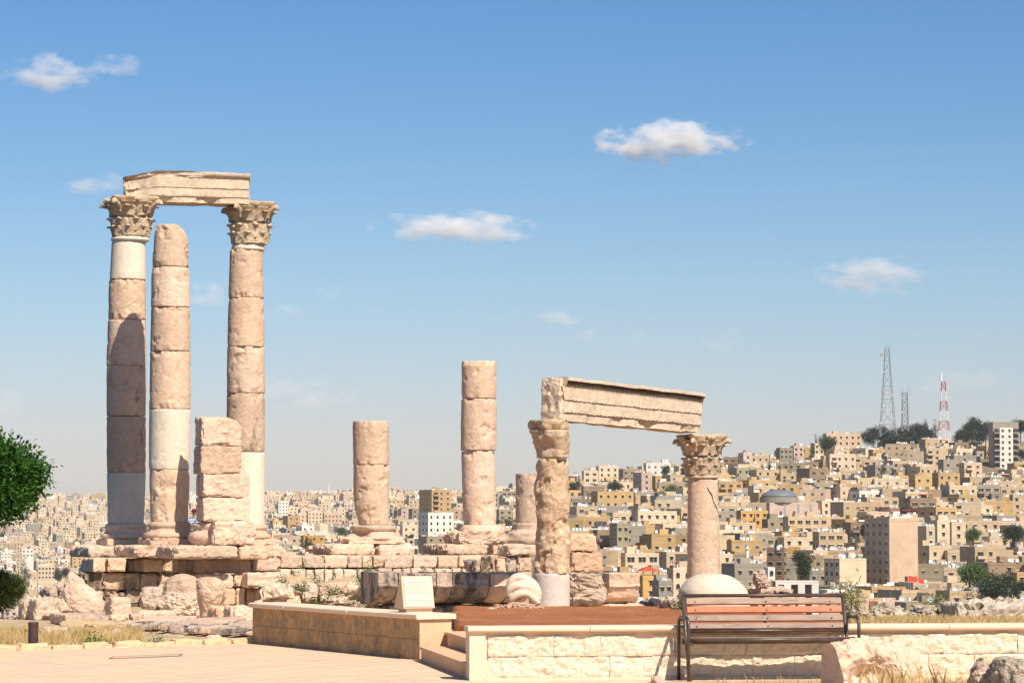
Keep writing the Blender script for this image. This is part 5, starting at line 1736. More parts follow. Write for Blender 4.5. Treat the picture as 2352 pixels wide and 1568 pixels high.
for _ in range(34):
    an = rnd.uniform(-1.4, 2.0); rr = rnd.uniform(.92, 1.06)
    ells.append((tuple(P(-28 + 108 * math.cos(an) * rr, 1100 - 82 * math.sin(an) * rr, TD + rnd.uniform(-.4, .4))), (rnd.uniform(7, 17)*q, .14, rnd.uniform(6, 14)*q)))
leaf_cloud(mb, ells, 24000, .085, rnd, shell=.5)
mb.build('crown', LEAF, tr)
mb = MB()
base = Vector((tc_.x - .25, TD, tz)); topp = P(-60, 1120, TD)
mb.tube([base, base + Vector((.05, 0, .8)), base + Vector((0, .03, 1.5)), topp], [.11, .09, .08, .05], 10)
for tgt in (P(-10, 1090, TD), P(40, 1095, TD), P(10, 1140, TD), P(-130, 1090, TD), P(-40, 1050, TD)):
    mb.tube([base + Vector((0, .03, 1.5)), (base + Vector((0, .03, 1.9)) + tgt) / 2, tgt], [.05, .035, .012], 6)
mb.build('trunk', BARK, tr, smooth=True)

SD = 47
sh = empty('pine_shrub', P(-5, 1412, SD), 'soft dark pine shrub in the lower left corner area, under the tree', 'shrub')
mb = MB(); q = SD / F
def needle_cloud(mb, ells, count, size, rnd):
    for (c_, r_, k) in ells:
        for _ in range(k):
            v = Vector((rnd.gauss(0, 1), rnd.gauss(0, 1), rnd.gauss(0, 1))).normalized() * (rnd.random() ** .45)
            p = Vector((c_[0] + v.x * r_[0], c_[1] + v.y * r_[1], c_[2] + v.z * r_[2]))
            for _n in range(7):
                d_ = (v * 1.2 + Vector((rnd.uniform(-1, 1), rnd.uniform(-1, 1), rnd.uniform(-.4, 1.2)))).normalized() * size * rnd.uniform(.6, 1.2)
                s_ = d_.cross(Vector((rnd.uniform(-1, 1), rnd.uniform(-1, 1), 1))).normalized() * size * .05
                mb.add([p - s_, p + s_, p + d_], [(0, 1, 2)])
needle_cloud(mb, [(P(-8, 1365, SD), (52*q, .35, 40*q), 900), (P(22, 1350, SD), (34*q, .28, 26*q), 500), (P(-5, 1335, SD), (30*q, .25, 22*q), 300)], 0, .13, rnd)
mb.build('foliage', LEAFPINE, sh)
mb = MB(); mb.tube([P(-5, 1416, SD), P(-8, 1385, SD), P(-5, 1345, SD)], [.03, .025, .01], 7); mb.build('stem', BARK, sh)

def grass(name, mat, areas, label, cat, size, rnd, kind='stuff'):
    mb = MB()
    for (fn_pt, k) in areas:
        for _ in range(k):
            x, y, z = fn_pt(rnd)
            h = size * rnd.uniform(.4, 1.3)
            a = rnd.uniform(0, 6.28); ln = rnd.uniform(.05, .6)
            dx, dy = math.cos(a) * ln * h, math.sin(a) * ln * h
            w_ = .002 + h * .009
            b = rnd.uniform(0, 3.14); sx, sy = math.cos(b) * w_, math.sin(b) * w_
            mb.add([(x - sx, y - sy, z), (x + sx, y + sy, z), (x + dx * .4 + sx * .6, y + dy * .4, z + h * .6), (x + dx, y + dy, z + h)], [(0, 1, 2), (0, 2, 3)])
    return tag(mb.build(name, mat), label, cat, kind=kind)
def reg(x0, x1, y0, y1, zf, clump=0.0, thr=-.1):
    def f(r):
        for _ in range(40):
            px_ = r.uniform(x0, x1); Y = r.uniform(y0, y1); X = (px_ - 1176) / F * Y
            if fr((X, Y, 0), 1.3, 9, 3) > thr: break
        return X, Y, zf(X, Y)
    return f
gz = lambda X, Y: ground_z(X, Y) - .01
def gl(X, Y):
    yk = 39.35 + (X + 3.4) * .83 if X > -6.35 else 36.9
    return X, max(Y, yk + .3)
def left_area(r):
    for _ in range(30):
        px_ = r.uniform(-60, 330); Y = r.uniform(37, 47); X = (px_ - 1176) / F * Y
        X, Y = gl(X, Y)
        if fr((X, Y, 0), .9, 9, 3) > -.12 + (px_ > 150) * .12: break
    return X, Y, ground_z(X, Y)
grass('dry_grass', DRY, [(left_area, 5200), (reg(1960, 2420, 33, 46, gz, thr=-.05), 8000), (reg(1420, 1560, 45, 56, gz, thr=.05), 500)], 'dry straw-coloured grass along the kerb and behind the low wall', 'grass', .15, rnd)
grass('green_grass', GREENGRASS, [(left_area, 1800), (reg(1900, 2300, 36, 48, gz, thr=.1), 2500), (reg(1480, 1570, 46, 58, gz, thr=-.1), 900)], 'green and yellow tufts growing among the dry grass', 'grass', .12, rnd)
def strip_area(r):
    px_ = r.choice([r.uniform(1640, 1900), r.uniform(2000, 2400), r.uniform(2030, 2160), r.uniform(2150, 2260)])
    Y = r.uniform(26.2, 28.9); X = (px_ - 1176) / F * Y
    return X, Y, .01
def tall_area(r):
    px_ = r.gauss(2060, 45); Y = r.uniform(25.9, 26.5); X = (px_ - 1176) / F * Y
    return X, Y, .0
grass('strip_grass', DRY, [(strip_area, 2600)], 'short dry grass growing on the strip around the fragments', 'grass', .10, rnd)
grass('tall_grass', DRY, [(tall_area, 150)], 'tall dry stalks in front of the pink column fragment', 'grass', .30, rnd)
# loose gravel on the soil and along the kerb
mb = MB()
for k in range(1500):
    if k < 420: X = rnd.uniform(-.3, 4.2); Y = rnd.uniform(32, 57); z = .475 - max(0, Y - 31.5) / 28.5 * .60
    elif k < 1200: X, Y, z = left_area(rnd); z = ground_z(X, Y)
    else: X = P(rnd.uniform(1530, 2400), 1200, 28).x; Y = rnd.uniform(26, 29.2); z = .015
    r_ = rnd.uniform(.004, .012) * (1.7 if rnd.random() < .1 else 1)
    c_ = Vector((X, Y, z + r_ * .3))
    vs = [c_ + Vector((rnd.uniform(.6, 1) * r_ * a, rnd.uniform(.6, 1) * r_ * b, rnd.uniform(.5, .9) * r_ * cc)) for a, b, cc in ((1,0,0),(-1,0,0),(0,1,0),(0,-1,0),(0,0,1),(0,0,-1))]
    mb.add(vs, [(0,2,4),(2,1,4),(1,3,4),(3,0,4),(2,0,5),(1,2,5),(3,1,5),(0,3,5)])
tag(mb.build('gravel', REDROCK), 'loose gravel and chips lying on the soil and beside the kerb', 'gravel', kind='stuff')
def weed(px, py, d, w_, h_, n_, sz, mat, label, name='weed', hang=0):
    p = P(px, py, d)
    mb = MB(); q = d / F
    leaf_cloud(mb, [((p.x, p.y, p.z + h_ * q / 2), (w_ * q / 2, w_ * q / 2.4, h_ * q / 2))], n_, sz, rnd, shell=.1, droop=hang, elong=3.5)
    rt = empty(name, p, label, 'plant')
    mb.build('leaves', mat, rt)
    mb = MB(); mb.tube([p, p + Vector((.02, 0, h_ * q * .6))], [.012, .006], 5); mb.build('stem', BARK, rt)
    return rt
weed(845, 1366, 74.5, 34, 66, 1200, .085, LEAFLIGHT, 'hanging green and brown bush growing out of the podium wall', 'bush', .8)
weed(860, 1386, 74, 24, 20, 250, .08, LEAFLIGHT, 'small bright tuft at the foot of the hanging bush')
weed(726, 1345, 78, 8, 26, 120, .08, LEAF, 'thin green weed in a joint of the podium wall')
weed(690, 1356, 75.5, 34, 14, 300, .07, LEAF, 'left green weed patch on the rubble mound')
weed(650, 1344, 77.5, 26, 10, 200, .08, LEAF, 'green weeds at the left end of the lower podium course')
weed(765, 1364, 75.0, 42, 11, 300, .07, LEAF, 'right green weed patch, spread along the top of the rubble mound')
weed(725, 1394, 73, 26, 16, 200, .08, LEAFPINE, 'brownish tuft low in the rubble mound')
weed(690, 1302, 81, 10, 9, 60, .07, LEAF, 'tiny weed under the top podium course, left end')
weed(820, 1391, 73, 20, 20, 180, .08, LEAFPINE, 'brownish weed beside the small orange stone')
weed(1955, 1400, 45, 34, 60, 420, .08, GREENGRASS, 'tall wispy yellow-green weed right behind the bench backrest', 'bush')
weed(1562, 1405, 48, 16, 26, 160, .08, LEAF, 'green weed at the left foot of the dome stone')
weed(2150, 1405, 47.5, 50, 34, 260, .08, GREENGRASS, 'wispy dry bush rising behind the row of grey rocks', 'bush')
weed(213, 1487, 38.2, 30, 18, 260, .06, LEAFLIGHT, 'low green weed at the kerb, right of the bollard')
weed(362, 1478, 38.6, 14, 14, 120, .05, LEAFLIGHT, 'small green weed at the kerb before the long step')

# ================================================================== CITY
WALLC = {'ochre': (.52, .35, .16), 'tan': (.54, .40, .245), 'cream': (.64, .515, .35), 'grey': (.33, .285, .22), 'pinkish': (.55, .41, .33), 'brown': (.30, .205, .13),
         'white': (.72, .67, .58), 'olive': (.34, .285, .18), 'peach': (.63, .455, .31), 'sandy': (.56, .435, .285), 'orange': (.58, .34, .12)}
def wallmat(name, col):
    m, nt, b = nodes_mat(name)
    v = coords(nt)
    st = ramp(nt, noise_t(nt, v, .35, 5, .65), .4, .75).outputs[0]
    c = mix(nt, st, col, tuple(x * .80 for x in col))
    v2 = coords(nt, (1.5, 1.5, .25))
    sk = ramp(nt, noise_t(nt, v2, 1.2, 5, .7), .52, .75).outputs[0]
    sf = N(nt, 'ShaderNodeMath', operation='MULTIPLY'); sf.inputs[1].default_value = .45; nt.links.new(sk, sf.inputs[0])
    c = mix(nt, sf.outputs[0], c, tuple(x * .62 for x in col))
    oi = nt.nodes.new('ShaderNodeObjectInfo')
    mr = N(nt, 'ShaderNodeMapRange'); mr.inputs['To Min'].default_value = .86; mr.inputs['To Max'].default_value = 1.12
    nt.links.new(oi.outputs['Random'], mr.inputs['Value'])
    hs = nt.nodes.new('ShaderNodeHueSaturation'); nt.links.new(mr.outputs[0], hs.inputs['Value']); nt.links.new(c, hs.inputs['Color'])
    nt.links.new(hs.outputs[0], b.inputs['Base Color'])
    b.inputs['Roughness'].default_value = .9; b.inputs['Specular IOR Level'].default_value = .15
    return m
WM = {k: wallmat(k + '_render_wall', c) for k, c in WALLC.items()}
GLASS = plain('dark_window_glass', (.035, .036, .038), .25, spec=.5)
ROOFM = plain('dusty_flat_roof', (.40, .34, .27), .95, var=.25, vs=.4)
TANKM = plain('white_water_tank', (.80, .80, .78), .5)
SHUT = plain('grey_shutter', (.32, .30, .27), .7)
REDM = plain('red_sheet_roof', (.52, .07, .04), .7, var=.15)
DOMEM = plain('grey_dome_metal', (.16, .17, .18), .5, var=.1)
STEELG = plain('grey_mast_steel', (.30, .32, .34), .6)
REDP = plain('red_mast_paint', (.48, .13, .11), .6)
WHP = plain('white_mast_paint', (.78, .78, .76), .6)
CLOTHR = plain('red_cloth', (.80, .05, .02), .8)
DISHM = plain('dish_grey', (.55, .56, .56), .5)

def meshof(fn, name, mats):
    mb = MB(); fn(mb)
    me = bpy.data.meshes.new(name); me.from_pydata([tuple(v) for v in mb.v], [], mb.f)
    for m in mats: me.materials.append(m)
    me.polygons.foreach_set('material_index', mb.m)
    return me
def w_small(mb):
    mb.box(-.55, .55, -.03, .05, 0, 1.25, 0); mb.box(-.75, .75, -.42, .05, 1.27, 1.37, 1); mb.box(-.65, .65, -.16, .05, -.10, -.01, 1)
def w_wide(mb):
    mb.box(-.95, .95, -.03, .05, 0, 1.25, 0); mb.box(-1.1, 1.1, -.35, .05, 1.27, 1.36, 1); mb.box(-1.02, 1.02, -.14, .05, -.10, -.01, 1); mb.box(-.04, .04, -.06, -.031, 0, 1.25, 1)
def w_shut(mb):
    mb.box(-.6, .6, -.03, .05, 0, .62, 0); mb.box(-.6, .6, -.05, .05, .63, 1.3, 2); mb.box(-.68, .68, -.14, .05, -.10, -.01, 1)
def w_arch(mb):
    mb.box(-.6, .6, -.03, .05, 0, 1.0, 0)
    vs = [(-.6, -.03, 1.0)] + [(-.6 * math.cos(math.pi * k / 8), -.03, 1.0 + .6 * math.sin(math.pi * k / 8)) for k in range(1, 8)] + [(.6, -.03, 1.0)]
    k = len(vs); vs2 = [(x, .05, z) for x, y, z in vs]
    mb.add(vs + vs2, [tuple(range(k))[::-1], tuple(range(k, 2 * k))] + [(i, i + 1, i + 1 + k, i + k) for i in range(k - 1)], 0)
    mb.box(-.7, .7, -.16, .05, -.10, -.01, 1)
LIGHTTRIM = plain('pale_trim', (.62, .52, .38), .85)
WIN = [meshof(f, n, [GLASS, LIGHTTRIM, SHUT]) for f, n in ((w_small, 'window'), (w_wide, 'wide_window'), (w_shut, 'shuttered_window'), (w_arch, 'arched_window'))]
def tankm(mb): mb.tube([(0, 0, .35), (0, 0, 1.55)], .55, 10); mb.box(-.5, .5, -.5, .5, 0, .36, 1)
TANK = meshof(tankm, 'water_tank', [TANKM, STEELG])
def tanks3(mb):
    for x in (-1.3, 0, 1.3): mb.tube([(x, 0, .35), (x, 0, 1.5)], .5, 9)
    mb.box(-1.9, 1.9, -.4, .4, 0, .36, 1)
TANK3 = meshof(tanks3, 'water_tanks', [TANKM, STEELG])
def dishf(mb):
    k = len(mb.v)
    for r_, y in ((.05, 0), (.4, -.05), (.75, -.2)):
        for j in range(12):
            a = 2 * math.pi * j / 12; mb.v.append((r_ * math.cos(a), y - .1, 1.1 + r_ * math.sin(a)))
    for i in range(2):
        for j in range(12):
            a = k + i * 12 + j; b = k + i * 12 + (j + 1) % 12; mb.f.append((a, b, b + 12, a + 12)); mb.m.append(0)
    mb.tube([(0, 0, 0), (0, 0, 1.1)], .05, 5)
DISH = meshof(dishf, 'satellite_dish', [DISHM])

def inst(me, name, parent, loc, rz=0, scale=None):
    o = bpy.data.objects.new(name, me); C.objects.link(o); o.parent = parent; o.location = loc; o.rotation_euler = (0, 0, rz)
    if scale: o.scale = scale
    return o

def body(mb, W, D, H, deep, par=.85, bands=(), mi=0, roof=1):
    x, y = W / 2, D / 2
    t = .22
    vs = []
    for z, xx, yy in ((-deep, x, y), (H + par, x, y), (H + par, x - t, y - t), (H, x - t, y - t)):
        vs += [(-xx, -yy, z), (xx, -yy, z), (xx, yy, z), (-xx, yy, z)]
    fs = []
    for L_ in range(3):
        for i in range(4):
            a = L_ * 4 + i; b = L_ * 4 + (i + 1) % 4
            fs.append((a, b, b + 4, a + 4))
    mb.add(vs, fs, mi)
    mb.add(vs[12:16], [(0, 1, 2, 3)], roof)
    for z in bands:
        p = .07
        mb.box(-x - p, x + p, -y - p, -y + .0, z - .10, z + .10, mi)
        mb.box(-x - p, -x, -y, y, z - .10, z + .10, mi)
        mb.box(x, x + p, -y, y, z - .10, z + .10, mi)

FG = [(-200, 1400), (0, 1400), (60, 1375), (150, 1330), (196, 1260), (655, 1255), (660, 1278), (760, 1252), (945, 1252), (1000, 1278), (1010, 1250), (1228, 1250), (1306, 1228), (1386, 1280), (1471, 1320), (1475, 1372), (1560, 1372),
      (1600, 1330), (1640, 1318), (1690, 1330), (1722, 1355), (1850, 1360), (1930, 1365), (1960, 1380), (2200, 1395), (2600, 1384)]
def lin(tb, x):
    if x <= tb[0][0]: return tb[0][1]
    for (a, va), (b, vb) in zip(tb, tb[1:]):
        if x <= b: return va + (vb - va) * (x - a) / (b - a)
    return tb[-1][1]
COLS = [(244, 336), (342, 438), (455, 575), (521, 609), (810, 894), (1059, 1141), (1227, 1307), (1577, 1656)]

LAND = []      # reserved picture areas (x0, x1, y0, y1, d)
def ys_of(z, d): return 1200 - (z - EYE) * F / d

def make_building(name, label, X, Y, W, D, H, floors, rot, col, rnd, win=0, front=True, side=True, nfront=None, nside=None, maxfloors=99, red=False, arch=False,
                  balc=None, clutter=True, group=None, cat=None, zb=None, deep=14, wscale=1.0):
    zg = terr(X, Y) if zb is None else zb
    if len(label.split()) > 16: print('LONG', label)
    r_ = empty(name, Vector((X, Y, zg)), label, cat or ('house' if name == 'house' else 'building'), group, rz=rot)
    fh = H / floors
    mb = MB(); body(mb, W, D, H, deep, rnd.uniform(.5, 1.0), [fh * k for k in range(1, floors + 1)] if rnd.random() < .75 and front else [H])
    mb.build('walls', [WM[col], ROOFM], r_, world=False)
    me = WIN[3] if arch else WIN[win]
    lo = max(0, floors - maxfloors)
    if front:
        n = nfront if nfront is not None else max(1, min(4, int(W / 3.3)))
        for k in range(lo, floors):
            for i in range(n):
                if nfront is None and rnd.random() < .12: continue
                x = -W / 2 + W * (i + .5) / n + rnd.uniform(-.25, .25) * (nfront is None)
                inst(me, 'window', r_, (x, -D / 2, fh * k + fh * .32), 0, (wscale, 1, wscale))
    if side:
        n = nside if nside is not None else rnd.choice((1, 1, 2))
        for k in range(lo, floors):
            for i in range(n):
                if nside is None and rnd.random() < .25: continue
                inst(me, 'window', r_, (-W / 2, -D / 2 + D * (i + .5) / n, fh * k + fh * .32), -math.pi / 2, (wscale, 1, wscale))
    if balc is not None:
        for k in range(lo, floors):
            for (bx0, bx1) in balc:
                mb = MB(); z = fh * k
                mb.box(bx0, bx1, -D / 2 - 1.3, -D / 2 - .003, z + .0, z + .16); mb.box(bx0, bx1, -D / 2 - 1.3, -D / 2 - 1.15, z + .163, z + 1.0)
                mb.box(bx0, bx0 + .15, -D / 2 - 1.147, -D / 2 - .003, z + .163, z + 1.0); mb.box(bx1 - .15, bx1, -D / 2 - 1.147, -D / 2 - .003, z + .163, z + 1.0)
                mb.box(bx0 + .5, bx1 - .5, -D / 2 - .02, -D / 2 + .05, z + .163, z + 2.3, 1)
                mb.build('balcony', [WM[col], GLASS], r_, world=False)
    if clutter:
        q = rnd.random()
        if q < .55:
            a, b = rnd.uniform(2.2, 3.6), rnd.uniform(2.2, 3.4)
            x = rnd.uniform(-W / 2 + a / 2 + .3, W / 2 - a / 2 - .3); y = rnd.uniform(-D / 4, D / 2 - b / 2 - .3)
            mb = MB(); mb.box(x - a / 2, x + a / 2, y - b / 2, y + b / 2, H + .003, H + rnd.uniform(2.1, 2.7)); mb.build('roof_room', WM[col], r_, world=False)
        if rnd.random() < .8:
            inst(TANK3 if rnd.random() < .45 else TANK, 'water_tank', r_, (rnd.uniform(-W / 2 + 2, W / 2 - 2), rnd.uniform(-D / 2 + 1, D / 4), H + .003), rnd.uniform(-.4, .4))
        if rnd.random() < .35:
            inst(DISH, 'satellite_dish', r_, (rnd.uniform(-W / 2 + .8, W / 2 - .8), -D / 2 + .9, H + .003), rnd.uniform(-.6, .6), (1.2, 1.2, 1.2))
    if clutter and label is not None:
        mb = MB()
        for _ in range(rnd.randint(5, 11)):
            x = rnd.uniform(-W / 2 + .7, W / 2 - .7); y = rnd.uniform(-D / 2 + .6, D / 2 - .7); q = rnd.random()
            if q < .45:
                a, b, h = rnd.uniform(.2, .9), rnd.uniform(.2, .7), rnd.uniform(.4, 1.5); mb.box(x - a / 2, x + a / 2, y - b / 2, y + b / 2, H + .004, H + h, rnd.choice((0, 1, 2, 3)))
            elif q < .75: mb.tube([(x, y, H), (x, y, H + rnd.uniform(1.2, 3.6))], .045, 4, 3)
            else:
                l_ = rnd.uniform(1, 2.6); mb.box(x - l_ / 2, x + l_ / 2, y - .04, y + .04, H + .9, H + rnd.uniform(1.3, 2.0), rnd.choice((1, 2, 4)))
        tag(mb.build('roof_clutter', [WM['grey'], TANKM, SHUT, STEELG, WM['pinkish']], r_, world=False), kind='stuff')
        if rnd.random() < .45 and front and nfront is None:
            a = rnd.uniform(.35, .6) * W; dpt = rnd.uniform(2.5, 4.5); x = rnd.choice((-1, 1)) * (W - a) / 2; hh_ = fh * rnd.randint(max(1, floors - 2), max(1, floors - 1)) + rnd.uniform(-.4, .4)
            mb = MB(); mb.box(x - a / 2 + .01, x + a / 2 - .01, -D / 2 - dpt, -D / 2 - .004, -deep, hh_, 0); mb.box(x - a / 2 - .08, x + a / 2 + .08, -D / 2 - dpt - .08, -D / 2 - .006, hh_ + .003, hh_ + .25, 0)
            mb.box(x - .6, x + .6, -D / 2 - dpt - .03, -D / 2 - dpt + .05, hh_ - 1.9, hh_ - .7, 1)
            mb.build('annex', [WM[col], GLASS], r_, world=False)
    if red:
        mb = MB(); mb.box(-W / 2 + .5, W / 2 - .5, -D / 2 + .5, D / 2 - .5, H + 2.3, H + 2.42)
        for sx in (-1, 1):
            for sy in (-1, 1): mb.tube([(sx * (W / 2 - .8), sy * (D / 2 - .8), H), (sx * (W / 2 - .8), sy * (D / 2 - .8), H + 2.3)], .06, 5)
        mb.build('red_roof', REDM, r_, world=False)
    return r_

def landmark(label, xf, x0, x1, yt, yb, d, floors, col, rot=25, name='apartment_building', **kw):
    """front face x0..x1, shaded left flank from xf, roof line at yt, visible down to yb"""
    rt = R(rot); rnd = random.Random(int(x0 * 7 + yt))
    d_in = d
    while d > d_in * .8 and d > 700 and ys_of(terr((x0 + x1 - 2352) / 2 / F * d, d), d) < yb - 4: d *= .985
    a = P(x0, yt, d); b = P(x1, yt, d)
    W = (b.x - a.x) / math.cos(rt)
    D = max(6, (x0 - xf) * d / F / math.sin(rt)) if xf < x0 else 11
    c_ = Vector(((a.x + b.x) / 2, d, 0)) + Vector((-math.sin(rt), math.cos(rt), 0)) * D / 2
    zt = a.z - .75
    zg = terr(c_.x, c_.y)
    base = min(zg, zt - floors * 2.9)
    H = zt - base
    fl = max(floors, int(round(H / 3.2)))
    LAND.append((xf - 2, x1 + 2, yt - 3, yb, d, c_.x, c_.y, max(W, D) * .62))
    return make_building(name, label, c_.x, c_.y, W, D, H, fl, rt, col, rnd, maxfloors=floors, zb=base, **kw)

G_ = 'city buildings on the far hills'
landmark('tall peach tower block with blank front and windows on its dark left side', 1995, 2040, 2110, 1190, 1335, 1040, 7, 'peach', 26, front=False, nside=4, clutter=False)
landmark('wide cream block with a blank sunlit wall, left of the peach tower block', 1897, 1926, 1992, 1280, 1345, 930, 4, 'cream', 28, front=False, nside=3)
landmark('narrow cream block, left one of three below the ochre houses', 2118, 2127, 2148, 1208, 1252, 1000, 3, 'cream', 22, nfront=1, nside=0)
landmark('tall cream block with tiny windows, middle of three right of the peach tower', 2147, 2152, 2182, 1194, 1252, 1010, 5, 'cream', 18, nfront=1, nside=1)
landmark('cream block with a wide top window, right one of three', 2182, 2185, 2219, 1198, 1245, 1015, 4, 'cream', 15, nfront=1, nside=0)
landmark('ochre two-storey house with hooded windows, left one of the ochre pair on the right hill', 2093, 2101, 2142, 1091, 1121, 1280, 2, 'ochre', 22, 'house', nfront=2)
landmark('ochre two-storey house with hooded windows, right one of the ochre pair on the right hill', 2147, 2154, 2206, 1084, 1116, 1290, 2, 'ochre', 20, 'house', nfront=3)
landmark('grey concrete block with four dark windows above the ochre pair', 2160, 2166, 2211, 1055, 1082, 1400, 2, 'grey', 18, nfront=2)
landmark('peach house with balconies right of the grey concrete block', 2208, 2214, 2257, 1062, 1095, 1390, 3, 'peach', 18, 'house', nfront=2, balc=[(-4, -.5)])
landmark('long tan terrace of houses with many hooded windows, above the wide cream block', 1800, 1809, 1903, 1186, 1218, 1090, 3, 'tan', 15, nfront=5, win=1)
landmark('orange twin house with flat parapet, low right of the cracked column', 1695, 1701, 1765, 1171, 1198, 1130, 2, 'orange', 16, 'house', nfront=4, balc=[(-.3, .3)])
landmark('olive house with hooded windows next to the orange twin house', 1757, 1763, 1806, 1190, 1218, 1115, 2, 'olive', 18, 'house', nfront=2)
landmark('tan two-storey house with three wide windows above the big dark pine', 1874, 1880, 1939, 1219, 1262, 1000, 2, 'tan', 16, 'house', nfront=3, win=1)
landmark('grey unfinished concrete block right of the cracked column, near the lone balanced rock', 1660, 1686, 1763, 1295, 1338, 890, 2, 'grey', 24, nfront=3)
landmark('narrow white block with arched windows behind the lone balanced rock', 1763, 1764, 1780, 1301, 1345, 875, 3, 'white', 8, nfront=1, arch=True, clutter=False, side=False)
landmark('tall dark brown block seen on its shaded side, left of the big dark pine', 1766, 1800, 1806, 1258, 1345, 940, 6, 'brown', 60, nside=2, nfront=1)
landmark('cream two-storey building with three big windows and a row of white tanks', 1432, 1436, 1514, 1268, 1308, 950, 2, 'cream', 12, nfront=3, win=1, wscale=1.3)
redh = landmark('orange house with a red pyramid roof over its top terrace', 1470, 1476, 1517, 1322, 1375, 840, 3, 'orange', 18, 'house', nfront=1, clutter=False, wscale=1.2)
mb = MB(); W_ = 6.2
mb.add([(-W_/2, -W_/2, 0), (W_/2, -W_/2, 0), (W_/2, W_/2, 0), (-W_/2, W_/2, 0), (0, 0, 1.5)], [(0, 1, 4), (1, 2, 4), (2, 3, 4), (3, 0, 4), (3, 2, 1, 0)])
for v in range(len(mb.v)): pass
hz_ = P(1496, 1311, 840).z - redh.location.z
o = mb.build('pyramid_roof', REDM, redh, world=False); o.location = (0, 0, hz_)
mb = MB()
for sx in (-1, 1):
    for sy in (-1, 1): mb.tube([(sx * 2.5, sy * 2.5, hz_ - 2.0), (sx * 2.5, sy * 2.5, hz_)], .15, 5)
mb.build('roof_posts', WM['brown'], redh, world=False)
landmark('small grey house with two dark windows beside the orange red-roofed house', 1508, 1513, 1545, 1334, 1378, 815, 2, 'grey', 16, 'house', nfront=2)
landmark('cream house with arched top windows and a red roof edge, touching the cracked column', 1541, 1546, 1590, 1303, 1360, 850, 3, 'cream', 16, 'house', nfront=2, arch=True, red=True)
landmark('olive four-storey block with windows in pairs, right of the brown balcony house', 1409, 1417, 1445, 1200, 1262, 1010, 4, 'olive', 24, nfront=2)
landmark('brown house with two deep balconies right of the upper pink blocks', 1368, 1372, 1411, 1216, 1260, 1020, 2, 'brown', 14, 'house', nfront=0, balc=[(-2.8, 2.8)])
landmark('long pale yellow building with a row of windows, left of the cracked column', 1462, 1465, 1555, 1173, 1200, 1130, 2, 'cream', 10, nfront=5)
landmark('ochre complex of flats with many narrow windows below the skyline, right of the ochre column', 1358, 1372, 1456, 1127, 1162, 1290, 3, 'ochre', 25, nfront=5)
landmark('tall pink block on the hill left of the cracked column', 1455, 1473, 1498, 1085, 1128, 1450, 4, 'pinkish', 32, nfront=1, nside=1)
landmark('white apartment block on the skyline between the low columns, with brown shutters', 1480, 1484, 1541, 1062, 1092, 1560, 3, 'white', 12, nfront=4, win=2)
landmark('cream glazed block on the skyline, leftmost between the low columns', 1339, 1341, 1374, 1079, 1110, 1560, 3, 'cream', 10, nfront=2, win=1)
landmark('cream flat-roofed villa on the skyline beside the glazed block', 1372, 1375, 1421, 1070, 1106, 1570, 3, 'cream', 14, nfront=3)
landmark('grey two-storey block on the skyline of the right hill', 1786, 1791, 1821, 1028, 1056, 1560, 2, 'grey', 16, nfront=3)
landmark('narrow pink house touching the grey skyline block', 1822, 1823, 1846, 1023, 1052, 1575, 2, 'pinkish', 14, 'house', nfront=2)
landmark('slim cream tower house below the lone mast on the skyline', 1866, 1871, 1893, 1017, 1050, 1590, 3, 'cream', 18, 'house', nfront=2)
landmark('peach three-storey building with balconies, highest left of the pine wood', 1893, 1897, 1980, 995, 1024, 1610, 3, 'peach', 12, nfront=6)
landmark('pinkish stepped house on the left end of the right hill skyline', 1700, 1707, 1729, 1040, 1064, 1540, 2, 'pinkish', 24, 'house', nfront=1)
landmark('cream block with balconies below the peach three-storey building', 1900, 1905, 1967, 1042, 1080, 1450, 3, 'cream', 14, nfront=4, balc=[(-6, -3)])
landmark('tall ochre tower with balconies behind the white block, left of the three-drum column', 962, 992, 1036, 1124, 1178, 1720, 6, 'ochre', 34, nfront=3, nside=2, balc=[(-6, -2)])
landmark('white four-storey block with arched windows, between the two short columns', 960, 984, 1041, 1177, 1227, 1560, 4, 'white', 30, nfront=4, nside=3, arch=True, clutter=False)
landmark('bright orange building with a few windows, right of the high columns', 690, 698, 746, 1228, 1260, 1480, 3, 'orange', 18, nfront=3, clutter=False)
landmark('olive block with an orange parapet below the white arched-window block', 960, 981, 1043, 1230, 1278, 1350, 3, 'olive', 30, nfront=3)
landmark('white seven-storey block right of the high columns', 636, 640, 662, 1150, 1180, 2850, 7, 'white', 20, nfront=3, nside=1, clutter=False)
landmark('cream block with five rows of windows, left of the two-drum column', 705, 708, 740, 1174, 1206, 2400, 5, 'cream', 16, nfront=4, nside=1)
landmark('cream and peach block left of the two-drum column, next to the cream block', 742, 745, 786, 1178, 1208, 2300, 4, 'peach', 14, nfront=5, nside=1)
landmark('olive block of four floors right of the three-drum column', 1140, 1146, 1178, 1168, 1210, 1600, 4, 'olive', 14, nfront=2)
landmark('cream four-storey block at the lower left, above the cone boulder', 84, 88, 126, 1298, 1332, 2000, 3, 'cream', 12, nfront=5)
landmark('small white house with three windows at the left, beyond the tree', 48, 51, 77, 1259, 1278, 2350, 2, 'white', 12, 'house', nfront=3)
landmark('stepped cream building between short two-drum column and the ochre tower', 920, 925, 958, 1205, 1235, 1600, 2, 'cream', 16, nfront=2)

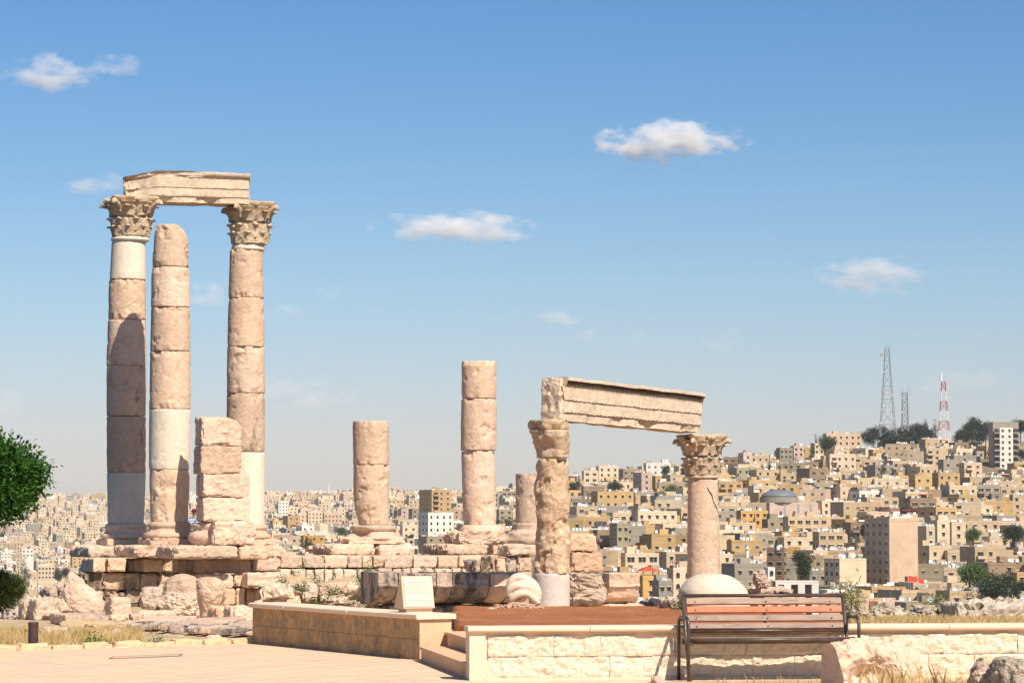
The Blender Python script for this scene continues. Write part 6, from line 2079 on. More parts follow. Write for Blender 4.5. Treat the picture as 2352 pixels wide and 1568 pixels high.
# skyline tower under construction with white stair shaft
rnd = random.Random(77)
tw = landmark('grey concrete tower with open balconies and a white stair shaft, on the right skyline', 2276, 2280, 2340, 968, 1064, 1480, 7, 'grey', 6, front=False, side=False, clutter=False)
W_ = 60 * 1480 / F; Ht = P(2300, 968, 1480).z - tw.location.z
Dt = 11 / 2
mb = MB(); mb.box(-4.0, 3.0, -Dt - 1.6, -Dt - .003, -3, Ht - 3.2); shf = mb.build('stair_shaft', WM['white'], tw, world=False)
for k in range(7):
    z = Ht - 5.4 - k * 3.05
    for x in (-2.4, 1.2): inst(WIN[0], 'window', shf, (x, -Dt - 1.6, z))
    for (b0, b1) in ((-W_ / 2, -4.05), (3.05, W_ / 2)):
        mb = MB(); mb.box(b0, b1, -Dt - 1.5, -Dt - .003, z - .9, z - .1); mb.box(b0 + .3, b1 - .3, -Dt - .03, -Dt + .05, z + .0, z + 1.6, 1); mb.build('balcony', [WM['grey'], GLASS], tw, world=False)

# mosque with the grey dome
md = 1180
rt_ = landmark('pale pink mosque with a flat grey dome and tall slots in its walls', 1764, 1767, 1880, 1154, 1188, md, 2, 'pinkish', 8, 'mosque', cat='mosque', front=False, side=False, clutter=False)
zz_ = P(1797, 1153, md).z - rt_.location.z
mb = MB()
pr = [(zz_, 8.2), (zz_ + 2.2, 8.2), (zz_ + 2.25, 7.6)] + [(zz_ + 2.25 + 3.2 * math.sin(t * math.pi / 16), 7.6 * math.cos(t * math.pi / 16)) for t in range(1, 8)]
mb.lathe(pr[:2], 32, (-4.6, 4)); mb.build('dome_drum', WM['grey'], rt_, world=False)
mb = MB(); mb.lathe(pr[2:], 32, (-4.6, 4)); mb.build('dome', DOMEM, rt_, world=False, smooth=True)
for x in (-4.5, 1.2, 6.5):
    mb = MB(); mb.box(x - .5, x + .5, -5.56, -5.45, zz_ - 8, zz_ - .8); mb.build('wall_slot', SHUT, rt_, world=False)

def minaret(px, y0, y1, d, w_, label, dome=None):
    z1 = P(px, y0, d).z; zb = P(px, y1, d).z
    r_ = empty('minaret', Vector((P(px, y0, d).x, d, zb)), label, 'minaret'); h = z1 - zb; q = w_ * d / F / 2
    mb = MB(); mb.lathe([(-8, q), (h * .72, q * .92)], 12); mb.build('shaft', WM['white'], r_, world=False)
    mb = MB(); mb.lathe([(h * .722, q * 1.5), (h * .76, q * 1.5), (h * .77, q * .7), (h * .90, q * .7)], 12); mb.build('gallery', WM['white'], r_, world=False)
    mb = MB(); mb.lathe([(h * .902, q * .85), (h * .94, q * .8), (h * .98, q * .35), (h * 1.0, q * .05)], 12); mb.build('cap', WM['grey'], r_, world=False)
    if dome:
        mb = MB(); R_ = dome[1] * d / F; dx = (dome[0] - px) * d / F; z0 = P(px, dome[2], d).z - zb
        mb.lathe([(-6, R_ * 1.15), (z0 - R_ * .8, R_ * 1.15)], 20, (dx, 3)); mb.lathe([(z0 - R_ * .8 + R_ * 1.0 * math.sin(t * math.pi / 12), R_ * 1.0 * math.cos(t * math.pi / 12)) for t in range(6)], 20, (dx, 3))
        mb.build('prayer_hall_dome', WM['peach'], r_, world=False, smooth=True)
    return r_
minaret(1716, 1248, 1293, 930, 9, 'small white minaret low on the hill right of the cracked column')
minaret(202, 1126, 1150, 4700, 3, 'slim minaret beside a small peach dome on the left skyline', (192, 5, 1143))
minaret(755, 1105, 1136, 4400, 3.2, 'thin white minaret on the skyline left of the two-drum column')

# white arcaded building just below the plateau
ad = 640
ar = empty('arcade_building', Vector((P(1832, 1361, ad).x, ad, P(1832, 1361, ad).z)), 'white wall with three dark arched openings, seen just above the bench backrest', 'building')
a0 = P(1781, 1334, ad).x - ar.location.x; a1 = P(1880, 1334, ad).x - ar.location.x; hh = P(1832, 1336, ad).z - ar.location.z
mb = MB(); ww = a1 - a0
xs_ = [a0, a0 + ww * .06, a0 + ww * .20, a0 + ww * .36, a0 + ww * .52, a0 + ww * .68, a0 + ww * .84, a1]
for i in (0, 2, 4, 6): mb.box(xs_[i], xs_[i + 1], -.4, .4, -20, hh - .55)
mb.box(a0, a1, -.4, .4, hh - .547, hh); mb.box(a0, a1, -.42, 9, hh + .003, hh + .2)
mb.build('arcade', WM['white'], ar, world=False)
mb = MB(); mb.box(a0 + .1, a1 - .1, 1.5, 8.9, -20, hh); mb.build('inner_wall', WM['brown'], ar, world=False)
LAND.append((1778, 1882, 1330, 1375, ad, ar.location.x, ad, 10))

# lattice masts
def mast(px, y0, y1, d, wt, wb, label, cols, dishes=(), red=False, r=.16, flat=False):
    zt = P(px, y0, d).z; zb = P(px, y1, d).z
    X = P(px, 1200, d).x
    r_ = empty('lattice_mast', Vector((X, d, zb)), label, 'mast'); h = zt - zb
    at = wt * d / F / 2; ab = wb * d / F / 2
    n = max(6, int(h / (ab * 1.5 if not flat else 3.5)))
    sec = {}
    zs = [h * (1 - (1 - i / n) ** (1.0 if flat else 1.0)) for i in range(n + 1)]
    def hw(z): return ab + (at - ab) * min(1, (z / h) ** .8)
    for i in range(n):
        c_ = cols[(i * len(cols)) // n] if not red else cols[((i * 6) // n) % 2]
        key_ = (i * 6) // n if red else 0
        sec.setdefault(key_, [c_, MB()])
        mb = sec[key_][1]
        z0, z1 = zs[i], zs[i + 1]; w0, w1 = hw(z0), hw(z1)
        cs0 = [(-w0, -w0), (w0, -w0), (w0, w0), (-w0, w0)]; cs1 = [(-w1, -w1), (w1, -w1), (w1, w1), (-w1, w1)]
        for k in range(4):
            a = (*cs0[k], z0); b = (*cs1[k], z1); a2 = (*cs0[(k + 1) % 4], z0); b2 = (*cs1[(k + 1) % 4], z1)
            mb.tube([a, b], r, 4); mb.tube([b, b2], r * .6, 4)
            mb.tube([a, b2], r * .5, 4); mb.tube([a2, b], r * .5, 4)
    for nm, (m_, mb) in sec.items(): mb.build('lattice', m_, r_, world=False)
    for (dx, yy, rr) in dishes:
        mb = MB(); z = P(px, yy, d).z - zb; q = rr * d / F
        xx = dx * d / F
        mb.tube([(xx, -hw(z) - .3, z), (xx, -hw(z) - q * .8, z)], [q, q * .9], 12); mb.tube([(xx, -hw(z) - .2, z), (0, -hw(z) * .5, z)], .1, 4)
        mb.build('dish', DISHM if rr < 3.3 else SHUT, r_, world=False)
    return r_
m_ = mast(2041, 800, 1003, 1560, 9, 38, 'tall grey lattice mast with many round dishes, left of the three masts', [STEELG], [(-14, 815, 4), (-11, 855, 2), (-12, 899, 4), (-4, 902, 3), (9, 908, 2), (-3, 945, 2.5), (-15, 940, 1.8), (12, 962, 1.6), (-17, 972, 3.2), (-3, 932, 2), (-12, 932, 1.6)], r=.16)
mb = MB()
for x in (-1.2, 0, 1.3): mb.tube([(x, 0, P(2041, 800, 1560).z - m_.location.z), (x, 0, P(2041, 788, 1560).z - m_.location.z)], .09, 4)
mb.build('antenna_rods', STEELG, m_, world=False)
m_ = mast(2081, 901, 990, 1570, 11, 15, 'slim grey ladder-like mast with rod antennas, middle one of the three masts', [STEELG], [(-7, 947, 2.6), (-6, 915, 1.8)], r=.2, flat=True)
mb = MB()
for x in (-2.4, -1, 1.6, 2.6): mb.tube([(x, 0, P(2081, 903, 1570).z - m_.location.z), (x, 0, P(2081, 888 - x, 1570).z - m_.location.z)], .08, 4)
mb.build('antenna_rods', STEELG, m_, world=False)
m_ = mast(2170, 876, 1012, 1500, 8, 28, 'red and white lattice mast with a white antenna on top', [WHP, REDP], [(12, 914, 3)], red=True, r=.15)
mb = MB(); mb.tube([(-1, 0, P(2170, 877, 1500).z - m_.location.z), (-1, 0, P(2170, 856, 1500).z - m_.location.z)], .42, 8); mb.build('white_antenna', WHP, m_, world=False)
m_ = mast(938, 1080, 1130, 3900, 4, 7, 'pale distant pair-legged mast on the skyline right of the two-drum column', [DISHM], r=.3)
m_ = mast(1875, 996, 1022, 1600, 2, 4, 'short thin mast on the roof of the slim cream tower house', [STEELG], r=.18)
# red cloths on the slope
rc = empty('red_canopy', P(2097, 1337, 760), 'two bright red cloth canopies among the low houses at the lower right', 'canopy')
for (x0, x1, y0, y1) in ((2086, 2107, 1323, 1336), (2110, 2122, 1328, 1339)):
    mb = MB(); a = P(x0, y1, 758); b = P(x1, y0, 758); n = 10
    for i in range(n + 1):
        for (z, yy) in ((a.z, 0), (b.z, 1.4)):
            t = i / n
            mb.v.append((a.x + (b.x - a.x) * t, 758 + yy + .15 * math.sin(t * 9), z + .12 * math.sin(t * 7)))
            mb.v.append((a.x + (b.x - a.x) * t, 758.06 + yy + .15 * math.sin(t * 9), z + .03 + .12 * math.sin(t * 7)))
    for i in range(n):
        k = i * 4
        for (p, q_) in ((0, 2), (1, 3)):
            f = (k + p, k + 4 + p, k + 4 + q_, k + q_); mb.f.append(f if p == 0 else f[::-1]); mb.m.append(0)
    mb.build('cloth', CLOTHR, rc)
mb = MB()
for x in (2086, 2107, 2122): mb.tube([P(x, 1337, 758) - Vector((0, 0, 6)), P(x, 1324, 758)], .06, 5)
mb.build('poles', STEELG, rc)

# ---- random fabric of the city
rnd = random.Random(2024)
cand = []
d = 700.0
while d < 5300:
    step_ = 27 + max(0, d - 1300) * .026
    x = -260.0
    while x < 2640:
        if x > 1290 and d > 1760: x += 60; continue
        far = d > 1900
        W = rnd.choice((rnd.uniform(8, 12), rnd.uniform(10.5, 17)))
        wpx = W * F / d
        xc_ = x + wpx / 2
        x += wpx * rnd.uniform(.96, 1.12) + .5
        if 600 <= xc_ < 1290 and d < 1150: continue
        if xc_ < 600 and d < 1500: continue
        if xc_ > 1700 and d > 1690: continue
        dd = d + rnd.uniform(-.32, .32) * step_
        D = rnd.uniform(7, 12)
        X = (xc_ - 1176) / F * dd
        fl = rnd.choice((1, 2, 2, 2, 3, 3)) if not far else rnd.choice((2, 2, 3, 3, 4, 5))
        H = fl * rnd.uniform(2.9, 3.25)
        # keep roads and gardens
        if fr((X, dd, 0), .012, 21, 3) > .46: continue
        zg = terr(X, dd)
        yt = ys_of(zg + H + .8, dd)
        if xc_ > 1290 and yt < lin([(1290, 1075), (1560, 1060), (1640, 1060), (1700, 1045), (1790, 1030), (1900, 1012), (2000, 1015), (2150, 1005), (2270, 1000), (2352, 1000)], xc_): 
            continue
        if xc_ <= 1290 and yt < 1122 + 6 * math.sin(xc_ * .02): continue
        if xc_ > 1290:
            col = rnd.choices(('ochre', 'tan', 'cream', 'grey', 'pinkish', 'brown', 'white', 'olive', 'peach', 'sandy', 'orange'), (16, 24, 11, 9, 3, 9, 3, 8, 8, 18, 1.2))[0]
        elif xc_ > 620 and d < 2300:
            col = rnd.choices(('ochre', 'tan', 'cream', 'grey', 'pinkish', 'brown', 'white', 'olive', 'peach', 'sandy', 'orange'), (4, 13, 18, 14, 6, 4, 10, 6, 8, 16, 1))[0]
        else:
            col = rnd.choices(('ochre', 'tan', 'cream', 'grey', 'pinkish', 'brown', 'white', 'olive', 'peach', 'sandy'), (2, 14, 24, 8, 9, 2, 10, 2, 14, 20))[0]
        rot = R(rnd.gauss(20, 9) if rnd.random() < .8 else rnd.gauss(-12, 10))
        ok = True
        xl, xr = xc_ - wpx * .62, xc_ + wpx * .62
        for (lx0, lx1, ly0, ly1, ld, cx_, cy_, cr_) in LAND:
            if math.hypot(X - cx_, dd - cy_) < cr_ + max(W, D) * .55: ok = False; break
            if dd < ld and xr > lx0 and xl < lx1 and yt < ly1 - 3:
                H2 = H - (ly1 - yt) * dd / F       # keep the view to the landmark open
                if H2 < 2.7: ok = False; break
                H = H2; fl = max(1, int(round(H / 3.1))); yt = ys_of(zg + H + .8, dd)
        if not ok: continue
        cand.append(dict(X=X, Y=dd, W=W, D=D, H=H, fl=fl, rot=rot, col=col, px=xc_, w=wpx, yt=yt, yb=ys_of(zg, dd), zg=zg))
    d += step_
# visible areas, nearest first
occ = [lin(FG, x) for x in range(0, 2352, 4)]
for i in range(len(occ)):
    x = i * 4
    if any(a <= x <= b for a, b in COLS): occ[i] = -1e9
for c_ in sorted(cand, key=lambda q: q['Y']):
    i0 = max(0, int((c_['px'] - c_['w'] / 2) / 4)); i1 = min(len(occ), int((c_['px'] + c_['w'] / 2) / 4) + 1)
    vis = 0; best = 0
    for i in range(i0, i1):
        g = occ[i] - c_['yt']
        if g > 0:
            g = min(g, c_['yb'] - c_['yt'] + 10)
            vis += g * 4; best = max(best, g)
            occ[i] = min(occ[i], c_['yt'])
    c_['vis'] = vis; c_['best'] = best
cand.sort(key=lambda q: -q['vis'])
NIND = 248
indiv = cand[:NIND]; rest = cand[NIND:]
PLACES = [(0, 118, 'below the broadleaf tree'), (118, 250, 'left of leftmost column'), (250, 600, 'between the high columns'), (600, 812, 'left of two-drum column'), (812, 1060, 'right of two-drum column'), (1060, 1230, 'right of three-drum column'),
          (1230, 1440, 'right of ochre column'), (1440, 1600, 'left of cracked column'), (1600, 1790, 'right of cracked column'), (1790, 1920, 'above the bench'), (1920, 2050, 'below the grey masts'), (2050, 2200, 'below the red-white mast'), (2200, 2352, 'near the right edge')]
def tier(c_):
    x, y = c_['px'], c_['yt']
    top = 1110 if x < 1290 else 1050; bot = lin(FG, max(0, min(2351, x)))
    f = (y - top) / max(1, bot - top)
    return 'on skyline' if f < .14 else 'high up' if f < .38 else 'mid-slope' if f < .62 else 'low down' if f < .84 else 'lowest row'
NUM = ['', 'one', 'two', 'three', 'four', 'five', 'six']
groups = {}
for c_ in indiv:
    pl = next((t for a, b, t in PLACES if a <= c_['px'] < b), 'near the right edge' if c_['px'] > 1000 else 'below the broadleaf tree')
    k = f"{c_['col']} {NUM[min(6, c_['fl'])]}-storey {'house' if c_['fl'] <= 3 else 'block'}"
    c_['key'] = (k, tier(c_), pl)
    groups.setdefault(c_['key'], []).append(c_)
ORD = ['leftmost', 'second from left', 'third from left', 'fourth from left', 'fifth from left', 'sixth from left', 'seventh from left', 'eighth from left']
for k, L_ in groups.items():
    L_.sort(key=lambda q: q['px'])
    for i, c_ in enumerate(L_):
        lb = f"{k[0]}, {k[1]}, {k[2]}"
        if len(L_) > 1: lb += f", {ORD[min(i, 7)]} of its colour"
        c_['label'] = lb
for c_ in indiv:
    r2 = random.Random(int(c_['X'] * 10 + c_['Y']))
    mf = max(1, min(3, int(c_['best'] / (c_['H'] / c_['fl'] * F / c_['Y'])) + 1))
    make_building('house' if c_['fl'] <= 3 else 'apartment_building', c_['label'], c_['X'], c_['Y'], c_['W'], c_['D'], c_['H'], c_['fl'], c_['rot'], c_['col'], r2,
                  win=r2.choice((0, 0, 0, 1, 2)), maxfloors=mf, group=G_, balc=[(-c_['W'] / 2 + .4, -c_['W'] / 2 + 3.6)] if r2.random() < .22 and c_['vis'] > 900 else None, red=r2.random() < .03,
                  cat='house' if c_['fl'] <= 3 else 'building')
# everything smaller in one object
mb = MB()
keys = list(WALLC.keys()); mats_ = [WM[k] for k in keys] + [ROOFM, GLASS, TANKM, REDM]
iR, iG, iT, iRed = len(keys), len(keys) + 1, len(keys) + 2, len(keys) + 3
wallvar = [wallmat(k + '_distant_wall', WALLC[k]) for k in keys]
for c_ in rest:
    M = Matrix.Translation((c_['X'], c_['Y'], c_['zg'])) @ Matrix.Rotation(c_['rot'], 4, 'Z')
    W, D, H, fl = c_['W'], c_['D'], c_['H'], c_['fl']; mi = keys.index(c_['col'])
    x, y = W / 2, D / 2; fh = H / fl
    par = rnd.uniform(.4, .9)
    vs = [M @ Vector(p) for p in ((-x,-y,-12),(x,-y,-12),(x,y,-12),(-x,y,-12),(-x,-y,H+par),(x,-y,H+par),(x,y,H+par),(-x,y,H+par),(-x+.3,-y+.3,H+par),(x-.3,-y+.3,H+par),(x-.3,y-.3,H+par),(-x+.3,y-.3,H+par),(-x+.3,-y+.3,H),(x-.3,-y+.3,H),(x-.3,y-.3,H),(-x+.3,y-.3,H))]
    mb.add(vs, [(0,1,5,4),(1,2,6,5),(2,3,7,6),(3,0,4,7),(4,5,9,8),(5,6,10,9),(6,7,11,10),(7,4,8,11),(8,9,13,12),(9,10,14,13),(10,11,15,14),(11,8,12,15)], mi)
    mb.add(vs[12:16], [(0, 1, 2, 3)], iR)
    n = max(2, int(W / 3.4))
    for k in range(max(0, fl - 3), fl):
        for i in range(n):
            if rnd.random() < .15: continue
            xx = -x + W * (i + .5) / n; z = fh * k + fh * .30; hw_ = rnd.uniform(.55, .85)
            mb.add([M @ Vector(p) for p in ((xx-hw_, -y-.06, z), (xx+hw_, -y-.06, z), (xx+hw_, -y-.06, z+1.4), (xx-hw_, -y-.06, z+1.4))], [(0, 1, 2, 3)], iG)
        for i in range(2):
            yy = -y + D * (i + .5) / 2; z = fh * k + fh * .30
            mb.add([M @ Vector(p) for p in ((-x-.06, yy+.6, z), (-x-.06, yy-.6, z), (-x-.06, yy-.6, z+1.4), (-x-.06, yy+.6, z+1.4))], [(0, 1, 2, 3)], iG)
    if rnd.random() < .6:
        a = rnd.uniform(-x + 2, x - 2); b = rnd.uniform(-y + 2, y - 2); mb.box(a - 1.5, a + 1.5, b - 1.5, b + 1.5, H + .01, H + 2.4, mi, M)
    for _ in range(rnd.choice((0, 1, 1, 2, 3))):
        a = rnd.uniform(-x + 1, x - 1); b = rnd.uniform(-y + 1, y - 1); mb.box(a - .55, a + .55, b - .55, b + .55, H + .01, H + 1.5, iT, M)
    if rnd.random() < .03: mb.box(-x + .4, x - .4, -y + .4, y - .4, H + 2.2, H + 2.4, iRed, M)
o = mb.build('distant_buildings', mats_, None)
tag(o, 'mass of small pale flat-roofed houses covering the distant hills', 'buildings', kind='stuff')

# ---- city trees
def city_tree(px, y0, y1, wpx, d, kind, label, rnd, mat=LEAFCITY, bare=0):
    zt = P(px, y0, d).z; zb = P(px, y1, d).z
    X = P(px, 1200, d).x; q = d / F; w_ = wpx * q / 2; h = zt - zb
    r_ = empty({'cypress': 'cypress_tree', 'round': 'broadleaf_tree', 'pine': 'pine_tree'}[kind], Vector((X, d, zb)), label, 'tree', 'trees among the houses')
    mb = MB()
    if kind == 'cypress':
        ells = [((X, d, zb + h * (.12 + .17 * i)), (w_ * (1 - .14 * i), w_ * (1 - .14 * i), h * .16)) for i in range(6)]; cnt = 1500; sz = max(.4, h * .04)
    elif kind == 'pine':
        ells = [((X + rnd.uniform(-.45, .45) * w_, d + rnd.uniform(-.5, .5) * w_, zb + h * rnd.uniform(.42, .86)), (w_ * rnd.uniform(.35, .6), w_ * .5, h * rnd.uniform(.10, .18))) for _ in range(9)]; cnt = 4200; sz = w_ * .12
    else:
        ells = [((X + rnd.uniform(-.45, .45) * w_, d + rnd.uniform(-.5, .5) * w_, zb + h * rnd.uniform(.38, .78)), (w_ * rnd.uniform(.4, .65), w_ * .55, h * rnd.uniform(.18, .28))) for _ in range(8)]; cnt = 3600; sz = w_ * .115
    leaf_cloud(mb, ells, cnt, sz, rnd, shell=.5, elong=1.4)
    mb.build('crown', mat, r_)
    mb = MB(); mb.tube([(X, d, zb - 1.5), (X, d, zb + h * .3), (X + w_ * .1, d, zb + h * .7)], [max(.15, w_ * .07), max(.12, w_ * .06), .05], 6); mb.build('trunk', BARK, r_)
rnd = random.Random(99)
TL = [
 (1328,1092,1130,9,1500,'cypress','slim cypress on the skyline right of the ochre column',LEAFDARK),(1318,1108,1130,32,1490,'round','dark round tree left of the slim skyline cypress',LEAFCITY),
 (1412,1106,1129,38,1380,'round','dark spreading tree below the cream villa on the skyline',LEAFCITY),(1529,1068,1100,26,1500,'round','leaning dark tree in front of the white skyline block',LEAFCITY),
 (1545,1110,1142,34,1340,'round','bright green tree left of the cracked column',LEAFLIGHT),(1571,1061,1094,9,1500,'cypress','dark cypress touching the ornate low capital',LEAFDARK),
 (1840,1257,1348,58,850,'pine','big dark pine low on the hill above the bench',LEAFCITY),
 (2008,983,1020,34,1640,'pine','leftmost pine of the hilltop wood',LEAFDARK),(2030,975,1024,46,1620,'round','broad dark pine under the tall grey mast',LEAFDARK),(2055,985,1028,50,1600,'round','dark bushy tree at the foot of the tall mast',LEAFDARK),
 (2084,980,1026,48,1600,'round','dark bushy tree below the ladder-like mast',LEAFDARK),(2112,970,1020,44,1610,'round','dark tree right of the ladder-like mast',LEAFDARK),(2128,966,1000,12,1620,'cypress','pointed cypress topping the pine wood',LEAFDARK),
 (2060,1000,1036,70,1560,'round','low front edge of the hilltop wood, below the masts',LEAFDARK),(2105,1004,1034,60,1560,'round','right front tree of the hilltop wood',LEAFDARK),(2149,968,1010,24,1600,'cypress','pointed conifer left of the red and white mast',LEAFCITY),
 (1998,990,1030,36,1600,'round','left end tree of the hilltop wood',LEAFDARK),(2042,990,1030,44,1585,'round','dense dark tree behind the lower front edge of the wood, left',LEAFDARK),(2074,992,1032,46,1580,'round','dense dark tree in the middle of the hilltop wood',LEAFDARK),(2134,986,1026,44,1590,'round','last dark tree at the right end of the hilltop wood',LEAFDARK),(2206,990,1024,34,1590,'round','small dark tree left of the tall umbrella pine',LEAFDARK),(2252,984,1022,40,1585,'round','dark tree right below the tall umbrella pine',LEAFDARK),
 (2236,957,1012,50,1600,'pine','tall umbrella pine right of the red and white mast',LEAFDARK),(2222,985,1022,46,1580,'round','dark lower pine beside the tall umbrella pine',LEAFDARK),(2266,970,1016,32,1590,'round','round pine left of the grey concrete tower',LEAFDARK),
 (2346,955,1010,38,1590,'pine','pine at the right edge beyond the grey concrete tower',LEAFDARK),(2348,1030,1062,24,1450,'round','dark bush right of the grey concrete tower foot',LEAFCITY),
 (1902,1003,1056,44,1560,'pine','leaning dark pine in front of the peach skyline building',LEAFCITY),(1868,1030,1064,14,1540,'cypress','ragged conifer before the slim cream tower house',LEAFCITY),(1829,1050,1078,9,1480,'cypress','slim cypress below the narrow pink skyline house',LEAFDARK),
 (1768,1062,1086,10,1450,'cypress','left cypress of a row of three on the upper right hill',LEAFDARK),(1803,1064,1090,9,1440,'cypress','middle cypress of a row of three on the upper right hill',LEAFDARK),(1819,1066,1090,9,1440,'cypress','right cypress of a row of three on the upper right hill',LEAFDARK),
 (1712,1060,1085,22,1480,'round','dark tree below the pinkish stepped house',LEAFCITY),(2029,1062,1106,18,1320,'cypress','tall dark ragged tree in the middle of the right hill',LEAFDARK),
 (1987,1180,1212,38,1060,'round','rust-coloured tree left of the peach tower block',LEAFRUST),(1984,1204,1226,11,1020,'cypress','small cypress under the rust-coloured tree',LEAFDARK),(1962,1226,1290,20,960,'cypress','dark creeper-clad tree left of the peach tower block foot',LEAFDARK),
 (2235,1217,1242,42,950,'round','pale green tree right of the three cream blocks',LEAFLIGHT),(2326,1206,1246,62,940,'round','large dark tree at the right edge, halfway down',LEAFCITY),
 (2226,1292,1346,76,740,'round','bright green tree low at the right',LEAFLIGHT),(2285,1318,1388,94,700,'round','dark green tree low at the right, before the conifer',LEAFCITY),(2322,1314,1390,46,690,'cypress','dark feathery conifer at the lower right edge',LEAFDARK),(2215,1346,1392,40,700,'round','olive-green tree left of the dark low tree',LEAFCITY),
 (2345,1330,1392,50,700,'round','dark tree cut by the right edge near the grey rocks',LEAFCITY),
 (898,1169,1206,10,1950,'cypress','left cypress of three right of the two-drum column',LEAFDARK),(908,1166,1206,9,1950,'cypress','middle cypress of three right of the two-drum column',LEAFDARK),(919,1169,1206,10,1950,'cypress','right cypress of three right of the two-drum column',LEAFDARK),
 (704,1234,1262,9,1400,'cypress','left cypress before the bright orange building',LEAFDARK),(713,1238,1264,10,1400,'cypress','right cypress before the bright orange building',LEAFDARK),(784,1212,1230,28,1700,'round','green tree left of the two-drum column base',LEAFLIGHT),
 (58,1281,1332,28,1900,'cypress','tall dark conifer group above the pine shrub',LEAFCITY),(134,1307,1337,26,1850,'round','dark round tree above the cone boulder',LEAFCITY),(152,1303,1330,24,1880,'round','dark tree just right of the round one, above the cone boulder',LEAFCITY),
 (1172,1108,1137,14,2500,'round','dark tree on the skyline right of the three-drum column',LEAFDARK),(945,1225,1252,22,1500,'round','dark shade tree between the two-drum column and the white block',LEAFCITY)]
for (px, y0, y1, wp, d, kd, lb, mt) in TL: city_tree(px, y0, y1, wp, d, kd, lb, rnd, mt)
mb = MB()
for _ in range(620):
    px = rnd.uniform(-200, 2500)
    if px > 1290 and rnd.random() < .72: continue; d = rnd.choice((rnd.uniform(1500, 5000), rnd.uniform(1500, 3000))) if px < 1290 else rnd.uniform(720, 1700)
    X = (px - 1176) / F * d; z = terr(X, d)
    y_ = ys_of(z + 6, d)
    if px > 1290 and y_ < 1040: continue
    w_ = rnd.uniform(1.6, 3.4); h = rnd.uniform(3.5, 7)
    leaf_cloud(mb, [((X, d, z + h * .6), (w_, w_, h * .42)), ((X + w_ * .5, d, z + h * .45), (w_ * .7, w_ * .7, h * .3))], 120 if d < 2200 else 60, .9 if d < 2200 else 1.4, rnd, shell=.4, elong=1.2)
tag(mb.build('distant_trees', LEAFCITY), 'small dark trees scattered between the distant houses', 'trees', kind='stuff')

# ---- air
mb = MB(); mb.box(-4300, 4300, -40, 6700, -130, 118)
hz = mb.build('haze', [], None, world=True)
hz.data.materials.clear()
hm = bpy.data.materials.new('pale_air'); hm.use_nodes = True
hn = hm.node_tree; hn.nodes.clear()
ho = hn.nodes.new('ShaderNodeOutputMaterial'); pv = hn.nodes.new('ShaderNodeVolumePrincipled')
pv.inputs['Color'].default_value = (.86, .88, .92, 1); pv.inputs['Density'].default_value = 4.2e-5; pv.inputs['Anisotropy'].default_value = 0.0
hn.links.new(pv.outputs[0], ho.inputs['Volume'])
hz.data.materials.append(hm)
tag(hz, kind='stuff')

# ---- clouds, far beyond and above the haze
def cloudmat(name, dens):
    m = bpy.data.materials.new(name); m.use_nodes = True
    nt = m.node_tree; nt.nodes.clear()
    out = nt.nodes.new('ShaderNodeOutputMaterial')
    pv = nt.nodes.new('ShaderNodeVolumePrincipled')
    pv.inputs['Color'].default_value = (1, .985, .97, 1)
    pv.inputs['Anisotropy'].default_value = -.3
    tc = nt.nodes.new('ShaderNodeTexCoord')
    oi = nt.nodes.new('ShaderNodeObjectInfo')
    # generated coordinates 0..1 in the box -> -1..1
    vm = N(nt, 'ShaderNodeVectorMath', operation='MULTIPLY_ADD'); vm.inputs[1].default_value = (2, 2, 2); vm.inputs[2].default_value = (-1, -1, -1)
    nt.links.new(tc.outputs['Generated'], vm.inputs[0])
    ln = N(nt, 'ShaderNodeVectorMath', operation='LENGTH'); nt.links.new(vm.outputs[0], ln.inputs[0])
    mp = nt.nodes.new('ShaderNodeMapping'); mp.inputs['Scale'].default_value = (.010, .010, .022)
    mu = N(nt, 'ShaderNodeMath', operation='MULTIPLY'); mu.inputs[1].default_value = 50; nt.links.new(oi.outputs['Random'], mu.inputs[0])
    cb = nt.nodes.new('ShaderNodeCombineXYZ'); nt.links.new(mu.outputs[0], cb.inputs[0]); nt.links.new(cb.outputs[0], mp.inputs['Location'])
    nt.links.new(tc.outputs['Object'], mp.inputs[0])
    nz = noise_t(nt, mp.outputs[0], 1.0, 8, .62)
    # density = clamp((noise - .5)*k + (1 - r))
    a = N(nt, 'ShaderNodeMath', operation='MULTIPLY_ADD'); a.inputs[1].default_value = 5.2; a.inputs[2].default_value = -2.6 + .72; nt.links.new(nz, a.inputs[0])
    b = N(nt, 'ShaderNodeMath', operation='SUBTRACT'); nt.links.new(a.outputs[0], b.inputs[0])
    p = N(nt, 'ShaderNodeMath', operation='POWER'); p.inputs[1].default_value = 1.6; nt.links.new(ln.outputs['Value'], p.inputs[0]); nt.links.new(p.outputs[0], b.inputs[1])
    c = N(nt, 'ShaderNodeMath', operation='MULTIPLY'); c.inputs[1].default_value = dens; c.use_clamp = False; nt.links.new(b.outputs[0], c.inputs[0])
    d_ = N(nt, 'ShaderNodeMath', operation='MAXIMUM'); d_.inputs[1].default_value = 0; nt.links.new(c.outputs[0], d_.inputs[0])
    nt.links.new(d_.outputs[0], pv.inputs['Density'])
    nt.links.new(pv.outputs[0], out.inputs['Volume'])
    m.cycles.volume_step_rate = 1.0
    return m
CLD = cloudmat('thick_cloud', .024); CLM = cloudmat('light_cloud', .013); CLT = cloudmat('thin_cloud', .010); CLV = cloudmat('veil_cloud', .0035)
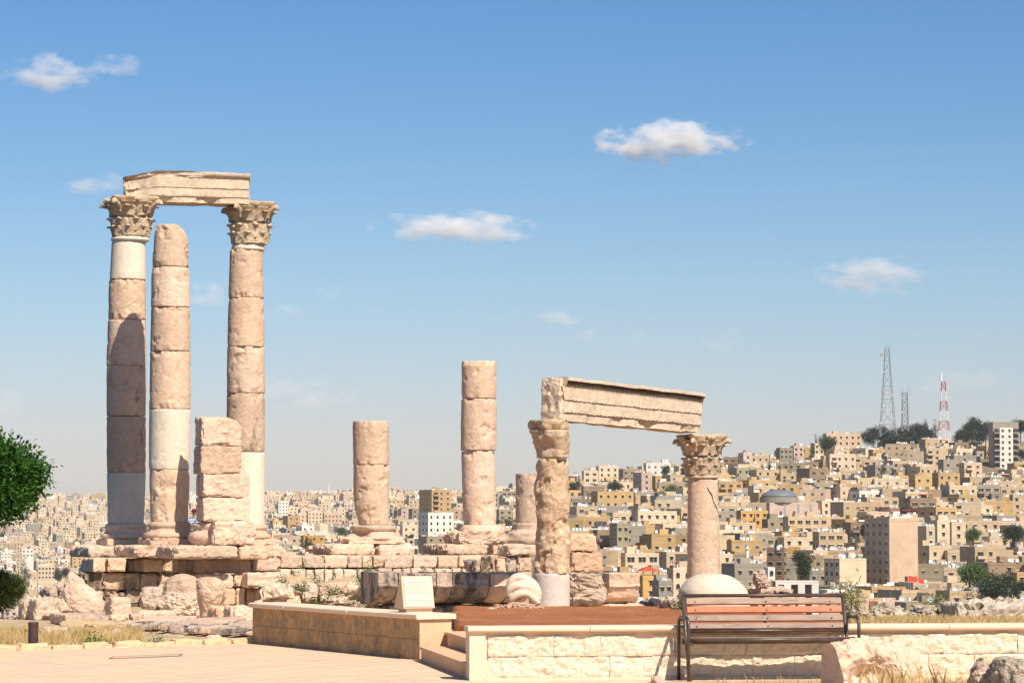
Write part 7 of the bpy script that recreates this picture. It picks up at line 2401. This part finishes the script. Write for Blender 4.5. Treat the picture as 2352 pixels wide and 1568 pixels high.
def cloud(x0, x1, y0, y1, mat, label, d=9000.0):
    a = P(x0, y1, d); b = P(x1, y0, d)
    c_ = (a + b) / 2; hx = (b.x - a.x) / 2; hz_ = (b.z - a.z) / 2; hy = hx * .45
    mb = MB()
    pr = [(-math.cos(math.pi * i / 12) * hz_, math.sin(math.pi * i / 12)) for i in range(1, 12)]
    k = 20
    for z, r in pr:
        for j in range(k):
            an = 2 * math.pi * j / k; mb.v.append((math.cos(an) * r * hx, math.sin(an) * r * hy, z))
    n = len(pr)
    for i in range(n - 1):
        for j in range(k):
            q = i * k + j; r_ = i * k + (j + 1) % k; mb.f.append((q, r_, r_ + k, q + k)); mb.m.append(0)
    mb.f.append(tuple(range(k))[::-1]); mb.m.append(0); mb.f.append(tuple(range((n - 1) * k, n * k))); mb.m.append(0)
    o = mb.build('cloud', mat, None, loc=c_, world=False)
    return tag(o, label, 'cloud', 'small clouds in the blue sky')
for x0, x1, y0, y1, mt, lb in (
    (-10, 245, 118, 222, CLM, 'flat white cloud at the upper left edge of the sky'),
    (205, 335, 120, 182, CLT, 'wispy right tail of the upper left cloud'),
    (125, 290, 385, 455, CLT, 'small cloud just left of the high stone beam'),
    (1352, 1735, 268, 382, CLD, 'brightest white cloud, right of centre'),
    (835, 1262, 480, 566, CLM, 'long flat cloud above the middle columns'),
    (420, 525, 640, 715, CLM, 'round white cloud between the two highest columns and the third'),
    (1862, 2150, 580, 690, CLT, 'soft pale cloud high above the right hill'),
    (1215, 1345, 714, 756, CLT, 'thin pinkish cloud streak above the low stone beam'),
    (1300, 1372, 743, 785, CLT, 'tiny cloud right of the thin pinkish streak'),
    (715, 800, 648, 698, CLV, 'faint small cloud right of the third tall column, upper one'),
    (600, 720, 694, 742, CLV, 'faint small cloud right of the third tall column, lower one'),
    (1420, 1505, 745, 806, CLV, 'faint cloud puff above the low stone beam, left one'),
    (1515, 1592, 770, 804, CLV, 'faint flat cloud above the low stone beam, middle one'),
    (1592, 1715, 740, 812, CLV, 'faint cloud above the low stone beam, right one'),
    (560, 830, 850, 955, CLV, 'broad faint cloud low in the sky between high columns and two-drum column'),
    (2060, 2330, 840, 912, CLV, 'broad faint cloud low in the sky around the red and white mast'),
    (-60, 90, 880, 960, CLV, 'faint cloud low at the left edge')):
    cloud(x0, x1, y0, y1, mt, lb)
